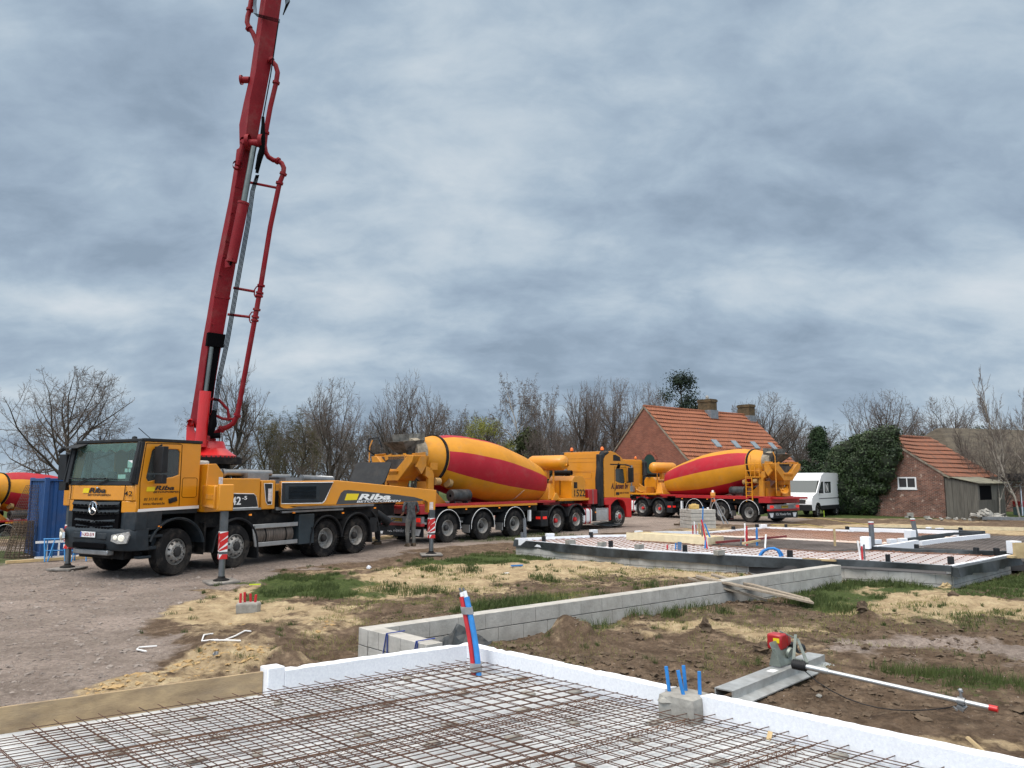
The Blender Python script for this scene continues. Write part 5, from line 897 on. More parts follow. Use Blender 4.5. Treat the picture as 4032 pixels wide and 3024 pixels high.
    for s in (-1, 1): mr = MB(); mr.b2((11.72, s * 1.32, 2.05), (11.86, s * 1.55, 2.72)); mr.tube([(11.62, s * 1.1, 2.9), (11.80, s * 1.45, 2.78)], .04, 7); mr.tube([(11.75, s * 1.2, 2.05), (11.80, s * 1.45, 2.05)], .03, 7); mr.build('mirror', BLK, root, bevel=.03)
    bc = MB(); [bc.lathe([(0, .07), (.02, .075), (.10, .07), (.15, .04), (.16, 0)], (10.3, y, 3.50), (0, 0, 1), 14) for y in (-.85, .85)]; bc.build('beacon', mat('beacon_orange', (.75, .16, .02), .3, emit=.15), root); bb = MB(); [bb.lathe([(0, .05), (.09, .05)], (10.3, y, 3.42), (0, 0, 1), 10) for y in (-.85, .85)]; bb.build('beacon_foot', BLK, root)
    dh = MB(); [dh.b2((10.80, s * 1.235, 1.48), (11.06, s * 1.25, 1.60)) for s in (-1, 1)]; dh.build('door_handle', BLK, co, bevel=.01)
    return root
mixer = empty('concrete_mixer_truck', P(1765, 2137) + Vector((math.cos(R(140)) * 1.25, math.sin(R(140)) * 1.25, 0)), R(50), 'striped concrete mixer truck behind the pump truck, its red and yellow cab on the right', 'mixer truck', 'concrete mixer trucks')
build_mixer(mixer)
mixer2 = copy_tree(mixer); mixer2.location = P(2949, 2057) - Vector((math.cos(R(215)) * 1.25, math.sin(R(215)) * 1.25, 0)); mixer2.rotation_euler.z = R(125)
mixer2['label'] = 'striped mixer truck seen from its rear in front of the farmhouse beside the white van'
mixer3 = copy_tree(mixer); mixer3.location = (-27.2, 40.6, -1.25); mixer3.rotation_euler.z = R(68); mixer3['label'] = 'striped mixer truck mostly hidden behind the blue container at the left edge'
def side_r(a0, b0, y=-1.2335): return lambda a, b, c=0: Vector((a0 + a, y - c, b0 + b))
text('A. Jansen bv', 'lettering', side_r(10.38, 1.66), 1.5, .36, mat('dark_red_lettering', (.07, .010, .010), .5), mixer, shear=.35, bold=.04)
text('088 0778788', 'lettering', side_r(11.12, 1.52), .78, .08, MATS['dark_red_lettering'], mixer, bold=.004)
text('1522', 'lettering', side_r(7.72, 1.45, -1.112), .80, .30, BSTK, mixer, bold=.01)
text('15', 'lettering', lambda a, b, c=0: Vector((-1.30 + a * .5, .50 + c + .05, 3.22 + b)) + Vector((0, 0, 0)), .5, .18, BSTK, mixer2, bold=.01)
sc_ = MB(); ctr = A0 + AX * 5.3; fv = lambda a, r_: ctr + AX * (a * .35) + (AX.cross(Vector((0, 0, 1))).normalized() * math.cos(r_) + Vector((0, 0, 1)).cross(Vector((0, 1, 0))) * 0 + (AX.cross(Vector((0, 0, 1))).normalized().cross(AX)) * math.sin(r_)) * (1.075 - a * .045)
pts = [fv(t - .5, R(-62 + 34 * t + 8 * math.sin(t * 3))) for t in [i / 8 for i in range(9)]]; sc_.tube(pts, [.004, .02, .028, .03, .03, .028, .022, .014, .004], 5); sc_.build('paint_scratch', mat('scratch_tan', (.50, .32, .20), .7), mixer)

dm_ = [q for q in bpy.data.objects if q.parent == mixer and q.name.startswith('drum')][0]
Mt = Matrix.Translation(A0) @ Matrix.Rotation(R(-26), 4, AX) @ Matrix.Translation(-A0); dm_.matrix_basis = Mt
# ================================================================ foreground slab: insulation, formwork, mesh
EPS = mat('white_foam', (.78, .80, .83), .85, col2=(.66, .68, .73), scale=45, bump=.12, bscale=120, spec=.2)
FOIL = mat('white_sheet', (.58, .60, .61), .6, col2=(.40, .42, .44), scale=2.2, bump=.3, bscale=14)
RUST = mat('rusty_bar', (.12, .065, .045), .85, col2=(.055, .034, .028), scale=9, spec=.3)
RUSTL = mat('rusty_bar_light', (.20, .10, .05), .85, col2=(.09, .05, .035), scale=5)
CONC = mat('concrete', (.36, .35, .32), .9, col2=(.22, .21, .19), scale=6, bump=.4, bscale=25, spec=.2)
BLOCK = mat('lime_block', (.47, .455, .425), .9, col2=(.33, .32, .295), scale=4, dirt=.28, bump=.3, bscale=30, spec=.15)
PLY = mat('formwork_ply', (.44, .32, .18), .7, col2=(.24, .17, .10), scale=3.5, stretch=(1, 1, 2.5), bump=.3, dirt=.35)
WOOD = mat('raw_wood', (.52, .40, .22), .8, col2=(.38, .27, .14), scale=5, bump=.3)
OLDW = mat('weathered_plank', (.38, .32, .25), .85, col2=(.20, .16, .12), scale=5, stretch=(1, 6, 1), bump=.4)
BLUE = mat('blue_pipe', (.02, .20, .55), .5, var=.12); RPIPE = mat('red_pipe', (.50, .02, .03), .5, var=.1); GPIPE = mat('grey_pipe', (.12, .13, .145), .5, var=.12); TAPE = mat('silver_tape', (.34, .34, .34), .4, metal=.3, var=.2)
MEMB = mat('black_membrane', (.040, .048, .053), .5, var=.35, scale=3, bump=.5, bscale=5)
ZS = .195
o = MB(); o.add([SL(-.1, -.1, ZS - .02), SL(9, -.1, ZS - .02), SL(9, 9, ZS - .02), SL(-.1, 9, ZS - .02)], [(0, 3, 2, 1)])
# insulation sheets, each with its own tone and a hair of height difference
rnd = random.Random(4); sh = MB()
for i in range(8):
    for j in range(10):
        a0, b0 = i * 1.2, j * .9; z = ZS + rnd.uniform(0, .006)
        sh.add([SL(a0 + .006, b0 + .006, z), SL(min(9, a0 + 1.194), b0 + .006, z), SL(min(9, a0 + 1.194), b0 + .894, z), SL(a0 + .006, b0 + .894, z), SL(a0 + .006, b0 + .006, z - .03), SL(min(9, a0 + 1.194), b0 + .006, z - .03), SL(min(9, a0 + 1.194), b0 + .894, z - .03), SL(a0 + .006, b0 + .894, z - .03)], [(0, 1, 2, 3)[::-1], (0, 1, 5, 4), (1, 2, 6, 5), (2, 3, 7, 6), (3, 0, 4, 7)])
sh.v += o.v; n0 = len(sh.v) - 4; sh.f.append((n0, n0 + 3, n0 + 2, n0 + 1)); sh.m.append(0)
tag(sh.build('insulation_floor', FOIL, smooth=False), 'white insulation boards covering the floor under the rusty mesh', 'insulation')
def upstand(a0, a1, fn, w, z1, label, name='foam_upstand', seed=1):   # foam edge, slightly chipped along its top
    rn = random.Random(seed); n = max(2, int((a1 - a0) / .06)); m_ = MB(); rings = []
    for i in range(n + 1):
        t = a0 + (a1 - a0) * i / n; zo = z1 + rn.uniform(-.003, .002) - (rn.random() < .05) * .012; zi = z1 + rn.uniform(-.004, .004); wo = rn.uniform(-.004, .004)
        rings.append([fn(t, 0 + wo, ZS - .05), fn(t, w, ZS - .05), fn(t, w, zi), fn(t, 0 + wo, zo)])
    m_.loft(rings); return tag(m_.build(name, EPS, smooth=True, angle=25), label, 'foam edge', 'white foam edges of the near slab')
B1 = 2.60; B2 = 2.93
upstand(0, 2.08, lambda t, w, z: SL(t, w, z), .14, .40, 'white foam edge running from the far corner to the formwork board', seed=1)
upstand(.14, 1.35, lambda t, w, z: SL(w, t, z), .14, .40, 'first white foam edge piece right of the red and blue pipes', seed=2)
upstand(1.352, B1, lambda t, w, z: SL(w, t, z), .14, .395, 'white foam edge piece just left of the block with blue tubes', seed=3)
upstand(B2, 9, lambda t, w, z: SL(w, t, z), .14, .40, 'long white foam edge from the block with blue tubes to the right', seed=4)
e = MB(); e.add([SL(2.08, -.02, .1), SL(2.24, -.02, .1), SL(2.24, .13, .1), SL(2.08, .13, .1), SL(2.08, -.02, .44), SL(2.24, -.02, .44), SL(2.24, .13, .44), SL(2.08, .13, .44)], [(3, 2, 1, 0), (4, 5, 6, 7), (0, 1, 5, 4), (1, 2, 6, 5), (2, 3, 7, 6), (3, 0, 4, 7)][::1])
tag(e.build('foam_block', EPS, bevel=.012), 'upright white foam block at the end of the wooden formwork board', 'foam block')
def board(a0, a1, label):
    b = MB(); q = lambda a, w, z: SL(a, w, z); b.add([q(a0, .03, .12), q(a1, .03, .12), q(a1, .055, .12), q(a0, .055, .12), q(a0, .03, .40), q(a1, .03, .40), q(a1, .055, .40), q(a0, .055, .40)], [(3, 2, 1, 0), (4, 5, 6, 7), (0, 1, 5, 4), (1, 2, 6, 5), (2, 3, 7, 6), (3, 0, 4, 7)])
    return tag(b.build('formwork_board', PLY, bevel=.003), label, 'board', 'plywood formwork boards')
board(2.245, 4.78, 'brown plywood formwork board between the foam block and the bottom left'); board(4.785, 7.2, 'brown plywood formwork board running out of the left edge of the picture')
# welded mesh sheets
def mesh_sheet(a0, a1, b0, b1, sa, sb, z, label, seed, oa=0, ob=0, r=.0036, m=RUST):
    rn = random.Random(seed); mb = MB(); k = 0
    a = a0 + oa
    while a <= a1: # bars along b
        j = rn.uniform(-.006, .006); mb.tube([SL(a + j, b0 - .03 + rn.uniform(-.01, .01), z + .008), SL(a + j, (b0 + b1) / 2, z + .008 + rn.uniform(-.004, .004)), SL(a + j, b1, z + .008)], r, 5); a += sa
    b = b0 + ob
    while b <= b1:
        j = rn.uniform(-.006, .006); mb.tube([SL(a0 - .03 + rn.uniform(-.01, .01), b + j, z), SL((a0 + a1) / 2, b + j, z + rn.uniform(-.004, .004)), SL(a1, b + j, z)], r, 5); b += sb
    return tag(mb.build('reinforcement_mesh', m), label, 'steel mesh', 'rusty mesh sheets on the near slab')
mesh_sheet(.17, 8.9, .27, 8.9, .15, .15, 0.223, 'lower layer of rusty steel mesh over the near slab', 1)
mesh_sheet(.12, 4.2, .24, 2.5, .15, .15, 0.278, 'upper rusty mesh sheet in the far corner of the near slab', 2, .07, .075)
mesh_sheet(1.6, 8.9, .30, 3.4, .30, .15, 0.242, 'upper rusty mesh sheet beside the wooden formwork board', 3, .10, .105)
mesh_sheet(.12, 5.0, 2.3, 8.9, .15, .15, 0.282, 'upper rusty mesh sheet in the right foreground', 4, .012, .02)

def girder(b, a0, a1, label, seed):
    rn = random.Random(seed); mb = MB(); a = a0; t = MB()
    mb.tube([SL(a0, b, .251), SL(a1, b, .251)], .004, 5, m=0)
    pts = []
    while a < a1: pts += [SL(a, b - .04, .20), SL(a + .05, b, .249)]; a += .10
    mb.tube(pts, .0024, 4); pts = [SL(a0 + .05 * i, b + (.04 if i % 2 == 0 else 0), .20 if i % 2 == 0 else .249) for i in range(int((a1 - a0) / .05))]; mb.tube(pts, .0024, 4)
    return tag(mb.build('lattice_spacer', RUSTL), label, 'mesh support', 'zigzag wire supports under the upper mesh')
for i, (b, a0, a1) in enumerate(((.28, .2, 2.4), (1.15, .2, 4.5), (2.05, .3, 6.0), (2.95, .3, 6.5), (3.85, .3, 7), (4.8, .3, 7))): girder(b, a0, a1, 'thin zigzag wire support strip between the two mesh layers', i)
sp0 = None
for i, (px, py) in enumerate(((1603, 2662), (2060, 2660), (1820, 2718), (2080, 2718), (2265, 2712), (1520, 2758), (1325, 2705), (2060, 2782), (1430, 2878), (2255, 2830), (1770, 2838), (2020, 2890), (2300, 3000), (1700, 2915), (1230, 2805), (1095, 2755), (780, 2815), (865, 2890), (400, 2897), (635, 2872), (465, 2950), (1015, 2950), (775, 2978), (2580, 2830), (2500, 2900), (2830, 2985), (3300, 2960))):
    p_ = P(px, py, ZS + .04); mb = MB()
    if sp0 is None: mb.box((0, 0, 0), (.13, .07, .03)); sp0 = mb.build('concrete_spacer', CONC, bevel=.006); s_ = sp0
    else: s_ = sp0.copy(); COL.objects.link(s_)
    s_.location = (p_.x, p_.y, ZS + .010); s_.rotation_euler.z = math.atan2(SUL.y, SUL.x) + rnd.uniform(-.3, .3) + (1.57 if i % 3 == 0 else 0); tag(s_, 'small grey concrete block lying under the mesh of the near slab', 'spacer block', 'concrete spacer blocks under the mesh')
mb = MB(); p_ = P(3030, 2897, .3); mb.box((0, 0, 0), (.10, .035, .012)); o = mb.build('wood_chip', WOOD, bevel=.004); o.location = p_; o.rotation_euler = (.2, -.3, 1.1); tag(o, 'pale wood offcut lying on the mesh at lower right', 'wood offcut')
for i, (px, py, L_) in enumerate(((3850, 2940, .16),)):
    mb = MB(); mb.box((0, 0, 0), (L_, .05, .02)); o = mb.build('wood_stake', WOOD, bevel=.003); o.location = P(px, py, .36); o.rotation_euler = (.3, -.6, 2.2); tag(o, 'short wooden stake sticking up behind the foam edge at lower right', 'wood stake')
# block with four blue tubes
c0 = SL(.13, (B1 + B2) / 2 + .02, 0); mb = MB(); ang = math.atan2(SUR.y, SUR.x)
rt_ = empty('tube_block', (c0.x, c0.y, 0), ang, 'broken concrete block holding four short blue tubes at the slab edge', 'concrete block')
mb.loft([[(x * k, y * k, z) for x, y in ((-.165, -.15), (.165, -.15), (.17, 0), (.165, .14), (0, .15), (-.165, .14))] for z, k in ((.02, 1), (.33, 1), (.385, .96), (.40, .8))]); mb.blob((-.10, -.14, .35), (.06, .04, .04), 3, 5, .3); mb.build('block', CONC, rt_, smooth=False, bevel=.01)
for i, (x, y, h, lx, ly) in enumerate(((-.11, -.06, .235, -.03, .0), (-.02, .05, .24, -.02, .0), (.03, -.06, .225, -.05, -.01), (.12, .03, .22, .0, 0))):
    t = MB(); t.tube([(x, y, .36), (x + lx * .5, y + ly, .36 + h * .5), (x + lx, y + ly, .36 + h)], .0155, 12); t.build('tube', BLUE, rt_)
# leaning bundle of red and blue pipes
pb = P(1878, 2616, .30); pb.z = .16; pt = D(1822, 2315, pb.y + .12)
rt_ = empty('pipe_bundle', pb, 0, 'red and blue insulated pipe bundle with tape leaning up from the slab corner', 'pipe bundle'); L0 = Vector((0, 0, 0)); L1 = Vector(pt) - pb
def along(t, dx=0): c = L0.lerp(L1, t); c.x += dx + .045 * math.sin(t * 2.2) * (1 - t) ; return c
t = MB(); t.tube([along(k / 8 * .90, -.030) for k in range(9)], .026, 12); t.build('red_pipe', RPIPE, rt_); t = MB(); t.tube([along(k / 8 * .90, .022) + Vector((0, -.012, 0)) for k in range(9)], .030, 12); t.build('blue_pipe', mat('blue_foam', (.03, .23, .60), .6, var=.12, scale=10), rt_)
t = MB(); t.tube([along(.86, -.02), along(.95, -.025)], .019, 10); t.tube([along(.86, .02), along(.965, .012)], .021, 10); t.build('white_core', WSTK, rt_); t = MB(); t.tube([along(.94, -.02), along(1.0, -.035)], .011, 8); t.tube([along(.94, .02), along(1.0, .0)], .012, 8); t.build('pipe_end', GPIPE, rt_)
for a, b in ((.71, .79), (.08, .17)):
    t = MB(); q0, q1 = along(a), along(b); t.loft([[c + Vector((x, y, 0)) for x, y in ((-.062, -.03), (-.03, -.046), (.03, -.046), (.058, -.03), (.058, .03), (-.03, .034), (-.062, .02))] for c in (q0, q1)]); t.build('tape', TAPE, rt_)
# red tubes in a concrete lump on the sand
q = P(978, 2408); rt_ = empty('red_tube_block', (q.x, q.y, ground_z(q.x, q.y) - .05), .3, 'concrete lump with four upright red tubes on the sand', 'concrete block')
mb = MB(); mb.loft([[(x * k, y * k, z) for x, y in ((-.2, -.11), (.14, -.14), (.2, 0), (.16, .12), (-.18, .12))] for z, k in ((-.05, .75), (.05, .95), (.17, 1), (.20, .92))]); mb.build('block', CONC, rt_, smooth=False, bevel=.012)
for x, y, h, lx in ((-.13, -.02, .17, .0), (-.06, .03, .18, -.01), (.03, .05, .15, -.01), (.10, -.02, .14, .01)): t = MB(); t.tube([(x, y, .17), (x + lx, y, .18 + h)], .020, 10); t.build('tube', RPIPE, rt_)
# ================================================================ block wall (sand-lime blocks)
def block_wall(name, p0, dv, nv, L_, t, z0, courses, label, bl=.44, h=.198, seed=0, z1off=0, shift=0):
    rn = random.Random(seed); mb = MB(); joint = .005
    for c in range(courses):
        s = -(bl / 2 if (c + shift) % 2 else 0)
        while s < L_:
            a, b = max(0, s) + joint / 2, min(L_, s + bl) - joint / 2
            if b - a > .04:
                j = rn.uniform(-.004, .004); zt = z0 + (c + 1) * (h + .006) - .011; zb = z0 + c * (h + .006); qs = []
                for z in (zb, zt):
                    for u, w in ((a, 0), (b, 0), (b, t), (a, t)): q = p0 + dv * u + nv * (w + j); qs.append((q.x, q.y, z))
                mb.add(qs, [(3, 2, 1, 0), (4, 5, 6, 7), (0, 1, 5, 4), (1, 2, 6, 5), (2, 3, 7, 6), (3, 0, 4, 7)])
            s += bl
        if c < courses:   # mortar bed, set back
            qs = [p0 + dv * u + nv * w for u, w in ((.01, .012), (L_ - .01, .012), (L_ - .01, t - .012), (.01, t - .012))]; z = z0 + (c + 1) * (h + .006) - .008; zz = z + (.010 if c < courses - 1 else -.02)
            mb.add([(q.x, q.y, z - .19) for q in qs] + [(q.x, q.y, zz) for q in qs], [(3, 2, 1, 0), (4, 5, 6, 7), (0, 1, 5, 4), (1, 2, 6, 5), (2, 3, 7, 6), (3, 0, 4, 7)], 1)
    return tag(mb.build(name, [BLOCK, mat('dark_mortar', (.12, .12, .115), .9)], bevel=.004, smooth=False), label, 'block wall', 'low walls of pale grey blocks')
block_wall('block_wall', W0, WV, WN, WLEN - .05, .215, -.212, 3, 'long low wall of pale grey blocks running diagonally to the far slab', seed=1)
block_wall('block_wall', W0 + LV * .218, LV, Vector((-LV.y, LV.x)), 1.16, .215, -.212, 3, 'short end of the block wall reaching the near slab corner', seed=2, shift=1)
st = MB()    # blue straps over the short wall
for s in (.62, 1.20):
    p0 = W0 + LV * s; n_ = Vector((-LV.y, LV.x)); q = lambda w, z, d=0: Vector(((p0 + n_ * w + LV * d).x, (p0 + n_ * w + LV * d).y, z))
    strap = MB(); strap.tube([q(-.012, .02, -.10), q(-.012, .405, .0), q(.22, .41, .03)], .008, 5); strap.tube([q(-.012, .02, .02), q(-.012, .405, .02)], .008, 5); tag(strap.build('blue_strap', mat('strap_blue', (.02, .05, .25), .6)), 'dark blue strap over the short wall, ' + ('the left of two' if s < 1 else 'the one nearer the pipe bundle'), 'strap', 'blue straps on the block wall')
# black sheet folded by the pipe bundle
q = P(1790, 2530, .35); mb = MB(); n = 14; pts = []
for i in range(n + 1):
    for j in range(4):
        u = i / n; x = u * 1.0 - .5; hgt = .30 * math.exp(-((u - .33) / .16) ** 2) + .12 * math.exp(-((u - .7) / .15) ** 2) + .05; pts.append((x, j * .09 + .03 * math.sin(i * 1.7 + j), .22 + hgt * (j / 3) + .02 * math.sin(i * 2.3 + j * 2) - .12 * (j == 0)))
mb.add(pts, [(i * 4 + j, (i + 1) * 4 + j, (i + 1) * 4 + j + 1, i * 4 + j + 1) for i in range(n) for j in range(3)]); o = mb.build('black_sheet', MEMB, smooth=False); o.location = (q.x + .05, q.y + .30, .12); o.rotation_euler.z = -.35; o.scale = (.62, .7, .62); sm = o.modifiers.new('s', 'SOLIDIFY'); sm.thickness = .006; tag(o, 'crumpled black plastic sheet behind the foam corner', 'plastic sheet')
# ================================================================ far slab
s2c = sum((Vector((*q, 0)) for q in S2), Vector()) / len(S2)
def poly_obj(name, pts, z, m, th=.05): mb = MB(); mb.plate([[(a, b) for a, b in pts]], (lambda a, b, c=0: Vector((a, b, z + c))), th); return mb.build(name, m, smooth=False)
tag(poly_obj('far_slab_base', S2, .02, mat('dark_slab_floor', (.075, .075, .078), .9, col2=(.045, .04, .038), scale=1.5), .22), 'dark floor of the far slab between its mesh fields', 'slab')
R1 = PP((2050, 2128), (2330, 2116), (2465, 2113), (2560, 2124), (2785, 2146), (3080, 2160), (3258, 2172), (3427, 2167), (3601, 2172), (3955, 2190), (3744, 2228), (3279, 2203), (3135, 2198), (2900, 2183), (2482, 2162), z=.36)
R2 = PP((2795, 2101), (2969, 2085), (3023, 2081), (3345, 2094), (3775, 2104), (3630, 2130), (3453, 2137), (3089, 2118), (2900, 2111), (2790, 2106), z=.36)
def field(name, poly, z, label, bar_r, white, sx=.15, seed=0):
    po = empty(name, (poly[0][0], poly[0][1], 0), 0, label, 'steel mesh'); ox, oy = poly[0]
    mb = MB(); mb.plate([[(a - ox, b - oy) for a, b in poly]], (lambda a, b, c=0: Vector((a, b, z - .03 + c))), .02); mb.build('foam_floor', white, po, smooth=False)
    u = (Vector(S2[13]) - Vector(S2[0])).normalized(); v_ = Vector((-u.y, u.x)); mb = MB(); P2 = [Vector(q) for q in poly]
    for d, nn in ((u, v_), (v_, u)):
        vals = [q.dot(nn) for q in P2]; t = math.ceil(min(vals) / sx) * sx + .03
        while t < max(vals):
            xs = []
            for i in range(len(P2)):
                a, b = P2[i], P2[(i + 1) % len(P2)]; va, vb = a.dot(nn) - t, b.dot(nn) - t
                if (va < 0) != (vb < 0): q = a.lerp(b, va / (va - vb)); xs.append(q.dot(d))
            xs.sort()
            for i in range(0, len(xs) - 1, 2):
                q0, q1 = d * xs[i] + nn * t, d * xs[i + 1] + nn * t; mb.bar((q0.x - ox, q0.y - oy, z + .03), (q1.x - ox, q1.y - oy, z + .03), bar_r * 2, bar_r * 2)
            t += sx
    mb.build('mesh_bars', RUSTP, po, smooth=False); return po
RUSTP = mat('rust_orange_bar', (.27, .13, .08), .85, col2=(.15, .085, .06), scale=.8)
field('reinforcement_mesh', R1, .34, 'white foam field with rusty mesh along the front of the far slab', .0055, EPS, .25); field('reinforcement_mesh', R2, .34, 'mesh-covered white field along the back of the far slab', .0065, mat('foam_rusty', (.70, .64, .60), .8, col2=(.50, .32, .22), scale=.55), .25)
dk = PP((2800, 2112), (2900, 2114), (3089, 2122), (3453, 2140), (3610, 2134), (3890, 2108), (4200, 2116), (4200, 2180), (3980, 2172), (3600, 2150), (3430, 2158), (3258, 2166), (2900, 2146), (2785, 2142), z=.30)
def gridlines(poly, z, sx, r, label):
    u = (Vector(S2[13]) - Vector(S2[0])).normalized(); v_ = Vector((-u.y, u.x)); mb = MB(); P2 = [Vector(q) for q in poly]
    for d, nn in ((u, v_), (v_, u)):
        vals = [q.dot(nn) for q in P2]; t = min(vals) + .05
        while t < max(vals):
            xs = sorted(a.lerp(b, (a.dot(nn) - t) / ((a.dot(nn) - t) - (b.dot(nn) - t))).dot(d) for a, b in zip(P2, P2[1:] + P2[:1]) if (a.dot(nn) - t < 0) != (b.dot(nn) - t < 0))
            for i in range(0, len(xs) - 1, 2): q0, q1 = d * xs[i] + nn * t, d * xs[i + 1] + nn * t; mb.bar((q0.x, q0.y, z), (q1.x, q1.y, z), r * 2, r * 2)
            t += sx
    return tag(mb.build('reinforcement_mesh', mat('grey_bar', (.19, .16, .145), .8, var=.3, scale=.6), smooth=False), label, 'steel mesh')
gridlines(dk, .29, .15, .010, 'grey mesh over the dark middle and right of the far slab')
# foam edges and membrane around the far slab
def strip(name, pts, z0, z1, w, m, label, cat, wav=0, grp=None, seed=0, out=None):
    rn = random.Random(seed); P3 = []
    for (a, b) in zip(pts[:-1], pts[1:]):
        n = max(1, int((Vector(b) - Vector(a)).length / .25)); P3 += [Vector(a).lerp(Vector(b), i / n) for i in range(n)]
    P3.append(Vector(pts[-1])); rings = []; k = len(P3); ph = rn.uniform(0, 6)
    for i, p_ in enumerate(P3):
        d = (P3[min(i + 1, k - 1)] - P3[max(i - 1, 0)]).normalized(); n_ = Vector((d.y, -d.x)); j = wav * (math.sin(i * .9 + ph) + rn.uniform(-1, 1)); zb = z0 + wav * .8 * (math.sin(i * .35 + ph) + rn.uniform(-.6, .6))
        q0, q1 = p_ + n_ * (0 + j * .5), p_ + n_ * (w); rings.append([(q1.x + n_.x * j * 1.6, q1.y + n_.y * j * 1.6, zb), (q1.x, q1.y, z1), (q0.x, q0.y, z1 + abs(j) * .2), (q0.x, q0.y, zb)])
    mb = MB(); mb.loft(rings); return tag(mb.build(name, m, smooth=bool(wav), angle=50), label, cat, grp)
GE = 'white foam edges of the far slab'
cw = [P(*q, S2Z)[:2] for q in ()]
def pz(*pts, z=S2Z): return [Vector(P(a, b, z)[:2]) for a, b in pts]
strip('foam_upstand', pz((2034, 2124), (2328, 2112), (2470, 2109)), .25, S2Z + .03, -.10, EPS, 'white foam edge on the left back side of the far slab', 'foam edge', grp=GE)
strip('foam_upstand', pz((2475, 2104), (2631, 2094), (2755, 2095)), .25, S2Z + .02, -.10, EPS, 'white foam edge bulging out behind the pale plywood box', 'foam edge', grp=GE)
strip('foam_upstand', pz((2800, 2096), (2969, 2081), (3023, 2077), (3345, 2089)), .25, S2Z + .02, -.10, EPS, 'white foam edge at the back of the far slab near the tripod', 'foam edge', grp=GE)
strip('foam_upstand', pz((3345, 2088), (3560, 2094), (3775, 2101)), .25, S2Z + .09, -.14, EPS, 'thick white foam edge at the back right of the far slab', 'foam edge', grp=GE)
strip('foam_upstand', pz((3885, 2104), (3700, 2122), (3616, 2133)), .20, S2Z + .02, -.10, EPS, 'white foam edge sloping down to the tall grey pipes', 'foam edge', grp=GE)
strip('foam_upstand', pz((3600, 2134), (3520, 2148), (3440, 2158)), .20, S2Z + .06, -.12, EPS, 'short stepped foam edge between the two tall grey pipes', 'foam edge', grp=GE)
strip('foam_upstand', pz((3980, 2185), (3744, 2231)), .25, S2Z + .01, .09, EPS, 'white foam edge on the right end of the far slab', 'foam edge', grp=GE)
strip('foam_upstand', pz((2045, 2126), (2482, 2164), (2900, 2185), (3160, 2199)), .25, S2Z + .01, .04, EPS, 'thin white foam edge along the front of the far slab', 'foam edge', grp=GE)
GM = 'black membranes round the far slab'
strip('membrane', pz((2030, 2124), (2482, 2167), (2900, 2188), (3290, 2208)), .19, S2Z - .0, .06, MEMB, 'black membrane hanging over the long front edge of the far slab', 'membrane', .018, GM, 1)
strip('membrane', pz((3270, 2206), (3440, 2214), (3750, 2233)), .30, S2Z + .03, .13, MEMB, 'black membrane rolled along the edge right of the wall junction', 'membrane', .022, GM, 2)
strip('membrane', pz((3740, 2234), (3985, 2186)), .20, S2Z + .0, .15, MEMB, 'creased black membrane hanging on the right end of the far slab', 'membrane', .028, GM, 3)
strip('membrane', pz((3430, 2156), (3601, 2168), (3970, 2176)), .30, S2Z + .04, .10, MEMB, 'black membrane roll between the front mesh field and the dark floor', 'membrane', .03, GM, 4)
strip('membrane', pz((3330, 2086), (3560, 2090), (3780, 2097)), .30, S2Z + .10, -.05, MEMB, 'black membrane lying on the thick back foam edge', 'membrane', .03, GM, 5)
strip('membrane', pz((3740, 2098), (3885, 2104), (3740, 2112), (3640, 2124), (3580, 2134)), .38, S2Z + .10, .10, MEMB, 'crumpled black membrane over the back right foam corner', 'membrane', .05, GM, 6)
for (i0, i1), lb, sd_ in (((0, 17), 'pale block footing at the left end of the far slab front', 5), ((17, 16), 'pale block footing under the middle of the far slab front', 8), ((16, 14), 'pale block footing left of the wall junction', 9), ((14, 13), 'pale block footing right of the wall junction', 6), ((13, 12), 'pale block footing under the right end of the far slab', 7)):
    pa, pb_ = Vector(S2[i0]), Vector(S2[i1]); d_ = (pb_ - pa).normalized(); nn = Vector((-d_.y, d_.x)); nn = nn if nn.dot(Vector(s2c[:2]) - pa) > 0 else -nn
    block_wall('foundation_wall', pa - nn * .03, d_, nn, (pb_ - pa).length, .10, -.165, 2, lb, seed=sd_)
# black clamps, foam offcuts, posts, boxes on the far slab
def sbox(name, px, py, d, m, label, cat, grp, z=.37, rz=.5, tilt=0):
    mb = MB(); mb.box((0, 0, d[2] / 2), d); mb.box((0, d[1] * .35, d[2] * .9), (d[0] * .85, d[1] * .3, d[2] * .25)) if cat == 'clamp' else None; o = mb.build(name, m, bevel=.008); q = P(px, py, z); o.location = (q.x, q.y, z); o.rotation_euler = (tilt, 0, rz); return tag(o, label, cat, grp)
GC = 'black edge clamps on the far slab'
for px, py, lb in ((2141, 2134, 'nearest the left corner'), (2327, 2117, 'on the left back edge'), (2405, 2155, 'on the front edge below the plywood box'), (2697, 2173, 'right of the short blue pipe stubs'), (2888, 2092, 'beside the block stack'), (2981, 2083, 'on the back edge under the mixer lamp bar'), (3095, 2083, 'on the back edge below the van'), (3336, 2092, 'at the start of the thick back foam edge'), (3111, 2196, 'right of the blue hose'), (3610, 2170, 'between the front field and the dark floor'), (3845, 2184, 'on the inner edge near the right end'), (3497, 2214, 'on the front edge right of the taped stub'), (3745, 2224, 'at the right front corner'), (3925, 2186, 'at the far right corner'), (3783, 2097, 'at the back right corner')):
    sbox('edge_clamp', px, py, (.11, .09, .17), BLK, 'black plastic clamp ' + lb, 'clamp', GC, z=.36, rz=rnd.uniform(0, 1))
GF = 'loose foam offcuts on the far slab'
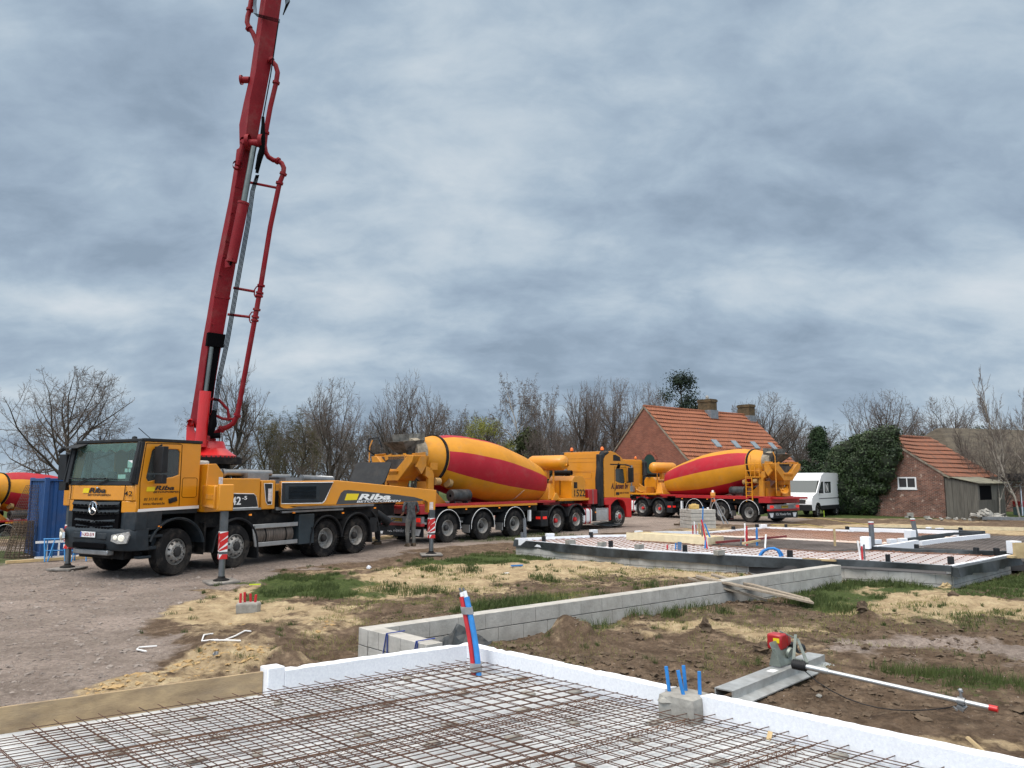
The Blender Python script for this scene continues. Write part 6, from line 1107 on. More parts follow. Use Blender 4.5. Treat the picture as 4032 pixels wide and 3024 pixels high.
for px, py, lb in ((2165, 2116, 'beside the leftmost clamp'), (2337, 2100, 'near the left back edge'), (2246, 2143, 'greyish, on the left front edge'), (2370, 2152, 'greyish, left of the front clamp'), (2517, 2162, 'greyish, below the plywood box'), (2832, 2186, 'greyish, left of the blue hose'), (3005, 2078, 'on the back edge below the mixer'), (3452, 2142, 'left of the short stepped edge'), (3512, 2139, 'middle of the short stepped edge'), (3554, 2136, 'right of the short stepped edge'), (3585, 2128, 'next to the second tall pipe'), (3657, 2090, 'rounded, on the thick back edge'), (3700, 2093, 'flat, on the thick back edge'), (3995, 2180, 'tall, at the far right corner'), (3410, 2160, 'at the foot of the first tall pipe'), (2515, 2105, 'on the back edge left of the bulge')):
    sbox('foam_offcut', px, py, (.26, .14, .12) if 'tall' not in lb else (.24, .22, .30), CONC if 'greyish' in lb else EPS, 'foam offcut ' + lb, 'foam offcut', GF, z=.40, rz=rnd.uniform(.3, 1))
def pole(name, px, py, pxt, pyt, r, m, label, cat, cap=True, grp=None):
    q = P(px, py, .35); t_ = D(pxt, pyt, q.y); rt = empty(name, q, 0, label, cat, grp); mb = MB(); v_ = Vector(t_) - q; mb.tube([(0, 0, 0), v_], r, 16); mb.build('pipe', m, rt)
    if cap: mb = MB(); mb.tube([v_ * 1.0, v_ * 1.0 + Vector((0, 0, .03))], r * 1.05, 16); mb.build('cap', WSTK, rt); mb = MB(); mb.lathe([(-.02, r * 1.04), (.0, r * 1.04)], v_ * .97, (0, 0, 1), 16); mb.build('cap_ring', REDS, rt)
    return rt
pole('drain_pipe', 3435, 2150, 3429, 2058, .068, GPIPE, 'tall grey drain pipe standing upright on the far slab', 'pipe'); pole('drain_pipe', 3611, 2130, 3593, 2045, .066, GPIPE, 'tall grey drain pipe leaning left near the right foam edge', 'pipe')
pole('drain_pipe', 2068, 2127, 2065, 2042, .05, GPIPE, 'slim grey pipe standing at the left corner of the far slab', 'pipe', False); pole('drain_pipe', 2056, 2127, 2056, 2096, .05, GPIPE, 'short grey pipe beside the slim one at the left corner', 'pipe', False)
pole('pipe_stub', 2675, 2167, 2676, 2134, .055, mat('blue_grey', (.08, .16, .30), .5), 'thick blue-grey pipe stub on the front field', 'pipe', False); pole('pipe_stub', 2660, 2166, 2661, 2138, .02, BLUE, 'thin blue and white pipe stub left of the thick one', 'pipe', False)
pole('pipe_stub', 2628, 2165, 2627, 2145, .022, RPIPE, 'single short red pipe stub on the front field', 'pipe', False); pole('pipe_stub', 3012, 2160, 3016, 2104, .022, WSTK, 'white pipe with a blue foot left of the blue hose', 'pipe', False)
def cluster(name, px, py, items, label):
    q = P(px, py, .36); rt = empty(name, q, 0, label, 'pipe bundle', 'pipe bundles on the far slab')
    for dx, dy, h, lx, col in items: mb = MB(); mb.tube([(dx, dy, 0), (dx + lx, dy, h)], .022, 8); mb.build('pipe', {'r': RPIPE, 'b': BLUE, 'w': WSTK, 'd': GPIPE, 't': WOOD}[col], rt)
    return rt
cluster('pipe_bundle', 2755, 2103, ((-.15, 0, .42, -.02, 'w'), (-.10, .1, .30, 0, 'r'), (-.02, 0, .36, 0, 't'), (.08, 0, .9, .06, 'b'), (-.2, .1, .28, 0, 'r'), (.0, .1, .32, .03, 't')), 'pipe bundle with one tall blue tube before the block stack')
cluster('pipe_bundle', 2785, 2160, ((0, 0, .75, -.13, 'r'), (.03, .05, .5, -.10, 'w'), (-.06, 0, .3, .03, 'b')), 'leaning red pipe with white tip in the middle of the far slab')
cluster('pipe_bundle', 2805, 2140, ((0, 0, .55, -.20, 'b'), (-.25, .1, .5, -.02, 'd')), 'leaning blue pipe behind the red one on the far slab')
cluster('pipe_bundle', 2940, 2148, ((0, 0, .40, 0, 'r'), (.05, .1, .52, 0, 'r'), (.28, 0, .42, 0, 'b'), (.33, .1, .48, 0, 'b'), (.0, .1, .60, 0, 'w'), (-.15, 0, .20, 0, 'd')), 'red and blue stubs tied to a wooden bar')
cluster('pipe_bundle', 3396, 2204, ((0, 0, .30, 0, 'r'), (-.02, .04, .42, -.05, 'w'), (.05, 0, .34, .0, 'd')), 'taped red and white pipe stub on the front right field')
mb = MB(); a = P(2925, 2140, .5); b = P(2992, 2127, .5); mb.bar(a, b, .05, .05); tag(mb.build('wood_bar', WOOD), 'small wooden bar across the red and blue stubs', 'wood bar')
mb = MB(); a = P(2820, 2136, .42); b = P(3095, 2112, .42); mb.bar(a, b, .05, .06); tag(mb.build('red_beam', mat('dull_red_beam', (.22, .03, .03), .6)), 'long thin dull red beam across the dark floor', 'beam')
q = P(3288, 2150, .33); rt = empty('wooden_peg', q, 0, 'upright wooden peg standing on the dark floor', 'wood peg'); mb = MB(); mb.bar((0, 0, 0), (0, 0, .46), .05, .05); mb.build('peg', WOOD, rt)
mb = MB(); fm = PP((2468, 2105), (2785, 2128), (2790, 2146), (2700, 2148), z=.40); a, b = P(2466, 2126, .36), P(2787, 2146, .36); u = (b - a).normalized(); w_ = Vector((-u.y, u.x, 0)); L_ = (b - a).length
rt = empty('plywood_box', a, math.atan2(u.y, u.x), 'pale plywood formwork box beside the back foam edge', 'formwork box'); mb.b2((0, 0, 0), (L_, .04, .22)); mb.b2((0, .9, 0), (L_, .94, .20)); mb.b2((0, .04, 0), (.04, .9, .2)); mb.b2((L_ - .04, .04, 0), (L_, .9, .2)); mb.build('frame', mat('pale_ply', (.62, .52, .34), .7, var=.08), rt, bevel=.004); mb = MB(); mb.b2((.04, .04, .15), (L_ - .04, .9, .17)); mb.build('lid', MATS['pale_ply'], rt)
a, b = P(3135, 2200, .38), P(3290, 2207, .42); mb = MB(); mb.bar(a, b, .06, .04); tag(mb.build('timber', WOOD), 'thin pale timber on the front edge left of the wall junction', 'timber')
# blue hose
q = P(3085, 2228, .15); rt = empty('blue_hose', (q.x, q.y, 0), 0, 'blue hose arching over the front edge of the far slab', 'hose'); L_ = q.y / F * 1.0
def hp_(px, py, dy=0): return Vector(D(px, py, q.y + dy)) - Vector((q.x, q.y, 0))
for k, (dx, dy) in enumerate(((0, 0), (9, .06))): mb = MB(); mb.tube([hp_(a + dx * s_, b, dy) for a, b, s_ in ((2990, 2205, .3), (2992, 2185, .5), (3003, 2170, .6), (3025, 2160, .5), (3045, 2159, .3), (3062, 2167, .6), (3070, 2182, 1), (3073, 2200, 1), (3073, 2232, 1))], .030, 10); mb.build('hose', BLUE, rt)
mb = MB(); mb.tube([hp_(2984, 2226), hp_(2990, 2206)], .026, 8); mb.tube([hp_(2980, 2205), hp_(2986, 2192)], .02, 8); mb.build('hose_end', WSTK, rt)
# planks over the block wall
GP = 'weathered planks laid over the block wall'
def plank(p0, p1, z0, z1, w, label, th=.035):
    a, b = Vector((*P(*p0, z0)[:2], z0)), Vector((*P(*p1, z1)[:2], z1)); mb = MB(); mb.bar(a, b, w, th); return tag(mb.build('plank', OLDW, bevel=.004), label, 'plank', GP)
plank((2712, 2276), (3015, 2362), .43, .06, .20, 'lower weathered plank, nearest the camera, resting on the wall'); plank((2740, 2268), (3200, 2372), .46, .06, .22, 'longest weathered plank resting on the wall top'); plank((2800, 2262), (3190, 2362), .43, .05, .20, 'weathered plank at the back, half covered by the longest one')
# ================================================================ vibrating screed
q = P(3080, 2640); g0 = max(0, ground_z(*P(3080, 2700)[:2]))
A_ = P(2125 + 720, 2745, g0 + .04); 
sa = P(2905, 2745, g0 + .05); sb = P(3180, 2585, g0 + .05); sa = P(2850, 2735, g0 + .07); sb = P(3215, 2590, g0 + .07)
dir_ = (sb - sa); ang = math.atan2(dir_.y, dir_.x); Ls = dir_.length
rt = empty('vibrating_screed', (sa.x, sa.y, g0 + .02), ang, 'vibrating screed with aluminium blade, red engine and long handle lying on the mud', 'screed')
mb = MB(); prof = [(-.10, .10), (.10, .10), (.10, .02), (.22, .0), (.22, -.012), (.085, .004), (.085, .088), (-.085, .088), (-.085, 0), (-.10, 0)]; prof = [(-y, z) for y, z in prof]
mb.loft([[(x, y, z) for y, z in prof] for x in (0, Ls)]); mb.build('blade', mat('blade_alu', (.46, .48, .48), .45, metal=.55, var=.15, dirt=.25), rt, smooth=False); mb = MB(); mb.b2((Ls * .44, -.05, .101), (Ls * .50, .03, .103)); mb.build('blade_label', WSTK, rt)
cx = Ls * .67; GZ = mat('zinc_bracket', (.24, .27, .24), .5, metal=.6, var=.15)
mb = MB(); mb.plate([rrect(-.27, 0, .10, .27, .03)], fr((cx, -.02, .11), (1, 0, 0), (-.08, .42, .9)), .008); mb.plate([[(0, 0), (.14, 0), (.03, .20), (0, .20)]], fr((cx - .27, -.03, .11), (0, 1, 0), (0, .3, .95)), .006); mb.plate([[(0, 0), (.14, 0), (.03, .20), (0, .20)]], fr((cx + .12, -.03, .11), (0, 1, 0), (0, .3, .95)), .006); mb.tube([(cx - .02, -.0, .23), (cx - .02, -.03, .22)], .06, 16); mb.build('engine_bracket', GZ, rt, bevel=.003)
mb = MB(); mb.b2((cx - .12, .03, .25), (cx + .04, .20, .42)); mb.loft([[(cx + .02, .02, .27), (cx + .02, .2, .27), (cx + .02, .2, .41), (cx + .02, .02, .41)], [(cx + .17, .04, .28), (cx + .17, .18, .28), (cx + .17, .17, .37), (cx + .17, .05, .37)]]); mb.b2((cx - .02, .05, .20), (cx + .07, .16, .28)); mb.build('engine', REDP, rt, bevel=.02, seg=2); mb = MB(); mb.b2((cx + .12, .0, .22), (cx + .22, .12, .30)); mb.lathe([(0, .05), (.08, .05)], (cx + .16, -.04, .24), (1, 0, 0), 14); mb.build('engine_cover', BLK, rt, bevel=.015); mb = MB(); mb.b2((cx - .125, .05, .33), (cx - .121, .12, .38)); mb.build('engine_label', YSTK, rt)
he = P(3905, 2788, .22) ; Mi = (Matrix.Translation((sa.x, sa.y, g0 + .02)) @ Matrix.Rotation(ang, 4, 'Z')).inverted(); hl_ = Mi @ he; hs_ = Mi @ P(3160, 2622, .30)
hs_ = Vector((hs_.x, hs_.y, hs_.z)); mb = MB(); mb.tube([hs_, hl_], .0215, 14); hd = (hl_ - hs_).normalized(); mb.tube([hs_, hs_ + hd * .26], .028, 14); mb.build('handle', mat('handle_alu', (.55, .57, .58), .35, metal=.7, var=.08), rt); mb = MB(); mb.tube([hl_ - hd * .02, hl_ + hd * .045], .026, 14); mb.build('handle_cap', REDL, rt)
mb = MB(); mb.tube([hs_ - hd * .10, hs_ + hd * .04], .045, 14); [mb.lathe([(-.006, .050), (.006, .050)], hs_ + hd * (-.09 + .022 * i), hd, 14) for i in range(6)]; mb.build('rubber_buffer', BLK, rt)
mb = MB(); mb.bar((cx + .0, .10, .44), (cx + .10, -.06, .36), .03, .012); mb.bar((cx + .10, -.06, .36), hs_ + hd * .05 + Vector((0, 0, .04)), .03, .012); mb.bar((cx + .12, -.03, .40), hs_ - hd * .1 + Vector((0, 0, -.03)), .03, .012); mb.bar((cx + .16, -.10, .12), hs_ - hd * .08 + Vector((0, 0, -.04)), .04, .02); mb.tube([(cx + .02, -.14, .13), (cx + .02, -.05, .13)], .035, 12); mb.build('linkage', GZ, rt)
lp = hs_.lerp(hl_, .86); mb = MB(); mb.box(lp + Vector((0, 0, -.05)), (.12, .06, .03), Matrix.Rotation(.4, 3, 'X')); mb.lathe([(-.03, .035), (.03, .035)], lp, hd, 12); mb.tube([lp, lp + Vector((0, 0, .09))], .012, 6); mb.blob(lp + Vector((0, 0, .09)), .02, 1); mb.box(lp + Vector((-.08, .03, -.05)), (.1, .015, .012), .5); mb.build('throttle_lever', STL, rt)
mb = MB(); mb.tube([hs_.lerp(lp, t_ / 10) + Vector((0, 0, -.24 * math.sin(math.pi * t_ / 10) ** .8 * (1 - .35 * t_ / 10) - .03)) for t_ in range(11)], .005, 5); mb.build('throttle_cable', BLK, rt)
# small litter
GL = 'white plastic strips on the gravel'
def strip3(px, label):
    mb = MB(); pts = []
    for a, b in px: q = P(a, b); q.z = ground_z(q.x, q.y) + .022; pts.append(q)
    mb.tube(pts, .010, 5); o = mb.build('white_strip', WSTK); return tag(o, label, 'plastic strip', GL)
k5 = lambda *p_: [(a * .5877, 2200 + b * .5877) for a, b in p_]
strip3(k5((980, 645), (915, 630), (930, 615), (1050, 612)), 'bent white plastic strip lying alone on the gravel'); strip3(k5((1425, 525), (1365, 540), (1352, 562), (1425, 568), (1460, 562)), 'hooked white strip left of the forked one'); strip3(k5((1425, 565), (1435, 588), (1500, 590), (1612, 586)), 'nearer leg of the forked white strips'); strip3(k5((1505, 588), (1570, 560), (1640, 546), (1678, 552)), 'far leg of the forked white strips')
for n_, px, py, sz, m_, lb in (('blue_scrap', 2035, 2240, (.30, .05, .03), BLUE, 'blue plastic scrap on the sand'), ('paper_scrap', 1995, 2262, (.16, .10, .03), WSTK, 'crumpled white scrap on the sand near the blue one'), ('yellow_marker', 1003, 2313, (.22, .03, .02), mat('neon_yellow', (.6, .75, .03), .5), 'neon yellow stick in the grass'), ('white_stone', 1452, 2246, (.10, .09, .08), EPS, 'round white stone at the edge of the sand'), ('white_stone', 3722, 2312, (.22, .16, .16), WOOD, 'pale stone in the tall grass'), ('grey_stone', 845, 2645, (.06, .05, .05), STL, 'grey stone on the sand behind the board'), ('white_stone', 2620, 2224, (.16, .08, .05), EPS, 'white foam scrap below the far slab'), ('dark_clod', 2776, 2508, (.13, .12, .22), soilm, 'upright dark clod with grass on top'), ('dark_clod', 3000, 2590, (.17, .13, .12), soilm, 'low dark clod left of the screed blade'), ('dark_clod', 3398, 2440, (.17, .14, .16), soilm, 'pointed dark clod above the screed'), ('dark_clod', 3755, 2378, (.22, .14, .10), soilm, 'large dark clod on the right-hand sand'), ('grey_stone', 3225, 2748, (.06, .05, .03), CONC, 'flat pale stone below the screed handle')):
    q = P(px, py); z = ground_z(q.x, q.y); mb = MB()
    if 'stone' in n_ or 'clod' in n_ or 'paper' in n_: mb.blob((0, 0, sz[2] * .3), [s_ / 2 for s_ in sz], int(px), 8, .35)
    else: mb.box((0, 0, .02), sz)
    o = mb.build(n_, m_, smooth=False); o.location = (q.x, q.y, z); o.rotation_euler.z = rnd.uniform(-.4, .4); tag(o, lb, n_.split('_')[1])
# ================================================================ blue container, things beside it
CB = mat('container_blue', (.008, .060, .20), .55, var=.10, scale=1.5, dirt=.15); LBL = mat('trestle_blue', (.03, .22, .52), .5, var=.08)
c0 = P(156, 2199); rt = empty('storage_container', (c0.x, c0.y, 0), math.atan2(.66, .75), 'dark blue corrugated storage container behind the pump truck cab', 'container')
def corr(mb, L_, h, f, n, dp=.035):
    for i in range(n):
        w = L_ / n; a = i * w; pts = [(a, 0), (a + w * .3, 0), (a + w * .42, dp), (a + w * .88, dp), (a + w, 0)]
        for (x0, y0), (x1, y1) in zip(pts[:-1], pts[1:]): mb.add([f(x0, .12, y0), f(x1, .12, y1), f(x1, h, y1), f(x0, h, y0)], [(0, 1, 2, 3)])
mb = MB(); corr(mb, 3.0, 2.15, lambda a, z, y: Vector((a, .04 + y, z)), 12); corr(mb, 2.2, 2.15, lambda a, z, y: Vector((.04 + y, 2.2 - a, z)), 9); mb.b2((2.9, .1, .1), (2.98, 2.1, 2.15)); mb.b2((.1, 2.12, .1), (2.9, 2.18, 2.15)); mb.b2((.05, .05, 2.12), (2.95, 2.15, 2.18)); mb.build('wall', CB, rt, smooth=False)
mb = MB()
for x in (0, 2.9):
    for y in (0, 2.1): mb.b2((x, y, 0), (x + .12, y + .12, 2.22))
for z0, z1 in ((.0, .14), (2.12, 2.2)): mb.b2((.1, .0, z0), (2.92, .06, z1)); mb.b2((.0, .1, z0), (.06, 2.12, z1)); mb.b2((.1, 2.15, z0), (2.92, 2.21, z1))
mb.build('frame', CB, rt, bevel=.008)
# leaning woven wire mat
q = P(120, 2190); mb = MB(); n = 15
wm = mat('rusty_wire', (.13, .09, .07), .9, col2=(.06, .045, .04), scale=3)
for i in range(n + 1): u = i / n; mb.tube([(-.55 + .85 * u, 0, 0), (-.25 + .75 * u, .25, 1.0), (.05 + .60 * u, .45, 2.0)], .007, 4)
for j in range(27): t = j / 26; mb.tube([(-.55 + .6 * t, .45 * t * .95, 2.0 * t), (.30 + .35 * t, .45 * t * .95, 2.0 * t)], .006, 4)
o = mb.build('wire_mat', wm); o.location = (q.x - .25, q.y - .35, 0); o.rotation_euler.z = .3; tag(o, 'rusty woven wire mats leaning on the left side of the blue container', 'wire mat')
q = P(80, 2195); mb = MB(); [mb.tube([((.34 - .10 * z) * math.cos(a * .2618), (.34 - .10 * z) * math.sin(a * .2618) + .12 * z, z) for a in range(25)], .009, 4) for z in [k * .045 for k in range(23)]]; [mb.tube([((.34 - .10 * z) * math.cos(a * .35), (.34 - .10 * z) * math.sin(a * .35) + .12 * z, z) for z in (0, .5, 1.0)], .009, 4) for a in range(18)]
o = mb.build('wire_roll', mat('brown_wire_roll', (.15, .105, .07), .95, col2=(.06, .045, .03), scale=14, bump=1, bscale=30)); o.location = (q.x - .05, q.y, 0); tag(o, 'brown roll of fencing wire standing left of the blue container', 'wire roll')
a, b = P(23, 2214, .04), P(389, 2190, .04); mb = MB(); mb.bar(a, b, .10, .07); tag(mb.build('long_plank', mat('fresh_wood', (.62, .46, .24), .7, var=.1)), 'long pale plank on the ground before the blue container', 'plank')
def trestle(x0, x1, depth, label):
    q = P(x0, 2210); W_ = (x1 - x0) / F * depth; rt = empty('trestle', (q.x, q.y, 0), .35, label, 'trestle', 'blue trestles before the container'); mb = MB(); mb.tube([(0, 0, .58), (W_ * .9, 0, .58)], .02, 6); mb.tube([(.02, 0, .58), (.10, -.18, 0)], .018, 6); mb.tube([(.10, 0, .58), (.02, .2, 0)], .018, 6)
    mb.tube([(W_ * .5, 0, .58), (W_ * .3, -.18, 0)], .018, 6); mb.tube([(W_ * .9, 0, .58), (W_ * 1.05, -.18, 0)], .018, 6); mb.tube([(W_ * .45, 0, .45), (W_ * .32, .2, 0)], .018, 6); mb.tube([(.06, -.08, .28), (W_ * .95, -.08, .28)], .014, 6); mb.build('frame', LBL, rt); return rt
trestle(165, 245, 20.5, 'blue metal trestle at the corner of the container'); trestle(262, 330, 20.8, 'blue metal trestle close to the truck bumper')
a, b = P(135, 2202, .05), P(385, 2190, .05); rt = empty('ladder', (a.x, a.y, 0), math.atan2(b.y - a.y, b.x - a.x), 'white ladder lying on its edge in front of the blue container', 'ladder'); L_ = (b - a).length; mb = MB(); mb.b2((0, 0, .46), (L_, .03, .52)); mb.b2((0, 0, .05), (L_, .03, .11)); mb.build('stile', WSTK, rt); mb = MB(); [mb.b2((.25 + i * .28, .0, .1), (.29 + i * .28, .03, .47)) for i in range(int((L_ - .3) / .28))]; mb.build('rungs', WSTK, rt)
# ================================================================ objects between far slab and mixers
q = P(2755, 2085); q = P(2718, 2082); rt = empty('block_stack', (q.x + .05, q.y, 0), R(12), 'square stack of pale grey blocks with a yellow jerrycan on top', 'block stack'); rn = random.Random(3)
for k in range(5):
    mb = MB(); [mb.b2((i * .60 + .002, j * .30 + .002, k * .17), (i * .60 + .598, j * .30 + .298, k * .17 + .155)) for i in range(2) for j in range(4)]; o = mb.build('block_layer', BLOCK, rt, bevel=.01, smooth=False); o.location = (rn.uniform(-.012, .012), rn.uniform(-.012, .012), 0)
top = Vector((q.x, q.y, .855)); mb = MB(); mb.b2((0, 0, 0), (.42, .22, .20)); mb.b2((.1, .06, .18), (.32, .16, .24)); o = mb.build('jerrycan', mat('jerrycan_yellow', (.62, .42, .13), .5, var=.15), bevel=.05, seg=3); o.location = top + Vector((.05, .08, 0)); o.rotation_euler.z = .15; tag(o, 'pale yellow jerrycan lying on the block stack', 'jerrycan')
mb = MB(); mb.b2((0, 0, 0), (.08, .08, .07)); o = mb.build('white_piece', WSTK, bevel=.01); o.location = top + Vector((.85, .3, 0)); tag(o, 'small white piece on the right of the block stack', 'plastic piece')
a = P(2672, 2069); b = Vector(D(2712, 1992, q.y - .1)); rt = empty('broom', (a.x, a.y, 0), 0, 'broom leaning against the left side of the block stack', 'broom'); mb = MB(); h_ = b - Vector((a.x, a.y, 0)); mb.tube([(0, 0, .06), h_], .016, 6); mb.build('handle', OLDW, rt); mb = MB(); mb.b2((-.22, -.05, 0), (.22, .05, .09)); mb.build('brush', soilm, rt)
t_ = P(2852, 2074); rt = empty('survey_tripod', (t_.x, t_.y, 0), 0, 'aluminium tripod carrying an orange rotating laser level', 'tripod'); hz = D(2823, 1958, t_.y + .25).z; ft = [P(2852, 2074), P(2800, 2034), P(2864, 2066)]
mb = MB()
for p_ in ft:
    p_ = Vector((p_.x - t_.x, p_.y - t_.y if p_.y - t_.y < 2.2 else 1.1, 0))
for (dx, dy) in ((.02, 0), (-.62, .75), (.42, .75)): tp = Vector((-.37, .45, hz)); mb.bar(tp + Vector((dx * .06, 0, 0)), (dx, dy, 0), .045, .03); mb.bar(tp.lerp(Vector((dx, dy, 0)), .45) + Vector((.02, 0, 0)), (dx + .02, dy, 0), .03, .03)
mb.build('legs', ALU, rt); mb = MB(); mb.lathe([(0, .10), (.05, .10), (.06, .03)], (-.37, .45, hz - .02), (0, 0, 1), 12); [mb.box(Vector((-.37, .45, hz)).lerp(Vector((dx, dy, 0)), .12), (.05, .05, .12)) for dx, dy in ((.02, 0), (-.62, .75), (.42, .75))]; mb.build('head', mat('tripod_orange', (.80, .20, .04), .5), rt); mb = MB(); mb.b2((-.47, .36, hz + .04), (-.27, .54, hz + .22)); lv = mb.build('laser_body', mat('laser_orange', (.75, .30, .05), .5), rt, bevel=.02); mb = MB(); mb.lathe([(0, .06), (.10, .05), (.11, 0)], (-.37, .45, hz + .22), (0, 0, 1), 12); mb.build('laser_head', WSTK, lv)
q = P(2877, 2048); mb = MB(); mb.lathe([(0, 0), (0, .15), (.36, .18), (.38, .18), (.36, .16), (.05, .14)], (0, 0, 0), (0, 0, 1), 18); mb.lathe([(.05, .158), (.10, .163)], (0, 0, 0), (0, 0, 1), 18, m=1); o = mb.build('bucket', [ALU, REDS]); o.location = q; tag(o, 'pale bucket on the ground between the mixer wheels', 'bucket')
mb = MB(); mb.blob((0, 0, 0), (.55, .25, .10), 4, 8, .4); o = mb.build('black_sheet', MEMB, smooth=False); o.location = P(2385, 2102) ; o.location.z = .40; tag(o, 'crumpled black sheet on the back edge of the far slab', 'plastic sheet')
mb = MB(); [mb.bar(P(2645 + 20 * i, 2130 - i, .02 + .05 * i) if 0 else P(1455, 2120 + 5 * i, .05 + .05 * i), P(1560, 2105 + 5 * i, .05 + .05 * i), .12, .04) for i in range(3)]; tag(mb.build('timber_pile', WOOD), 'small pile of boards on the road behind the pump truck', 'timber')
# garden hose on the dirt at right
for n_, pts, lb in (('yellow_hose', ((3130, 2036), (3230, 2042), (3345, 2058), (3420, 2066), (3460, 2072)), 'yellow hose trailing across the dirt before the shed'), ('yellow_hose', ((3035, 2066), (3100, 2068), (3170, 2064), (3240, 2076)), 'short yellow hose on the dirt behind the far slab')):
    mb = MB(); mb.tube([P(a, b, .03) for a, b in pts], .02, 6); tag(mb.build(n_, mat('hose_yellow', (.45, .36, .12), .6)), lb, 'hose')
mb = MB(); mb.b2((-.02, -.02, 0), (.02, .02, .35)); o = mb.build('marker_stake', mat('lime_paint', (.55, .75, .05), .5)); o.location = P(3245, 2035); tag(o, 'neon yellow marker stake beside the van wheel', 'stake')
# ================================================================ white van
vq = P(3220, 2037); hv = R(230); vn = Vector((-math.sin(hv), math.cos(hv), 0)); van = empty('white_van', Vector((vq.x, vq.y, 0)) - vn * .95, hv, 'white high-roof van parked between the mixer truck and the ivy', 'van')
VW = mat('van_white', (.74, .76, .78), .3, var=.02, coat=.3)
S_ = [(-3.9, .42), (-.50, .42), (-.42, .62), (-.22, .80), (0, .86), (.22, .80), (.42, .62), (.48, .42), (.92, .42), (.98, .75), (.95, 1.05), (.82, 1.22), (.15, 1.42), (-.55, 2.15), (-.80, 2.42), (-1.3, 2.58), (-4.6, 2.58), (-4.6, .42)]
W1_ = [(-.28, 1.38), (-.22, 1.45), (-.66, 1.98), (-.78, 2.05), (-1.15, 2.05), (-1.15, 1.36)]; W2_ = rrect(-2.5, 1.38, -1.30, 2.05, .06)
mb = MB()
for s in (-1, 1): mb.plate([S_, W1_, W2_], (lambda a, b, w=0, s=s: Vector((a, s * (1.0 - w), b))), .05)
top = [(.15, 1.42), (-.55, 2.15)]; mb.loft([[(x, y, z) for x, z in ((-.55, 2.12), (-.60, 2.22), (-.80, 2.42), (-1.3, 2.58), (-4.6, 2.58), (-4.6, 2.5), (-1.3, 2.5), (-.85, 2.34))] for y in (-.98, 0, .98)]); mb.loft([[(x, y * k, z) for x, z, k in ((.98, .60, 1), (.98, 1.02, 1), (.84, 1.22, .97), (.15, 1.42, .97), (.15, 1.36, .97), (.78, 1.16, .97), (.9, 1.0, .97), (.9, .60, .97))] for y in (-.98, 0, .98)]); mb.build('body', VW, van, bevel=.03)
mb = MB(); mb.add([(.13, -.92, 1.42), (.13, .92, 1.42), (-.56, .86, 2.13), (-.56, -.86, 2.13)], [(0, 1, 2, 3)]); mb.build('windscreen', glassmat('van_glass', (.40, .48, .50), .75), van)
for s in (-1, 1):
    for w_ in (W1_, W2_): mb = MB(); mb.plate([w_], (lambda a, b, w=0, s=s: Vector((a, s * (.975 - w), b))), .006); mb.build('side_window', DGL, van)
mb = MB(); mb.b2((.2, -.9, 1.2), (-.2, .9, 1.38)); mb.b2((-1.2, -.8, .6), (-.8, .8, 1.8)); mb.b2((-1.3, -.95, .5), (-1.26, .95, 2.4)); mb.b2((-2.0, .5, 1.2), (-1.7, .9, 1.7)); mb.build('interior', SEAT, van)
mb = MB(); mb.b2((.86, -.98, .40), (1.0, .98, .74)); mb.b2((.97, -.62, .80), (1.0, .62, 1.04)); mb.b2((-3.9, .985, .42), (-.5, 1.015, .66)); mb.b2((-3.9, -1.015, .42), (-.5, -.985, .66)); mb.tube([(.46 * math.cos(a), 1.0, .42 + .42 * math.sin(a)) for a in [math.pi * i / 10 for i in range(11)]], .03, 6); mb.b2((-3.9, 1.0, 1.05), (-.2, 1.012, 1.09)); mb.build('black_trim', BLK, van, bevel=.01)
for s in (-1, 1):
    mb = MB(); mb.loft([[(1.0, s * .60, .90), (1.0, s * .62, 1.04), (.92, s * .66, 1.04), (.92, s * .6, .90)], [(.90, s * .99, 1.0), (.86, s * .995, 1.16), (.8, s * .99, 1.16), (.8, s * .99, 1.0)]]); mb.build('headlight', GLS, van); mb = MB(); mb.b2((-.42, s * 1.0, 1.38), (-.28, s * 1.22, 1.62)); mb.build('mirror', BLK, van, bevel=.03)
mb = MB(); mb.lathe([(0, .11), (.02, .11), (.02, .09), (.01, .09)], (.995, 0, .93), (1, 0, 0), 24); f = lambda a, b: (1.012, a, .93 + b)
for pts in (((-.055, .075), (0, -.0), (.055, .075)), ((-.085, .03), (-.04, -.08), (0, .0), (.04, -.08), (.085, .03))): mb.tube([f(a, b) for a, b in pts], .010, 5)
mb.build('front_emblem', CHR, van); mb = MB(); mb.b2((1.0, -.26, .52), (1.012, .26, .63)); po = mb.build('number_plate', MATS['plate_yellow'], van); text('V-185-KG', 'plate_text', fr((1.0135, -.22, .54), (0, 1, 0)), .44, .075, BSTK, po, bold=.01)
mb = MB(); [mb.b2((.995, -.6, z), (1.006, .6, z + .012)) for z in (.84, .90, .97)]; mb.build('grille_bar', ALU, van)
for x in (0, -3.4):
    for s in (-1, 1):
        t = MB(); t.lathe([(.08, .22), (.11, .24), (.11, .33), (.08, .35), (-.08, .35), (-.11, .33), (-.10, .22)], (x, s * .88, .35), (0, s, 0), 28); to = t.build('wheel', RUB, van); r_ = MB(); r_.lathe([(.07, .23), (.085, .22), (.03, .2), (.03, .05), (.06, .05), (.06, 0)], (x, s * .88, .35), (0, s, 0), 24, m=0); [r_.bar((x, s * (.88 + .08), .35), (x + .2 * math.cos(a), s * (.88 + .085), .35 + .2 * math.sin(a)), .03, .02, m=1) for a in [i * 1.2566 for i in range(5)]]; r_.build('rim', [RIMD, ALU], to)
text('N', 'window_sticker', fr((-1.55, .983, 1.45), (-1, 0, 0)), .42, .5, WSTK, van, bold=.02)
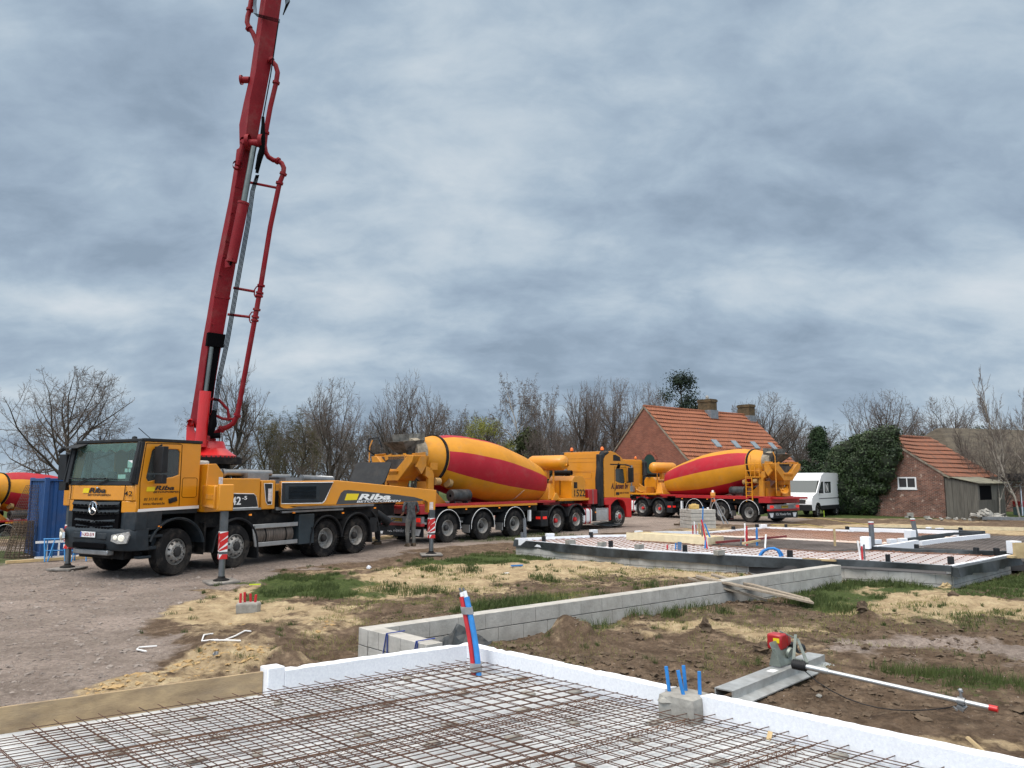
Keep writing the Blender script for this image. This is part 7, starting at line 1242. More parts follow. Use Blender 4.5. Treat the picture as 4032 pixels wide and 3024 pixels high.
# ================================================================ farmhouse
FB = brickmat('farm_brick', (.30, .105, .065), (.21, .075, .05), (.22, .17, .14), ms=.007, var=.30); SB = brickmat('shed_brick', (.25, .10, .065), (.12, .055, .042), (.24, .20, .17), bw=.22, bh=.072, ms=.012, var=.65, patch=(.36, .27, .22)); CHB = brickmat('chimney_brick', (.14, .09, .045), (.07, .05, .03), (.14, .12, .08), var=.5)
TILE = mat('roof_tile', (.31, .105, .045), .8, col2=(.15, .055, .032), scale=1.7, bump=.2, uvc=True, stretch=(3.8, .6, 1)); TILS = mat('shed_tile', (.26, .090, .042), .85, col2=(.09, .05, .038), scale=1.1, bump=.2, uvc=True, stretch=(3.2, .8, 1))
TDK = mat('dark_tile', (.11, .11, .12), .6, col2=(.05, .05, .055), scale=2); MORT = mat('verge_mortar', (.26, .22, .17), .9, var=.3, scale=3, bump=.4); ZINC = mat('zinc', (.25, .27, .29), .5, metal=.5, var=.15)
def tiled(f, L_, S_, rows, m, wavew=.25, name='roof', parent=None, sag=0, lift=.085, ncol=None):
    """pantile slope: f(a along ridge, b down slope, c out)"""
    n = int(L_ / wavew * 6); mb = MB()
    for r in range(rows):
        b0, b1 = S_ * r / rows, S_ * (r + 1) / rows + .04; vs_ = []
        for i in range(n + 1):
            a = L_ * i / n; w = .028 * math.sin(a / wavew * 2 * math.pi) + sag * math.sin(math.pi * a / L_) * -1 + .015 * math.sin(a * 1.3 + r * .7)
            vs_ += [f(a, b0, w + .01), f(a, b1, w + lift), f(a, b1, w + lift - .035)]
        mb.add(vs_, [(i * 3 + 1, i * 3 + 4, i * 3 + 3, i * 3) for i in range(n)] + [(i * 3 + 2, i * 3 + 5, i * 3 + 4, i * 3 + 1) for i in range(n)])
    return mb.build(name, m, parent, smooth=True, angle=50)
def ridge_tiles(p0, p1, m, parent, r=.11):
    d = Vector(p1) - Vector(p0); n = int(d.length / .38); mb = MB(); u = d.normalized()
    for i in range(n): a = Vector(p0) + u * (.38 * i); mb.tube([a, a + u * .37], [r, r * .88], 10)
    return mb.build('ridge', m, parent)
def gable_house(name, A, ua, va, W_, L_, eave, ridge, wallm, tilem, rows, label, over=.25, sag=0, wavew=.25):
    """A: near right gable corner; ua: along the gable to the right; va: along the ridge, away"""
    ang = math.atan2(va[1], va[0]); rt = empty(name, (A[0], A[1], 0), ang, label, 'building')     # local x along ridge, local y to the left (towards the other eave)
    mb = MB(); g = [(0, 0), (W_, 0), (W_, eave), (W_ / 2, ridge), (0, eave)]
    mb.plate([g], (lambda a, b, c=0: Vector((c, a, b))), .24); mb.plate([g], (lambda a, b, c=0: Vector((L_ - .24 + c, a, b))), .24); mb.b2((.24, 0, 0), (L_ - .24, .24, eave)); mb.b2((.24, W_ - .24, 0), (L_ - .24, W_, eave)); mb.build('wall', wallm, rt, smooth=False)
    sl = math.hypot(W_ / 2, ridge - eave); k = (ridge - eave) / (W_ / 2); S2_ = sl * (1 + over / (W_ / 2)); cs, sn = (W_ / 2) / sl, (ridge - eave) / sl
    fr_ = lambda a, b, c: Vector((a - .06, W_ / 2 - b * cs - c * sn, ridge + .10 - b * sn + c * cs)); fl_ = lambda a, b, c: Vector((L_ + .06 - a, W_ / 2 + b * cs + c * sn, ridge + .10 - b * sn + c * cs))
    tiled(fr_, L_ + .12, S2_, rows, tilem, wavew, 'roof', rt, sag); tiled(fl_, L_ + .12, S2_, rows, tilem, wavew, 'roof', rt, sag)
    ridge_tiles((-.06, W_ / 2, ridge + .12), (L_ + .06, W_ / 2, ridge + .12), tilem, rt)
    vg = MB()
    for s in (-1, 1): vg.bar((.0, W_ / 2, ridge + .06), (.0, W_ / 2 + s * (W_ / 2 + over), eave + .06 - over * k), .16, .10)
    vg.build('verge', MORT, rt); return rt
ga = Vector((9.33, 54.0)); ra = (Vector((19.2, 61.9)) - ga).normalized(); ha_ = Vector((ra.y, -ra.x)); fA = ga + ha_ * 4.0; L_ = (Vector((19.2, 61.9)) - ga).length
farm = gable_house('farmhouse', fA, ha_, ra, 8.0, L_, 3.1, 7.2, FB, TILE, 15, 'red brick farmhouse with orange tiled roof and two chimneys', over=.35)
def chimney(x, w, h0, h1, cap):
    mb = MB(); mb.b2((x - w / 2, 4.0 - w * .75, h0), (x + w / 2, 4.0 + w * .75, h1)); mb.b2((x - w / 2 - .05, 4.0 - w * .75 - .05, h1 - .22), (x + w / 2 + .05, 4.0 + w * .75 + .05, h1 - .05)); o = mb.build('chimney', CHB, farm, smooth=False); mb = MB(); mb.b2((x - w / 2 - .06, 4 - w * .75 - .07, h0 - .1), (x + w / 2 + .06, 4 + w * .75 + .07, h0 + .55)); mb.build('flashing', ZINC, o)
    if cap: mb = MB(); mb.lathe([(0, .12), (.25, .12), (.3, .07), (.36, 0)], (x, 4, h1 - .02), (0, 0, 1), 12); mb.build('chimney_pot', CONC, o)
chimney(7.15, .78, 6.85, 8.25, True); chimney(12.15, .74, 6.7, 8.15, False)
for x in (6.9, 9.3, 11.6, 4.6): mb = MB(); f = lambda a, b, c: Vector((x + a, 4.0 - b * .70 - c * .71, 7.32 - b * .715 + c * .70)); mb.add([f(a, b, .10) for a, b in ((-.3, 3.3), (.3, 3.3), (.3, 4.05), (-.3, 4.05))] + [f(a, b, .0) for a, b in ((-.3, 3.3), (.3, 3.3), (.3, 4.05), (-.3, 4.05))], [(3, 2, 1, 0), (0, 1, 5, 4), (1, 2, 6, 5), (2, 3, 7, 6), (3, 0, 4, 7)]); mb.build('skylight', mat('skylight_glass', (.20, .24, .27), .2, var=.1), farm, smooth=False)
mb = MB(); fw = [(3.05, 1.75), (4.15, 1.75), (4.15, 3.55)] + arc(3.6, 3.4, .57, 15, 165, 8) + [(3.05, 3.55)]; mb.plate([fw], (lambda a, b, c=0: Vector((-.012 + c * -1 + .0, a, b))), .02); o = mb.build('shutter', mat('shutter_green', (.012, .045, .035), .6, var=.2, stretch=(1, 9, 1)), farm, smooth=False)
mb = MB(); [mb.box((-.02, 3.6 + .62 * math.cos(R(a)), 3.42 + .62 * math.sin(R(a))), (.05, .075, .24), Matrix.Rotation(-R(a - 90) * -1, 3, 'X')) for a in range(20, 165, 8)]; mb.build('brick_arch', mat('arch_brick', (.33, .11, .07), .9, var=.3, scale=9), farm)
mb = MB(); mb.b2((L_ - .2, .5, 2.4), (L_ + .3, 7.5, 3.2)); mb.build('rear_trim', MORT, farm)
# low wing right of the farmhouse
wA = ga + ra * L_; low = gable_house('brick_wing', wA + ha_ * 2.2 + ra * 1.0, ha_, ra, 6, 6, 2.0, 3.6, CHB, TDK, 8, 'low dark brick wing at the right end of the farmhouse')
# ================================================================ brick shed with lean-to and ivy
SA = Vector((24.5, 44.0)); su = Vector((.61, -.79)); sv = Vector((.79, .61)); shed = gable_house('brick_shed', SA, su, sv, 6.8, 6.5, 2.45, 4.75, SB, TILS, 9, 'old red brick shed with sagging orange roof and small white window', over=.35, sag=.05, wavew=.28)
wy, wz = 2.05, 1.98    # window in the gable
mb = MB(); mb.plate([rrect(wy - .54, wz - .34, wy + .54, wz + .34, .01), rrect(wy - .46, wz - .25, wy - .03, wz + .27, .01), rrect(wy + .03, wz - .25, wy + .46, wz + .27, .01)], (lambda a, b, c=0: Vector((-.03 + c, a, b))), .08); wo_ = mb.build('window_frame', WHT, shed, bevel=.006); mb = MB(); mb.b2((-.014, wy - .5, wz - .29), (-.008, wy + .5, wz + .29)); mb.build('window_pane', DGL, wo_); mb = MB(); mb.b2((-.005, wy - .5, wz - .3), (-.001, wy + .5, wz + .3)); mb.build('window_shade_sheet', PIT, wo_); mb = MB(); mb.b2((-.06, wy - .58, wz - .40), (.02, wy + .58, wz - .345)); mb.build('window_sill', WHT, wo_)  # near-black sheet behind the pane takes the place of a dim interior
GB = mat('grey_boards', (.14, .13, .11), .9, col2=(.07, .065, .055), scale=2, stretch=(5, 5, .5), bump=.4)
lt = empty('lean_to', (SA.x, SA.y, 0), math.atan2(sv.y, sv.x), 'grey wooden lean-to on the right side of the brick shed', 'lean-to'); mb = MB()
for i in range(9): y0 = -.03 - i * .19; mb.b2((.05 + rn.uniform(-.01, .01), y0 - .18, .0), (.08, y0, 2.30 - i * .045))
mb.build('board_wall', GB, lt); mb = MB(); n = 30
for i in range(n): x0 = .1 + i * .12; mb.b2((x0, -1.74, .0), (x0 + .07, -1.70, 1.05)); 
mb.b2((.1, -1.70, 0), (3.7, -1.68, 1.05)); mb.b2((.1, -1.72, .0), (.3, -1.69, 1.95)); mb.b2((1.9, -1.72, 1.0), (3.7, -1.69, 1.95)); mb.b2((.3, -1.72, 1.85), (1.9, -1.69, 1.95)); mb.build('corrugated_wall', GB, lt); mb = MB(); mb.b2((.3, -1.69, 1.05), (1.9, -1.68, 1.86)); mb.build('opening_shade', PIT, lt); mb = MB(); mb.loft([[(x, .0, 2.42), (x, -1.95, 1.98), (x, -1.95, 1.95), (x, .0, 2.38)] for x in (-.1, 3.9)]); mb.build('lean_to_roof', mat('mossy_sheet', (.20, .19, .14), .9, var=.3, scale=2), lt)  # near-black sheet closes the opening, painted as its inner shade
# ivy: leaves over lumpy mass
IVY = mat('ivy_leaf', (.034, .062, .016), .6, col2=(.008, .020, .006), scale=1.1, spec=.4)
def leaf_cloud(name, fn, n, size, m, label, cat, seed, core=None, parent=None):
    rs = random.Random(seed); mb = MB()
    for _ in range(n):
        p_, nn = fn(rs); s_ = size * rs.uniform(.6, 1.3); t = Vector((rs.uniform(-1, 1), rs.uniform(-1, 1), rs.uniform(-1, .2))); w = (nn + Vector((rs.uniform(-.8, .8), rs.uniform(-.8, .8), rs.uniform(-.6, .6)))).normalized(); t = (t - w * t.dot(w)).normalized(); b = w.cross(t)
        mb.add([p_ - t * s_ * .5, p_ + b * s_ * .45 + t * .1 * s_, p_ + t * s_ * .6, p_ - b * s_ * .45 + t * .1 * s_], [(0, 1, 2, 3)])
    o = mb.build(name, m, parent, smooth=False); return tag(o, label, cat) if label else o
lumps = []
rv = random.Random(8)
def gp(y, z, x=0): q = SA + sv * x + (-su) * y; return Vector((q.x, q.y, z))
for _ in range(130):
    y = rv.uniform(2.6, 6.9); zt = 5.2 - abs(y - 3.6) * .62 - max(0, y - 6.6) * .9; zt = 5.35 - .28 * (y - 3.1) - max(0, y - 6.0) * .85; zlo = 0 if y > 4.0 else (4.0 - y) * 2.4; z = rv.uniform(zlo + .3, max(zlo + .5, zt - .5)); r_ = rv.uniform(.45, .8); lumps.append((gp(y, z, rv.uniform(-.3, .1) - .15 * r_), r_))
for _ in range(26): y = rv.uniform(3.0, 6.9); zt = 5.3 - .28 * (y - 3.1) - max(0, y - 6.0) * .85; lumps.append((gp(y, zt - .4 + rv.uniform(-.2, .25), rv.uniform(-.2, .9)), rv.uniform(.35, .6)))
def ivyf(rs):
    c, r_ = rs.choice(lumps); a = rs.uniform(0, 6.283); z = rs.uniform(-1, 1); k = math.sqrt(1 - z * z); d = Vector((k * math.cos(a), k * math.sin(a), z)); p_ = c + d * r_ * rs.uniform(.8, 1.05); p_.z = max(p_.z, .03); return p_, d
ivy = empty('ivy', gp(5.5, 0), 0, 'dense dark green ivy swallowing the left half of the brick shed', 'ivy'); off = -gp(5.5, 0)
lumps = [(c + off, r_) for c, r_ in lumps]; leaf_cloud('leaves', ivyf, 42000, .115, IVY, None, None, 3, parent=ivy); mb = MB(); [mb.blob(c, r_ * .74, i, 6, .1) for i, (c, r_) in enumerate(lumps)]; mb.build('dark_core', mat('ivy_core', (.012, .02, .008), .95), ivy)  # solid dark blobs added inside the leaves, inner shade put into their colour
# ================================================================ right edge: outbuildings, rubble, trailer rack
ob = gable_house('slate_roof_barn', Vector((33.0, 60.0)), Vector((.25, -.97)), Vector((.97, .25)), 6, 14, 2.8, 5.3, CHB, TDK, 10, 'low barn with grey pantile roof behind the brick shed')
THM = mat('old_thatch', (.11, .09, .065), .95, col2=(.045, .038, .028), scale=1.2, bump=1, bscale=18, stretch=(1, 1, 4))
th = empty('thatched_barn', (30.5, 52.0, 0), R(20), 'big barn with brown thatched roof behind bare birches at right', 'building'); mb = MB(); mb.b2((0, 0, 0), (12, 9, 2.3)); mb.build('wall', SB, th, smooth=False); mb = MB(); mb.loft([[(-.4, -.5, 2.0), (12.4, -.5, 2.0), (12.4, 9.5, 2.0), (-.4, 9.5, 2.0)], [(-.3, -.3, 2.4), (12.3, -.3, 2.4), (12.3, 9.3, 2.4), (-.3, 9.3, 2.4)], [(3.0, 4.2, 6.0), (12.0, 4.2, 6.0), (12.0, 4.8, 6.0), (3.0, 4.8, 6.0)]]); mb.build('roof', THM, th, bevel=.2); mb = MB(); mb.b2((.6, -.03, 0), (2.3, .0, 1.9)); mb.build('doorway_shade', PIT, th)  # doorway is a sheet on the wall, its inner shade painted near-black
rub = MB(); rg_ = random.Random(12)
GR = 'broken concrete lumps piled beside the shed'
for i in range(46):
    main = i < 26; x = rg_.gauss(0, .55 if main else 1.8); zz = max(.05, .55 - abs(x) * .5 + rg_.uniform(-.2, .1)) if main else .08; s_ = rg_.uniform(.12, .32) if main else rg_.uniform(.08, .18); q = P(3880 + x * 62 - (60 if not main else 0), 2048 + rg_.uniform(-4, 4)); mb = MB(); mb.blob((0, 0, 0), (s_, s_ * .8, s_ * .45), i, 4, .35); o = mb.build('concrete_lump', CONC, smooth=False); o.location = (q.x, q.y, zz if main else .06); o.rotation_euler = (rg_.uniform(-.6, .6), rg_.uniform(-.6, .6), rg_.uniform(0, 3)); tag(o, 'grey lump of broken concrete in the rubble by the shed', 'rubble', GR)
for px, lb in ((3575, 'left of the rubble under the shed wall'), (3585, 'grey slab leaning against the shed foot'), (3650, 'dark brick at the foot of the shed')): q = P(px, 2040); mb = MB(); mb.b2((-.15, -.08, 0), (.15, .08, .3 if 'slab' in lb else .12)); o = mb.build('loose_block', CONC, bevel=.01); o.location = q; tag(o, lb, 'block')
a, b = P(3870, 2040, .15), P(4080, 2044, .2); mb = MB(); mb.bar(a, b, .14, .16); tag(mb.build('steel_beam', ZINC), 'long grey steel beam lying right of the rubble', 'beam')
q = P(4010, 2030); rack = empty('roof_rack_trailer', (q.x, q.y, 0), R(10), 'dark trailer with aluminium truss frame at the right edge', 'trailer'); mb = MB(); [mb.tube([(-.9, 0, z), (2.5, 0, z)], .035, 6) for z in (1.75, 2.05)]; [mb.tube([(-.9 + i * .35, 0, 1.75 if i % 2 else 2.05), (-.55 + i * .35, 0, 2.05 if i % 2 else 1.75)], .02, 5) for i in range(9)]; mb.tube([(.3, 0, 1.8), (-.1, -.4, 0)], .05, 6); mb.tube([(.3, 0, 1.8), (.6, .4, 0)], .05, 6); mb.build('truss', ALU, rack); mb = MB(); mb.b2((-.5, -.3, 2.3), (3, .9, 2.55)); mb.b2((-.2, -.2, 2.05), (3, .8, 2.3)); mb.tube([(-2.2, .1, 2.25), (-.4, .1, 2.28)], .03, 6); mb.build('deck', BLK, rack); mb = MB(); mb.b2((.4, .2, 0), (1.2, .8, .5)); mb.build('grey_bin', mat('bin_teal', (.12, .2, .22), .6), rack); mb = MB(); mb.b2((.4, .25, .5), (1.2, .8, .85)); mb.build('red_bin', REDP, rack)
# stuff at the right end of the far slab
GWB = 'pale timbers at the right end of the far slab'
for (a, b, w, h, lb) in ((P(3975, 2193, .42), P(4100, 2172, .44), .12, .05, 'pale timber projecting past the right corner of the far slab'), (P(3990, 2168, .55), P(4120, 2168, .55), .05, .35, 'upright plywood board at the right corner of the far slab')): mb = MB(); mb.bar(a, b, w, h); tag(mb.build('timber', WOOD, bevel=.004), lb, 'timber', GWB)
a, b = P(3400, 2070, .05), P(4200, 2088, .05); mb = MB(); mb.bar(P(3440, 2072, .08), P(4150, 2086, .08), .10, .14); tag(mb.build('long_timber', mat('cream_timber', (.58, .50, .34), .8, var=.12)), 'long cream timber lying behind the dark mesh field', 'timber')
# ================================================================ people
def person(loc, rz, pose, cloth, label):
    rt = bpy.data.meshes.new('person'); V = pose['v']; E_ = pose['e']; rt.from_pydata(V, E_, []); o = bpy.data.objects.new('person', rt); COL.objects.link(o); o.location = loc; o.rotation_euler.z = rz
    sm = o.modifiers.new('skin', 'SKIN'); sm.use_smooth_shade = True; ly = rt.skin_vertices[0].data
    for i, r_ in enumerate(pose['r']): ly[i].radius = (r_[0], r_[1]); ly[i].use_root = (i == 0)
    ss = o.modifiers.new('sub', 'SUBSURF'); ss.levels = 1; ss.render_levels = 2; bpy.context.view_layer.update(); ev = o.evaluated_get(bpy.context.evaluated_depsgraph_get()); me = bpy.data.meshes.new_from_object(ev); o.modifiers.clear(); o.data = me; me.materials.clear()
    for m_ in cloth: me.materials.append(m_)
    for p_ in me.polygons:
        c = p_.center; p_.material_index = 0 if c.z > 1.50 or (abs(c.x) > .20 and c.z < pose['cuff'] and c.z > .6) else (1 if c.z > .90 else (2 if c.z > .10 else 3)); p_.use_smooth = True
    h = MB(); h.blob((0, pose['hy'] + .015, 1.72), (.10, .115, .10), 2, 8, .04); ho = h.build('hair', mat('dark_hair', (.03, .02, .015), .9), o)
    for s in (-1, 1): b = MB(); b.loft([[(s * .11 - .05, -.17 + pose['fy'][s], 0), (s * .11 + .05, -.17 + pose['fy'][s], 0), (s * .11 + .05, .10 + pose['fy'][s], 0), (s * .11 - .05, .10 + pose['fy'][s], 0)], [(s * .11 - .045, -.15 + pose['fy'][s], .07), (s * .11 + .045, -.15 + pose['fy'][s], .07), (s * .11 + .05, .09 + pose['fy'][s], .13), (s * .11 - .05, .09 + pose['fy'][s], .13)]]); b.build('boot', soilm, o, bevel=.02)
    return tag(o, label, 'person')
def human(lean=0, armf=.18, handz=.98, spread=.11):
    v = [(0, 0, .94), (0, .01, 1.08), (0, .0 - lean * .3, 1.28), (0, .01 - lean * .6, 1.44), (0, -.01 - lean * .8, 1.54), (0, -.02 - lean, 1.66), (0, -.02 - lean, 1.76)]; r = [(.16, .12), (.15, .11), (.18, .12), (.15, .10), (.055, .055), (.085, .10), (.06, .07)]; e = [(i, i + 1) for i in range(6)]
    for s in (-1, 1):
        b = len(v); v += [(s * .09, 0, .88), (s * .105, -.02, .50), (s * .11, .02, .10), (s * .11, -.12, .05)]; r += [(.10, .11), (.075, .08), (.055, .06), (.045, .04)]; e += [(0, b), (b, b + 1), (b + 1, b + 2), (b + 2, b + 3)]
        b = len(v); v += [(s * .20, .0 - lean * .6, 1.42), (s * .27, .03 - lean * .4, 1.16), (s * .22, -armf - lean * .3, handz + .02), (s * .21, -armf - .06 - lean * .3, handz)]; r += [(.065, .065), (.048, .048), (.03, .028), (.036, .018)]; e += [(3, b), (b, b + 1), (b + 1, b + 2), (b + 2, b + 3)]
        hb = b + 3
        for k in range(4): f0 = len(v); dx = (k - 1.5) * .018; ln = (.034, .042, .040, .030)[k]; v += [(s * .21 + dx, -armf - .10 - lean * .3, handz), (s * .21 + dx, -armf - .10 - ln - lean * .3, handz - .018), (s * .21 + dx, -armf - .11 - ln - lean * .3, handz - .045)]; r += [(.009, .009), (.008, .008), (.007, .007)]; e += [(hb, f0), (f0, f0 + 1), (f0 + 1, f0 + 2)]
        f0 = len(v); v += [(s * .21 - s * .035, -armf - .07 - lean * .3, handz + .005), (s * .21 - s * .045, -armf - .11 - lean * .3, handz - .01)]; r += [(.010, .010), (.008, .008)]; e += [(hb, f0), (f0, f0 + 1)]
    return dict(v=v, r=r, e=e, cuff=handz + .09, hy=-.02 - lean, fy={-1: 0, 1: 0})
SKIN_ = mat('skin', (.45, .26, .18), .6, var=.05); PLAID = mat('dark_plaid', (.10, .105, .11), .9, col2=(.018, .02, .022), scale=16); TRS = mat('grey_trousers', (.17, .165, .155), .9, col2=(.08, .078, .07), scale=6); BOOT = soilm
q = P(1616, 2153); person((q.x, q.y, 0), R(-150), human(.06, .14, 1.02), [SKIN_, PLAID, TRS, BOOT], 'person in dark plaid jacket and grey trousers standing behind the outrigger arm')
q = P(1492, 2148); person((q.x - .1, q.y + .3, 0), R(-60), human(.10, .20, 1.0), [SKIN_, mat('dark_jacket', (.03, .03, .035), .9), mat('dark_trousers', (.035, .035, .04), .9), BOOT], 'person in dark work clothes at the back of the pump truck, only legs visible')
# ================================================================ trees
BARK = mat('bark', (.095, .078, .064), .95, col2=(.035, .03, .025), scale=4, spec=.1); TWIG = mat('twig', (.155, .130, .115), .95, col2=(.085, .070, .062), scale=.6, spec=.1); BIR = mat('birch_bark', (.42, .38, .32), .85, col2=(.14, .12, .10), scale=2.5); OLV = mat('mossy_twig', (.125, .11, .062), .95, col2=(.06, .055, .033), scale=.6, spec=.1)
def bare_tree(name, seed, H_=10, trunk=.25, r0=.22, spread=.9, levels=4, nb=(9, 7, 6, 5), up=.25, droop=0, multi=1, lr=(.62, .5, .42, .36), tw=.0085, wob=.16, cz=.58, rw=.40):
    EC = Vector((0, 0, H_ * 1.02 * cz)); ER = Vector((H_ * rw, H_ * rw, H_ * 1.02 * (1 - cz)))
    def lim(p, d, L_):
        o = Vector(((p.x - EC.x) / ER.x, (p.y - EC.y) / ER.y, (p.z - EC.z) / ER.z)); e = Vector((d.x / ER.x, d.y / ER.y, d.z / ER.z)); a = e.dot(e); b = o.dot(e); c = o.dot(o) - 1; q = b * b - a * c
        if q < 0: return L_ * .5
        t = (-b + math.sqrt(q)) / a; return max(L_ * .25, min(L_, t * rn.uniform(.85, 1.05)))
    rn = random.Random(seed); T = MB(); C = MB()
    def grow(p, d, L_, r, lv):
        ns = 5 if lv < 2 else 4 if lv == 2 else 3; pts = [p]; rs_ = [r]; q = Vector(p); dd = Vector(d)
        for i in range(ns):
            dd = (dd + Vector((rn.gauss(0, wob), rn.gauss(0, wob), rn.gauss(0, wob) + (up if lv else .06) * .5 - droop * (lv >= 3) * .5))).normalized(); q = q + dd * (L_ / ns); pts.append(Vector(q)); rs_.append(max(tw * .7, r * (1 - (i + 1) / ns * (.72 if lv else .55))))
        (T if lv < 2 else C).tube(pts, rs_, (8, 6, 4, 3, 3)[lv], cap=False)
        if lv >= levels: return
        n = nb[lv]
        for k in range(n):
            t = (trunk / .75 if lv == 0 else .22) + (1 - (trunk / .75 if lv == 0 else .22)) * (k + rn.random() * .8) / n; t = min(t, .99); i = min(int(t * ns), ns - 1); f_ = t * ns - i; pp = pts[i].lerp(pts[i + 1], f_); rr = rs_[i] * (1 - f_) + rs_[i + 1] * f_; ax = (pts[i + 1] - pts[i]).normalized(); o = ax.orthogonal().normalized(); o = Matrix.Rotation(rn.uniform(0, 6.283), 3, ax) @ o
            an = R(rn.uniform(28, 58)) * spread * (1.15 - .35 * t if lv == 0 else 1); nd = (ax * math.cos(an) + o * math.sin(an)).normalized(); ll = L_ * lr[lv] * rn.uniform(.7, 1.15) * (1.15 - .45 * t if lv == 0 else 1.05 - .4 * t)
            grow(pp, nd, lim(pp, nd, ll), max(tw, rr * (.62 if lv == 0 else .60)), lv + 1)
        if lv < levels - 0: grow(pts[-1], dd, lim(pts[-1], dd, L_ * .4), rs_[-1], min(lv + 1, levels))
    for k in range(multi):
        d = Vector((0, 0, 1)) if multi == 1 else Vector((math.cos(k * 6.28 / multi) * .28, math.sin(k * 6.28 / multi) * .28, 1)).normalized(); grow(Vector((.12 * k, 0, -.2)), d, H_ * .66 * rn.uniform(.9, 1), r0, 0)
    return T, C
KINDS = {}
def proto(kind):
    if kind in KINDS: return KINDS[kind]
    pr = dict(oak=dict(seed=11, trunk=.20, r0=.19, spread=1.3, nb=(16, 10, 8, 6), up=.12, lr=(1.25, .5, .40, .36), rw=.64, cz=.55, wob=.13), tall=dict(seed=12, trunk=.20, r0=.18, spread=1.05, nb=(15, 9, 7, 5), up=.16, lr=(.8, .5, .42, .36), rw=.36), multi=dict(seed=13, trunk=.14, r0=.12, spread=1.0, nb=(10, 7, 6, 4), up=.14, multi=4, lr=(.7, .5, .42, .36), rw=.42),
              birch=dict(seed=14, trunk=.14, r0=.10, spread=1.0, nb=(17, 8, 7, 5), up=.12, droop=.6, lr=(.6, .5, .45, .45), rw=.30), sap=dict(seed=15, trunk=.14, r0=.07, spread=.8, nb=(15, 6, 5, 3), up=.2, lr=(.5, .5, .42, .4), rw=.26), wide=dict(seed=16, trunk=.14, r0=.19, spread=1.25, nb=(15, 9, 7, 5), up=.16, lr=(.95, .55, .42, .36), rw=.46), scrub=dict(seed=17, trunk=.08, r0=.05, spread=1.1, nb=(9, 6, 5, 4), up=.15, multi=7, lr=(.7, .5, .42, .36), rw=.5))[kind]
    T, C = bare_tree(kind, H_=8.5, **pr); KINDS[kind] = (T.mesh('trunk', BARK, angle=180), C.mesh('crown', TWIG, smooth=False))
    A_ = np.array(C.v); KINDS[kind] += (float(np.percentile(A_[:, 2], 99.3)), float(np.percentile(np.hypot(A_[:, 0], A_[:, 1]), 93) * 2)); return KINDS[kind]
def tree(kind, px, ptop, dist, label, w=None, rz=0.0, birch=False, group=None, crownm=None, name=None, base=None):
    tm, cm, ht, wd = proto(kind); r_ = D(px, ptop, dist); q = Vector((r_.x, dist, base if base is not None else 0)); h = r_.z - q.z; s_ = h / ht; sx = (w * X / F * dist / wd) if w else s_; sx = min(max(sx, s_ * .6), s_ * 2)
    rt = empty(name or {'oak': 'bare_oak', 'tall': 'bare_tree', 'multi': 'bare_tree', 'birch': 'birch_tree', 'sap': 'young_tree', 'wide': 'bare_tree', 'scrub': 'bare_shrub'}[kind], q, rz, label, 'tree' if kind != 'scrub' else 'shrub', group); rt.scale = (sx, sx, s_)
    for n_, me in (('trunk', tm), ('crown', cm)):
        o = bpy.data.objects.new(n_, me); COL.objects.link(o); o.parent = rt
        if (birch and n_ == 'trunk') or (crownm and n_ == 'crown'): o.material_slots[0].link = 'OBJECT'; o.material_slots[0].material = BIR if n_ == 'trunk' else crownm
    return rt
X = 4032 / 2212; FART = mat('far_twig', (.14, .125, .11), .95, col2=(.09, .08, .072), scale=.6, spec=.1)
def T_(kind, ox, otop, dist, label, **k): return tree(kind, ox * X, otop * X, dist, label, **k)
T_('oak', 172, 792, 52, 'big round bare tree alone at the far left behind the pump truck', w=330, rz=5.0)
T_('tall', 500, 803, 50, 'tall bare tree directly behind the red boom', w=165, rz=1.1); T_('birch', 428, 868, 66, 'thin bare tree peeking out left of the boom', w=60, rz=2)
T_('birch', 585, 886, 58, 'fine twigged birch right of the boom, the left of its pair', w=120, rz=.3, crownm=OLV); T_('birch', 635, 888, 60, 'fine twigged birch with a greenish crown left of the round bare tree', w=130, rz=1.9, crownm=OLV); T_('birch', 676, 905, 70, 'low birch touching the left of the round bare tree', w=90, rz=3, crownm=OLV)
T_('wide', 732, 823, 48, 'round bare tree above the black hopper cover', w=160, rz=.2); T_('tall', 828, 868, 56, 'bare tree just left of the grey mixer hopper', w=90, rz=2.6)
T_('multi', 884, 822, 54, 'many-stemmed bare tree above the mixer hopper', w=150, rz=.8); T_('tall', 948, 858, 60, 'bare tree above the left end of the drum', w=100, rz=4); T_('birch', 975, 880, 72, 'faint bare tree above the drum, left of the yellow-green willow', w=90, rz=1)
T_('birch', 1010, 895, 85, 'distant thin tree at the left edge of the willow', w=80, rz=2, crownm=OLV); T_('birch', 1075, 893, 85, 'distant thin tree behind the willow', w=90, rz=5)
T_('birch', 1122, 817, 58, 'tall pale birch above the front of the drum', w=90, rz=.5, birch=True); T_('birch', 1162, 838, 60, 'second pale birch above the yellow water tank', w=85, rz=3.3, birch=True); T_('multi', 1185, 880, 50, 'bare tree above the engine box', w=80, rz=1.4)
T_('tall', 1232, 845, 56, 'bare tree above the back of the tractor cab', w=100, rz=.9); T_('multi', 1283, 832, 60, 'many-stemmed bare tree above the orange beacons', w=110, rz=2.2); T_('wide', 1335, 822, 64, 'wide bare tree left of the farmhouse gable', w=130, rz=.6); T_('wide', 1390, 828, 68, 'bare tree rising behind the farmhouse gable tip', w=110, rz=2.9)
T_('wide', 1648, 852, 76, 'wide bare tree behind the chimneys of the farmhouse', w=160, rz=1.2); T_('multi', 1710, 900, 78, 'bare tree between the farmhouse and the dark conifer', w=80, rz=.2)
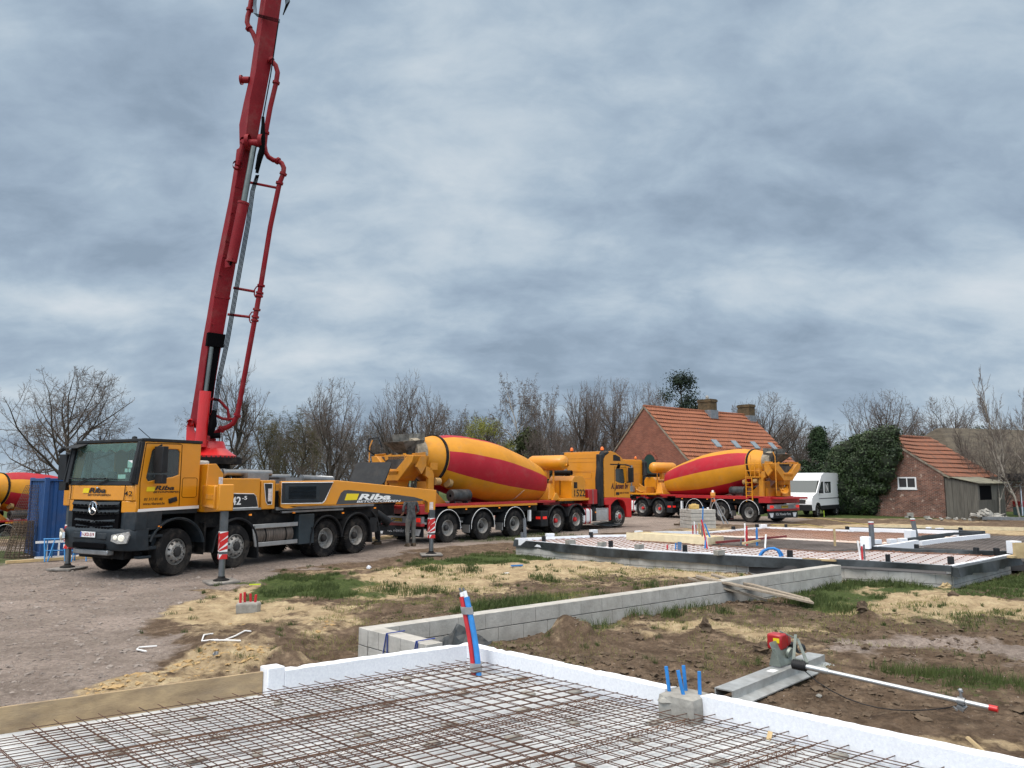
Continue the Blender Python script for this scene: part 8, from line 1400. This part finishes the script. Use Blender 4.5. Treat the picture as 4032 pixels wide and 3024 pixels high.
T_('wide', 1893, 846, 62, 'round bare tree above the ivy', w=160, rz=2.0); T_('wide', 2040, 860, 66, 'round bare tree behind the shed roof', w=160, rz=4.4); T_('sap', 1838, 905, 58, 'young bare tree between the conifer and the ivy', w=90, rz=1)
T_('sap', 2140, 868, 44, 'slender pale birch left of the tallest one at the right edge', w=45, rz=.5, birch=True); T_('sap', 2178, 795, 44, 'tallest slender birch at the right edge', w=45, rz=2.5, birch=True); T_('sap', 2205, 850, 42, 'slender birch cut by the right edge', w=45, rz=4, birch=True); T_('sap', 2100, 900, 50, 'small bare sapling above the grey pantile roof', w=45, rz=3); T_('scrub', 2150, 930, 47, 'tangled bare shrub in front of the thatched barn', w=150, rz=1)
T_('scrub', 700, 985, 52, 'low bare scrub behind the pump truck body', w=120, rz=2); T_('scrub', 1200, 960, 48, 'bare scrub behind the tractor unit', w=110, rz=.4); T_('scrub', 1050, 960, 66, 'low bare scrub under the willow', w=110, rz=3)
rb = random.Random(21)
for i in range(30):
    ox = 545 + i * 29 + rb.uniform(-8, 8); 
    if 1400 < ox: break
    T_(rb.choice(('multi', 'birch', 'tall', 'wide')), ox, rb.uniform(900, 955), rb.uniform(80, 110), 'distant bare tree in the grey belt of trees behind the trucks', w=rb.uniform(70, 120), rz=i * 1.3, group='distant bare trees behind the trucks', crownm=FART if i % 2 else None)
for i in range(14): T_(rb.choice(('multi', 'birch', 'wide')), 1560 + i * 47 + rb.uniform(-9, 9), rb.uniform(905, 950), rb.uniform(80, 100), 'distant bare tree in the belt behind the shed and ivy', w=rb.uniform(90, 140), rz=i * 2.3, group='distant bare trees behind the shed', crownm=FART if i % 2 else None)
# leafy trees
def foliage(name, px, ptop, dist, wpx, label, m, n, size, shape, cat='tree', trunkm=BARK, base=0, seed=1, layers=False):
    r_ = D(px, ptop, dist); h = r_.z - base; w = wpx / F * dist / 2 * 1.45; rt = empty(name, (r_.x, dist, base), 0, label, cat); rs = random.Random(seed); cl = []
    for _ in range(70):
        t = rs.random() ** (1.0 if shape == 'cone' else .8); rad = {'cone': (1 - t) ** .75 * (.75 + .25 * math.sin(t * 14)) + .05, 'round': math.sin(math.pi * (.15 + t * .8)) ** .7, 'bush': (1 - t) ** .4, 'pine': (.55 + .45 * math.sin(t * 9 + 1)) * (1 - t * .55) if t > .25 else 0}[shape] * w
        a = rs.uniform(0, 6.283); k = math.sqrt(rs.uniform(.2, 1)); cl.append((Vector((rad * k * math.cos(a), rad * k * math.sin(a), h * (.04 + .93 * t))), w * rs.uniform(.16, .34) * (1.15 - .6 * t if shape == 'cone' else 1)))
    def fn(rs):
        c, q = rs.choice(cl); a = rs.uniform(0, 6.283); z = rs.uniform(-1, 1); kk = math.sqrt(1 - z * z); d = Vector((kk * math.cos(a), kk * math.sin(a), z * .75)); return c + d * q * rs.uniform(.3, 1.2), (d + Vector((0, 0, .3))).normalized()
    leaf_cloud('crown', fn, n, size, m, None, None, seed, parent=rt); t = MB(); t.tube([(0, 0, -.1), (0, 0, h * .5), (0, 0, h * .93)], [w * .08 + .05, w * .05 + .03, .02], 7)
    for c, q in cl[:40]: t.tube([(0, 0, max(.1, c.z - q)), c], [.03 + w * .012, .012], 4)
    t.build('trunk', trunkm, rt); return rt
CON = mat('conifer_green', (.030, .055, .022), .8, col2=(.008, .017, .009), scale=.9, spec=.2); PIN = mat('pine_green', (.028, .045, .026), .8, col2=(.008, .014, .010), scale=.9, spec=.2); WIL = mat('willow_green', (.22, .22, .045), .8, col2=(.12, .125, .03), scale=.9, spec=.2); BSH = mat('dark_bush', (.05, .062, .022), .85, col2=(.018, .024, .010), scale=1.0, spec=.2)
foliage('pine_tree', 1470 * X, 806 * X, 78, 220, 'dark pine rising behind the roof ridge of the farmhouse', PIN, 15000, .14, 'pine', seed=5)
foliage('conifer', 1768 * X, 922 * X, 60, 180, 'dark green conifer between the farmhouse and the ivy', CON, 22000, .11, 'cone', seed=6)
foliage('willow_tree', 1052 * X, 905 * X, 70, 185, 'yellow-green willow above the middle of the drum', WIL, 18000, .09, 'round', seed=7)
foliage('dark_shrub', 1143 * X, 925 * X, 54, 150, 'dark evergreen shrub tangled with twigs above the drum front', BSH, 7000, .16, 'bush', 'shrub', seed=8)
foliage('hedge_bush', 1200 * X, 985 * X, 46, 110, 'olive green bush behind the engine box of the mixer', mat('olive_bush', (.075, .085, .035), .85, col2=(.03, .035, .015), scale=1), 6000, .13, 'bush', 'shrub', seed=9)
foliage('dark_shrub', 2060 * X, 935 * X, 60, 190, 'dark evergreen shrubs above the grey pantile roof', BSH, 7000, .16, 'bush', 'shrub', seed=10); foliage('dark_shrub', 2110 * X, 925 * X, 62, 130, 'dark bush left of the thatched roof', CON, 5000, .16, 'bush', 'shrub', seed=11); foliage('dark_shrub', 1760 * X, 1005 * X, 58, 260, 'low dark hedge behind the white van', CON, 7000, .14, 'bush', 'hedge', seed=12)
foliage('dark_shrub', 1985 * X, 940 * X, 64, 120, 'small dark bush behind the shed ridge', BSH, 4000, .15, 'bush', 'shrub', seed=13)
# field edge, distant belt
mb = MB(); rs = random.Random(3)
for i in range(160):
    x = -150 + i * 2.0; mb.blob((x, 180 + rs.uniform(-6, 6), 0), (rs.uniform(2, 4), 3, rs.uniform(.8, 1.9)), i, 6, .3)
o = mb.build('distant_hedge', mat('far_hedge', (.10, .105, .09), .95, col2=(.06, .065, .055), scale=.3), smooth=False); tag(o, 'distant grey-green hedge line along the horizon', 'hedge', kind='stuff')
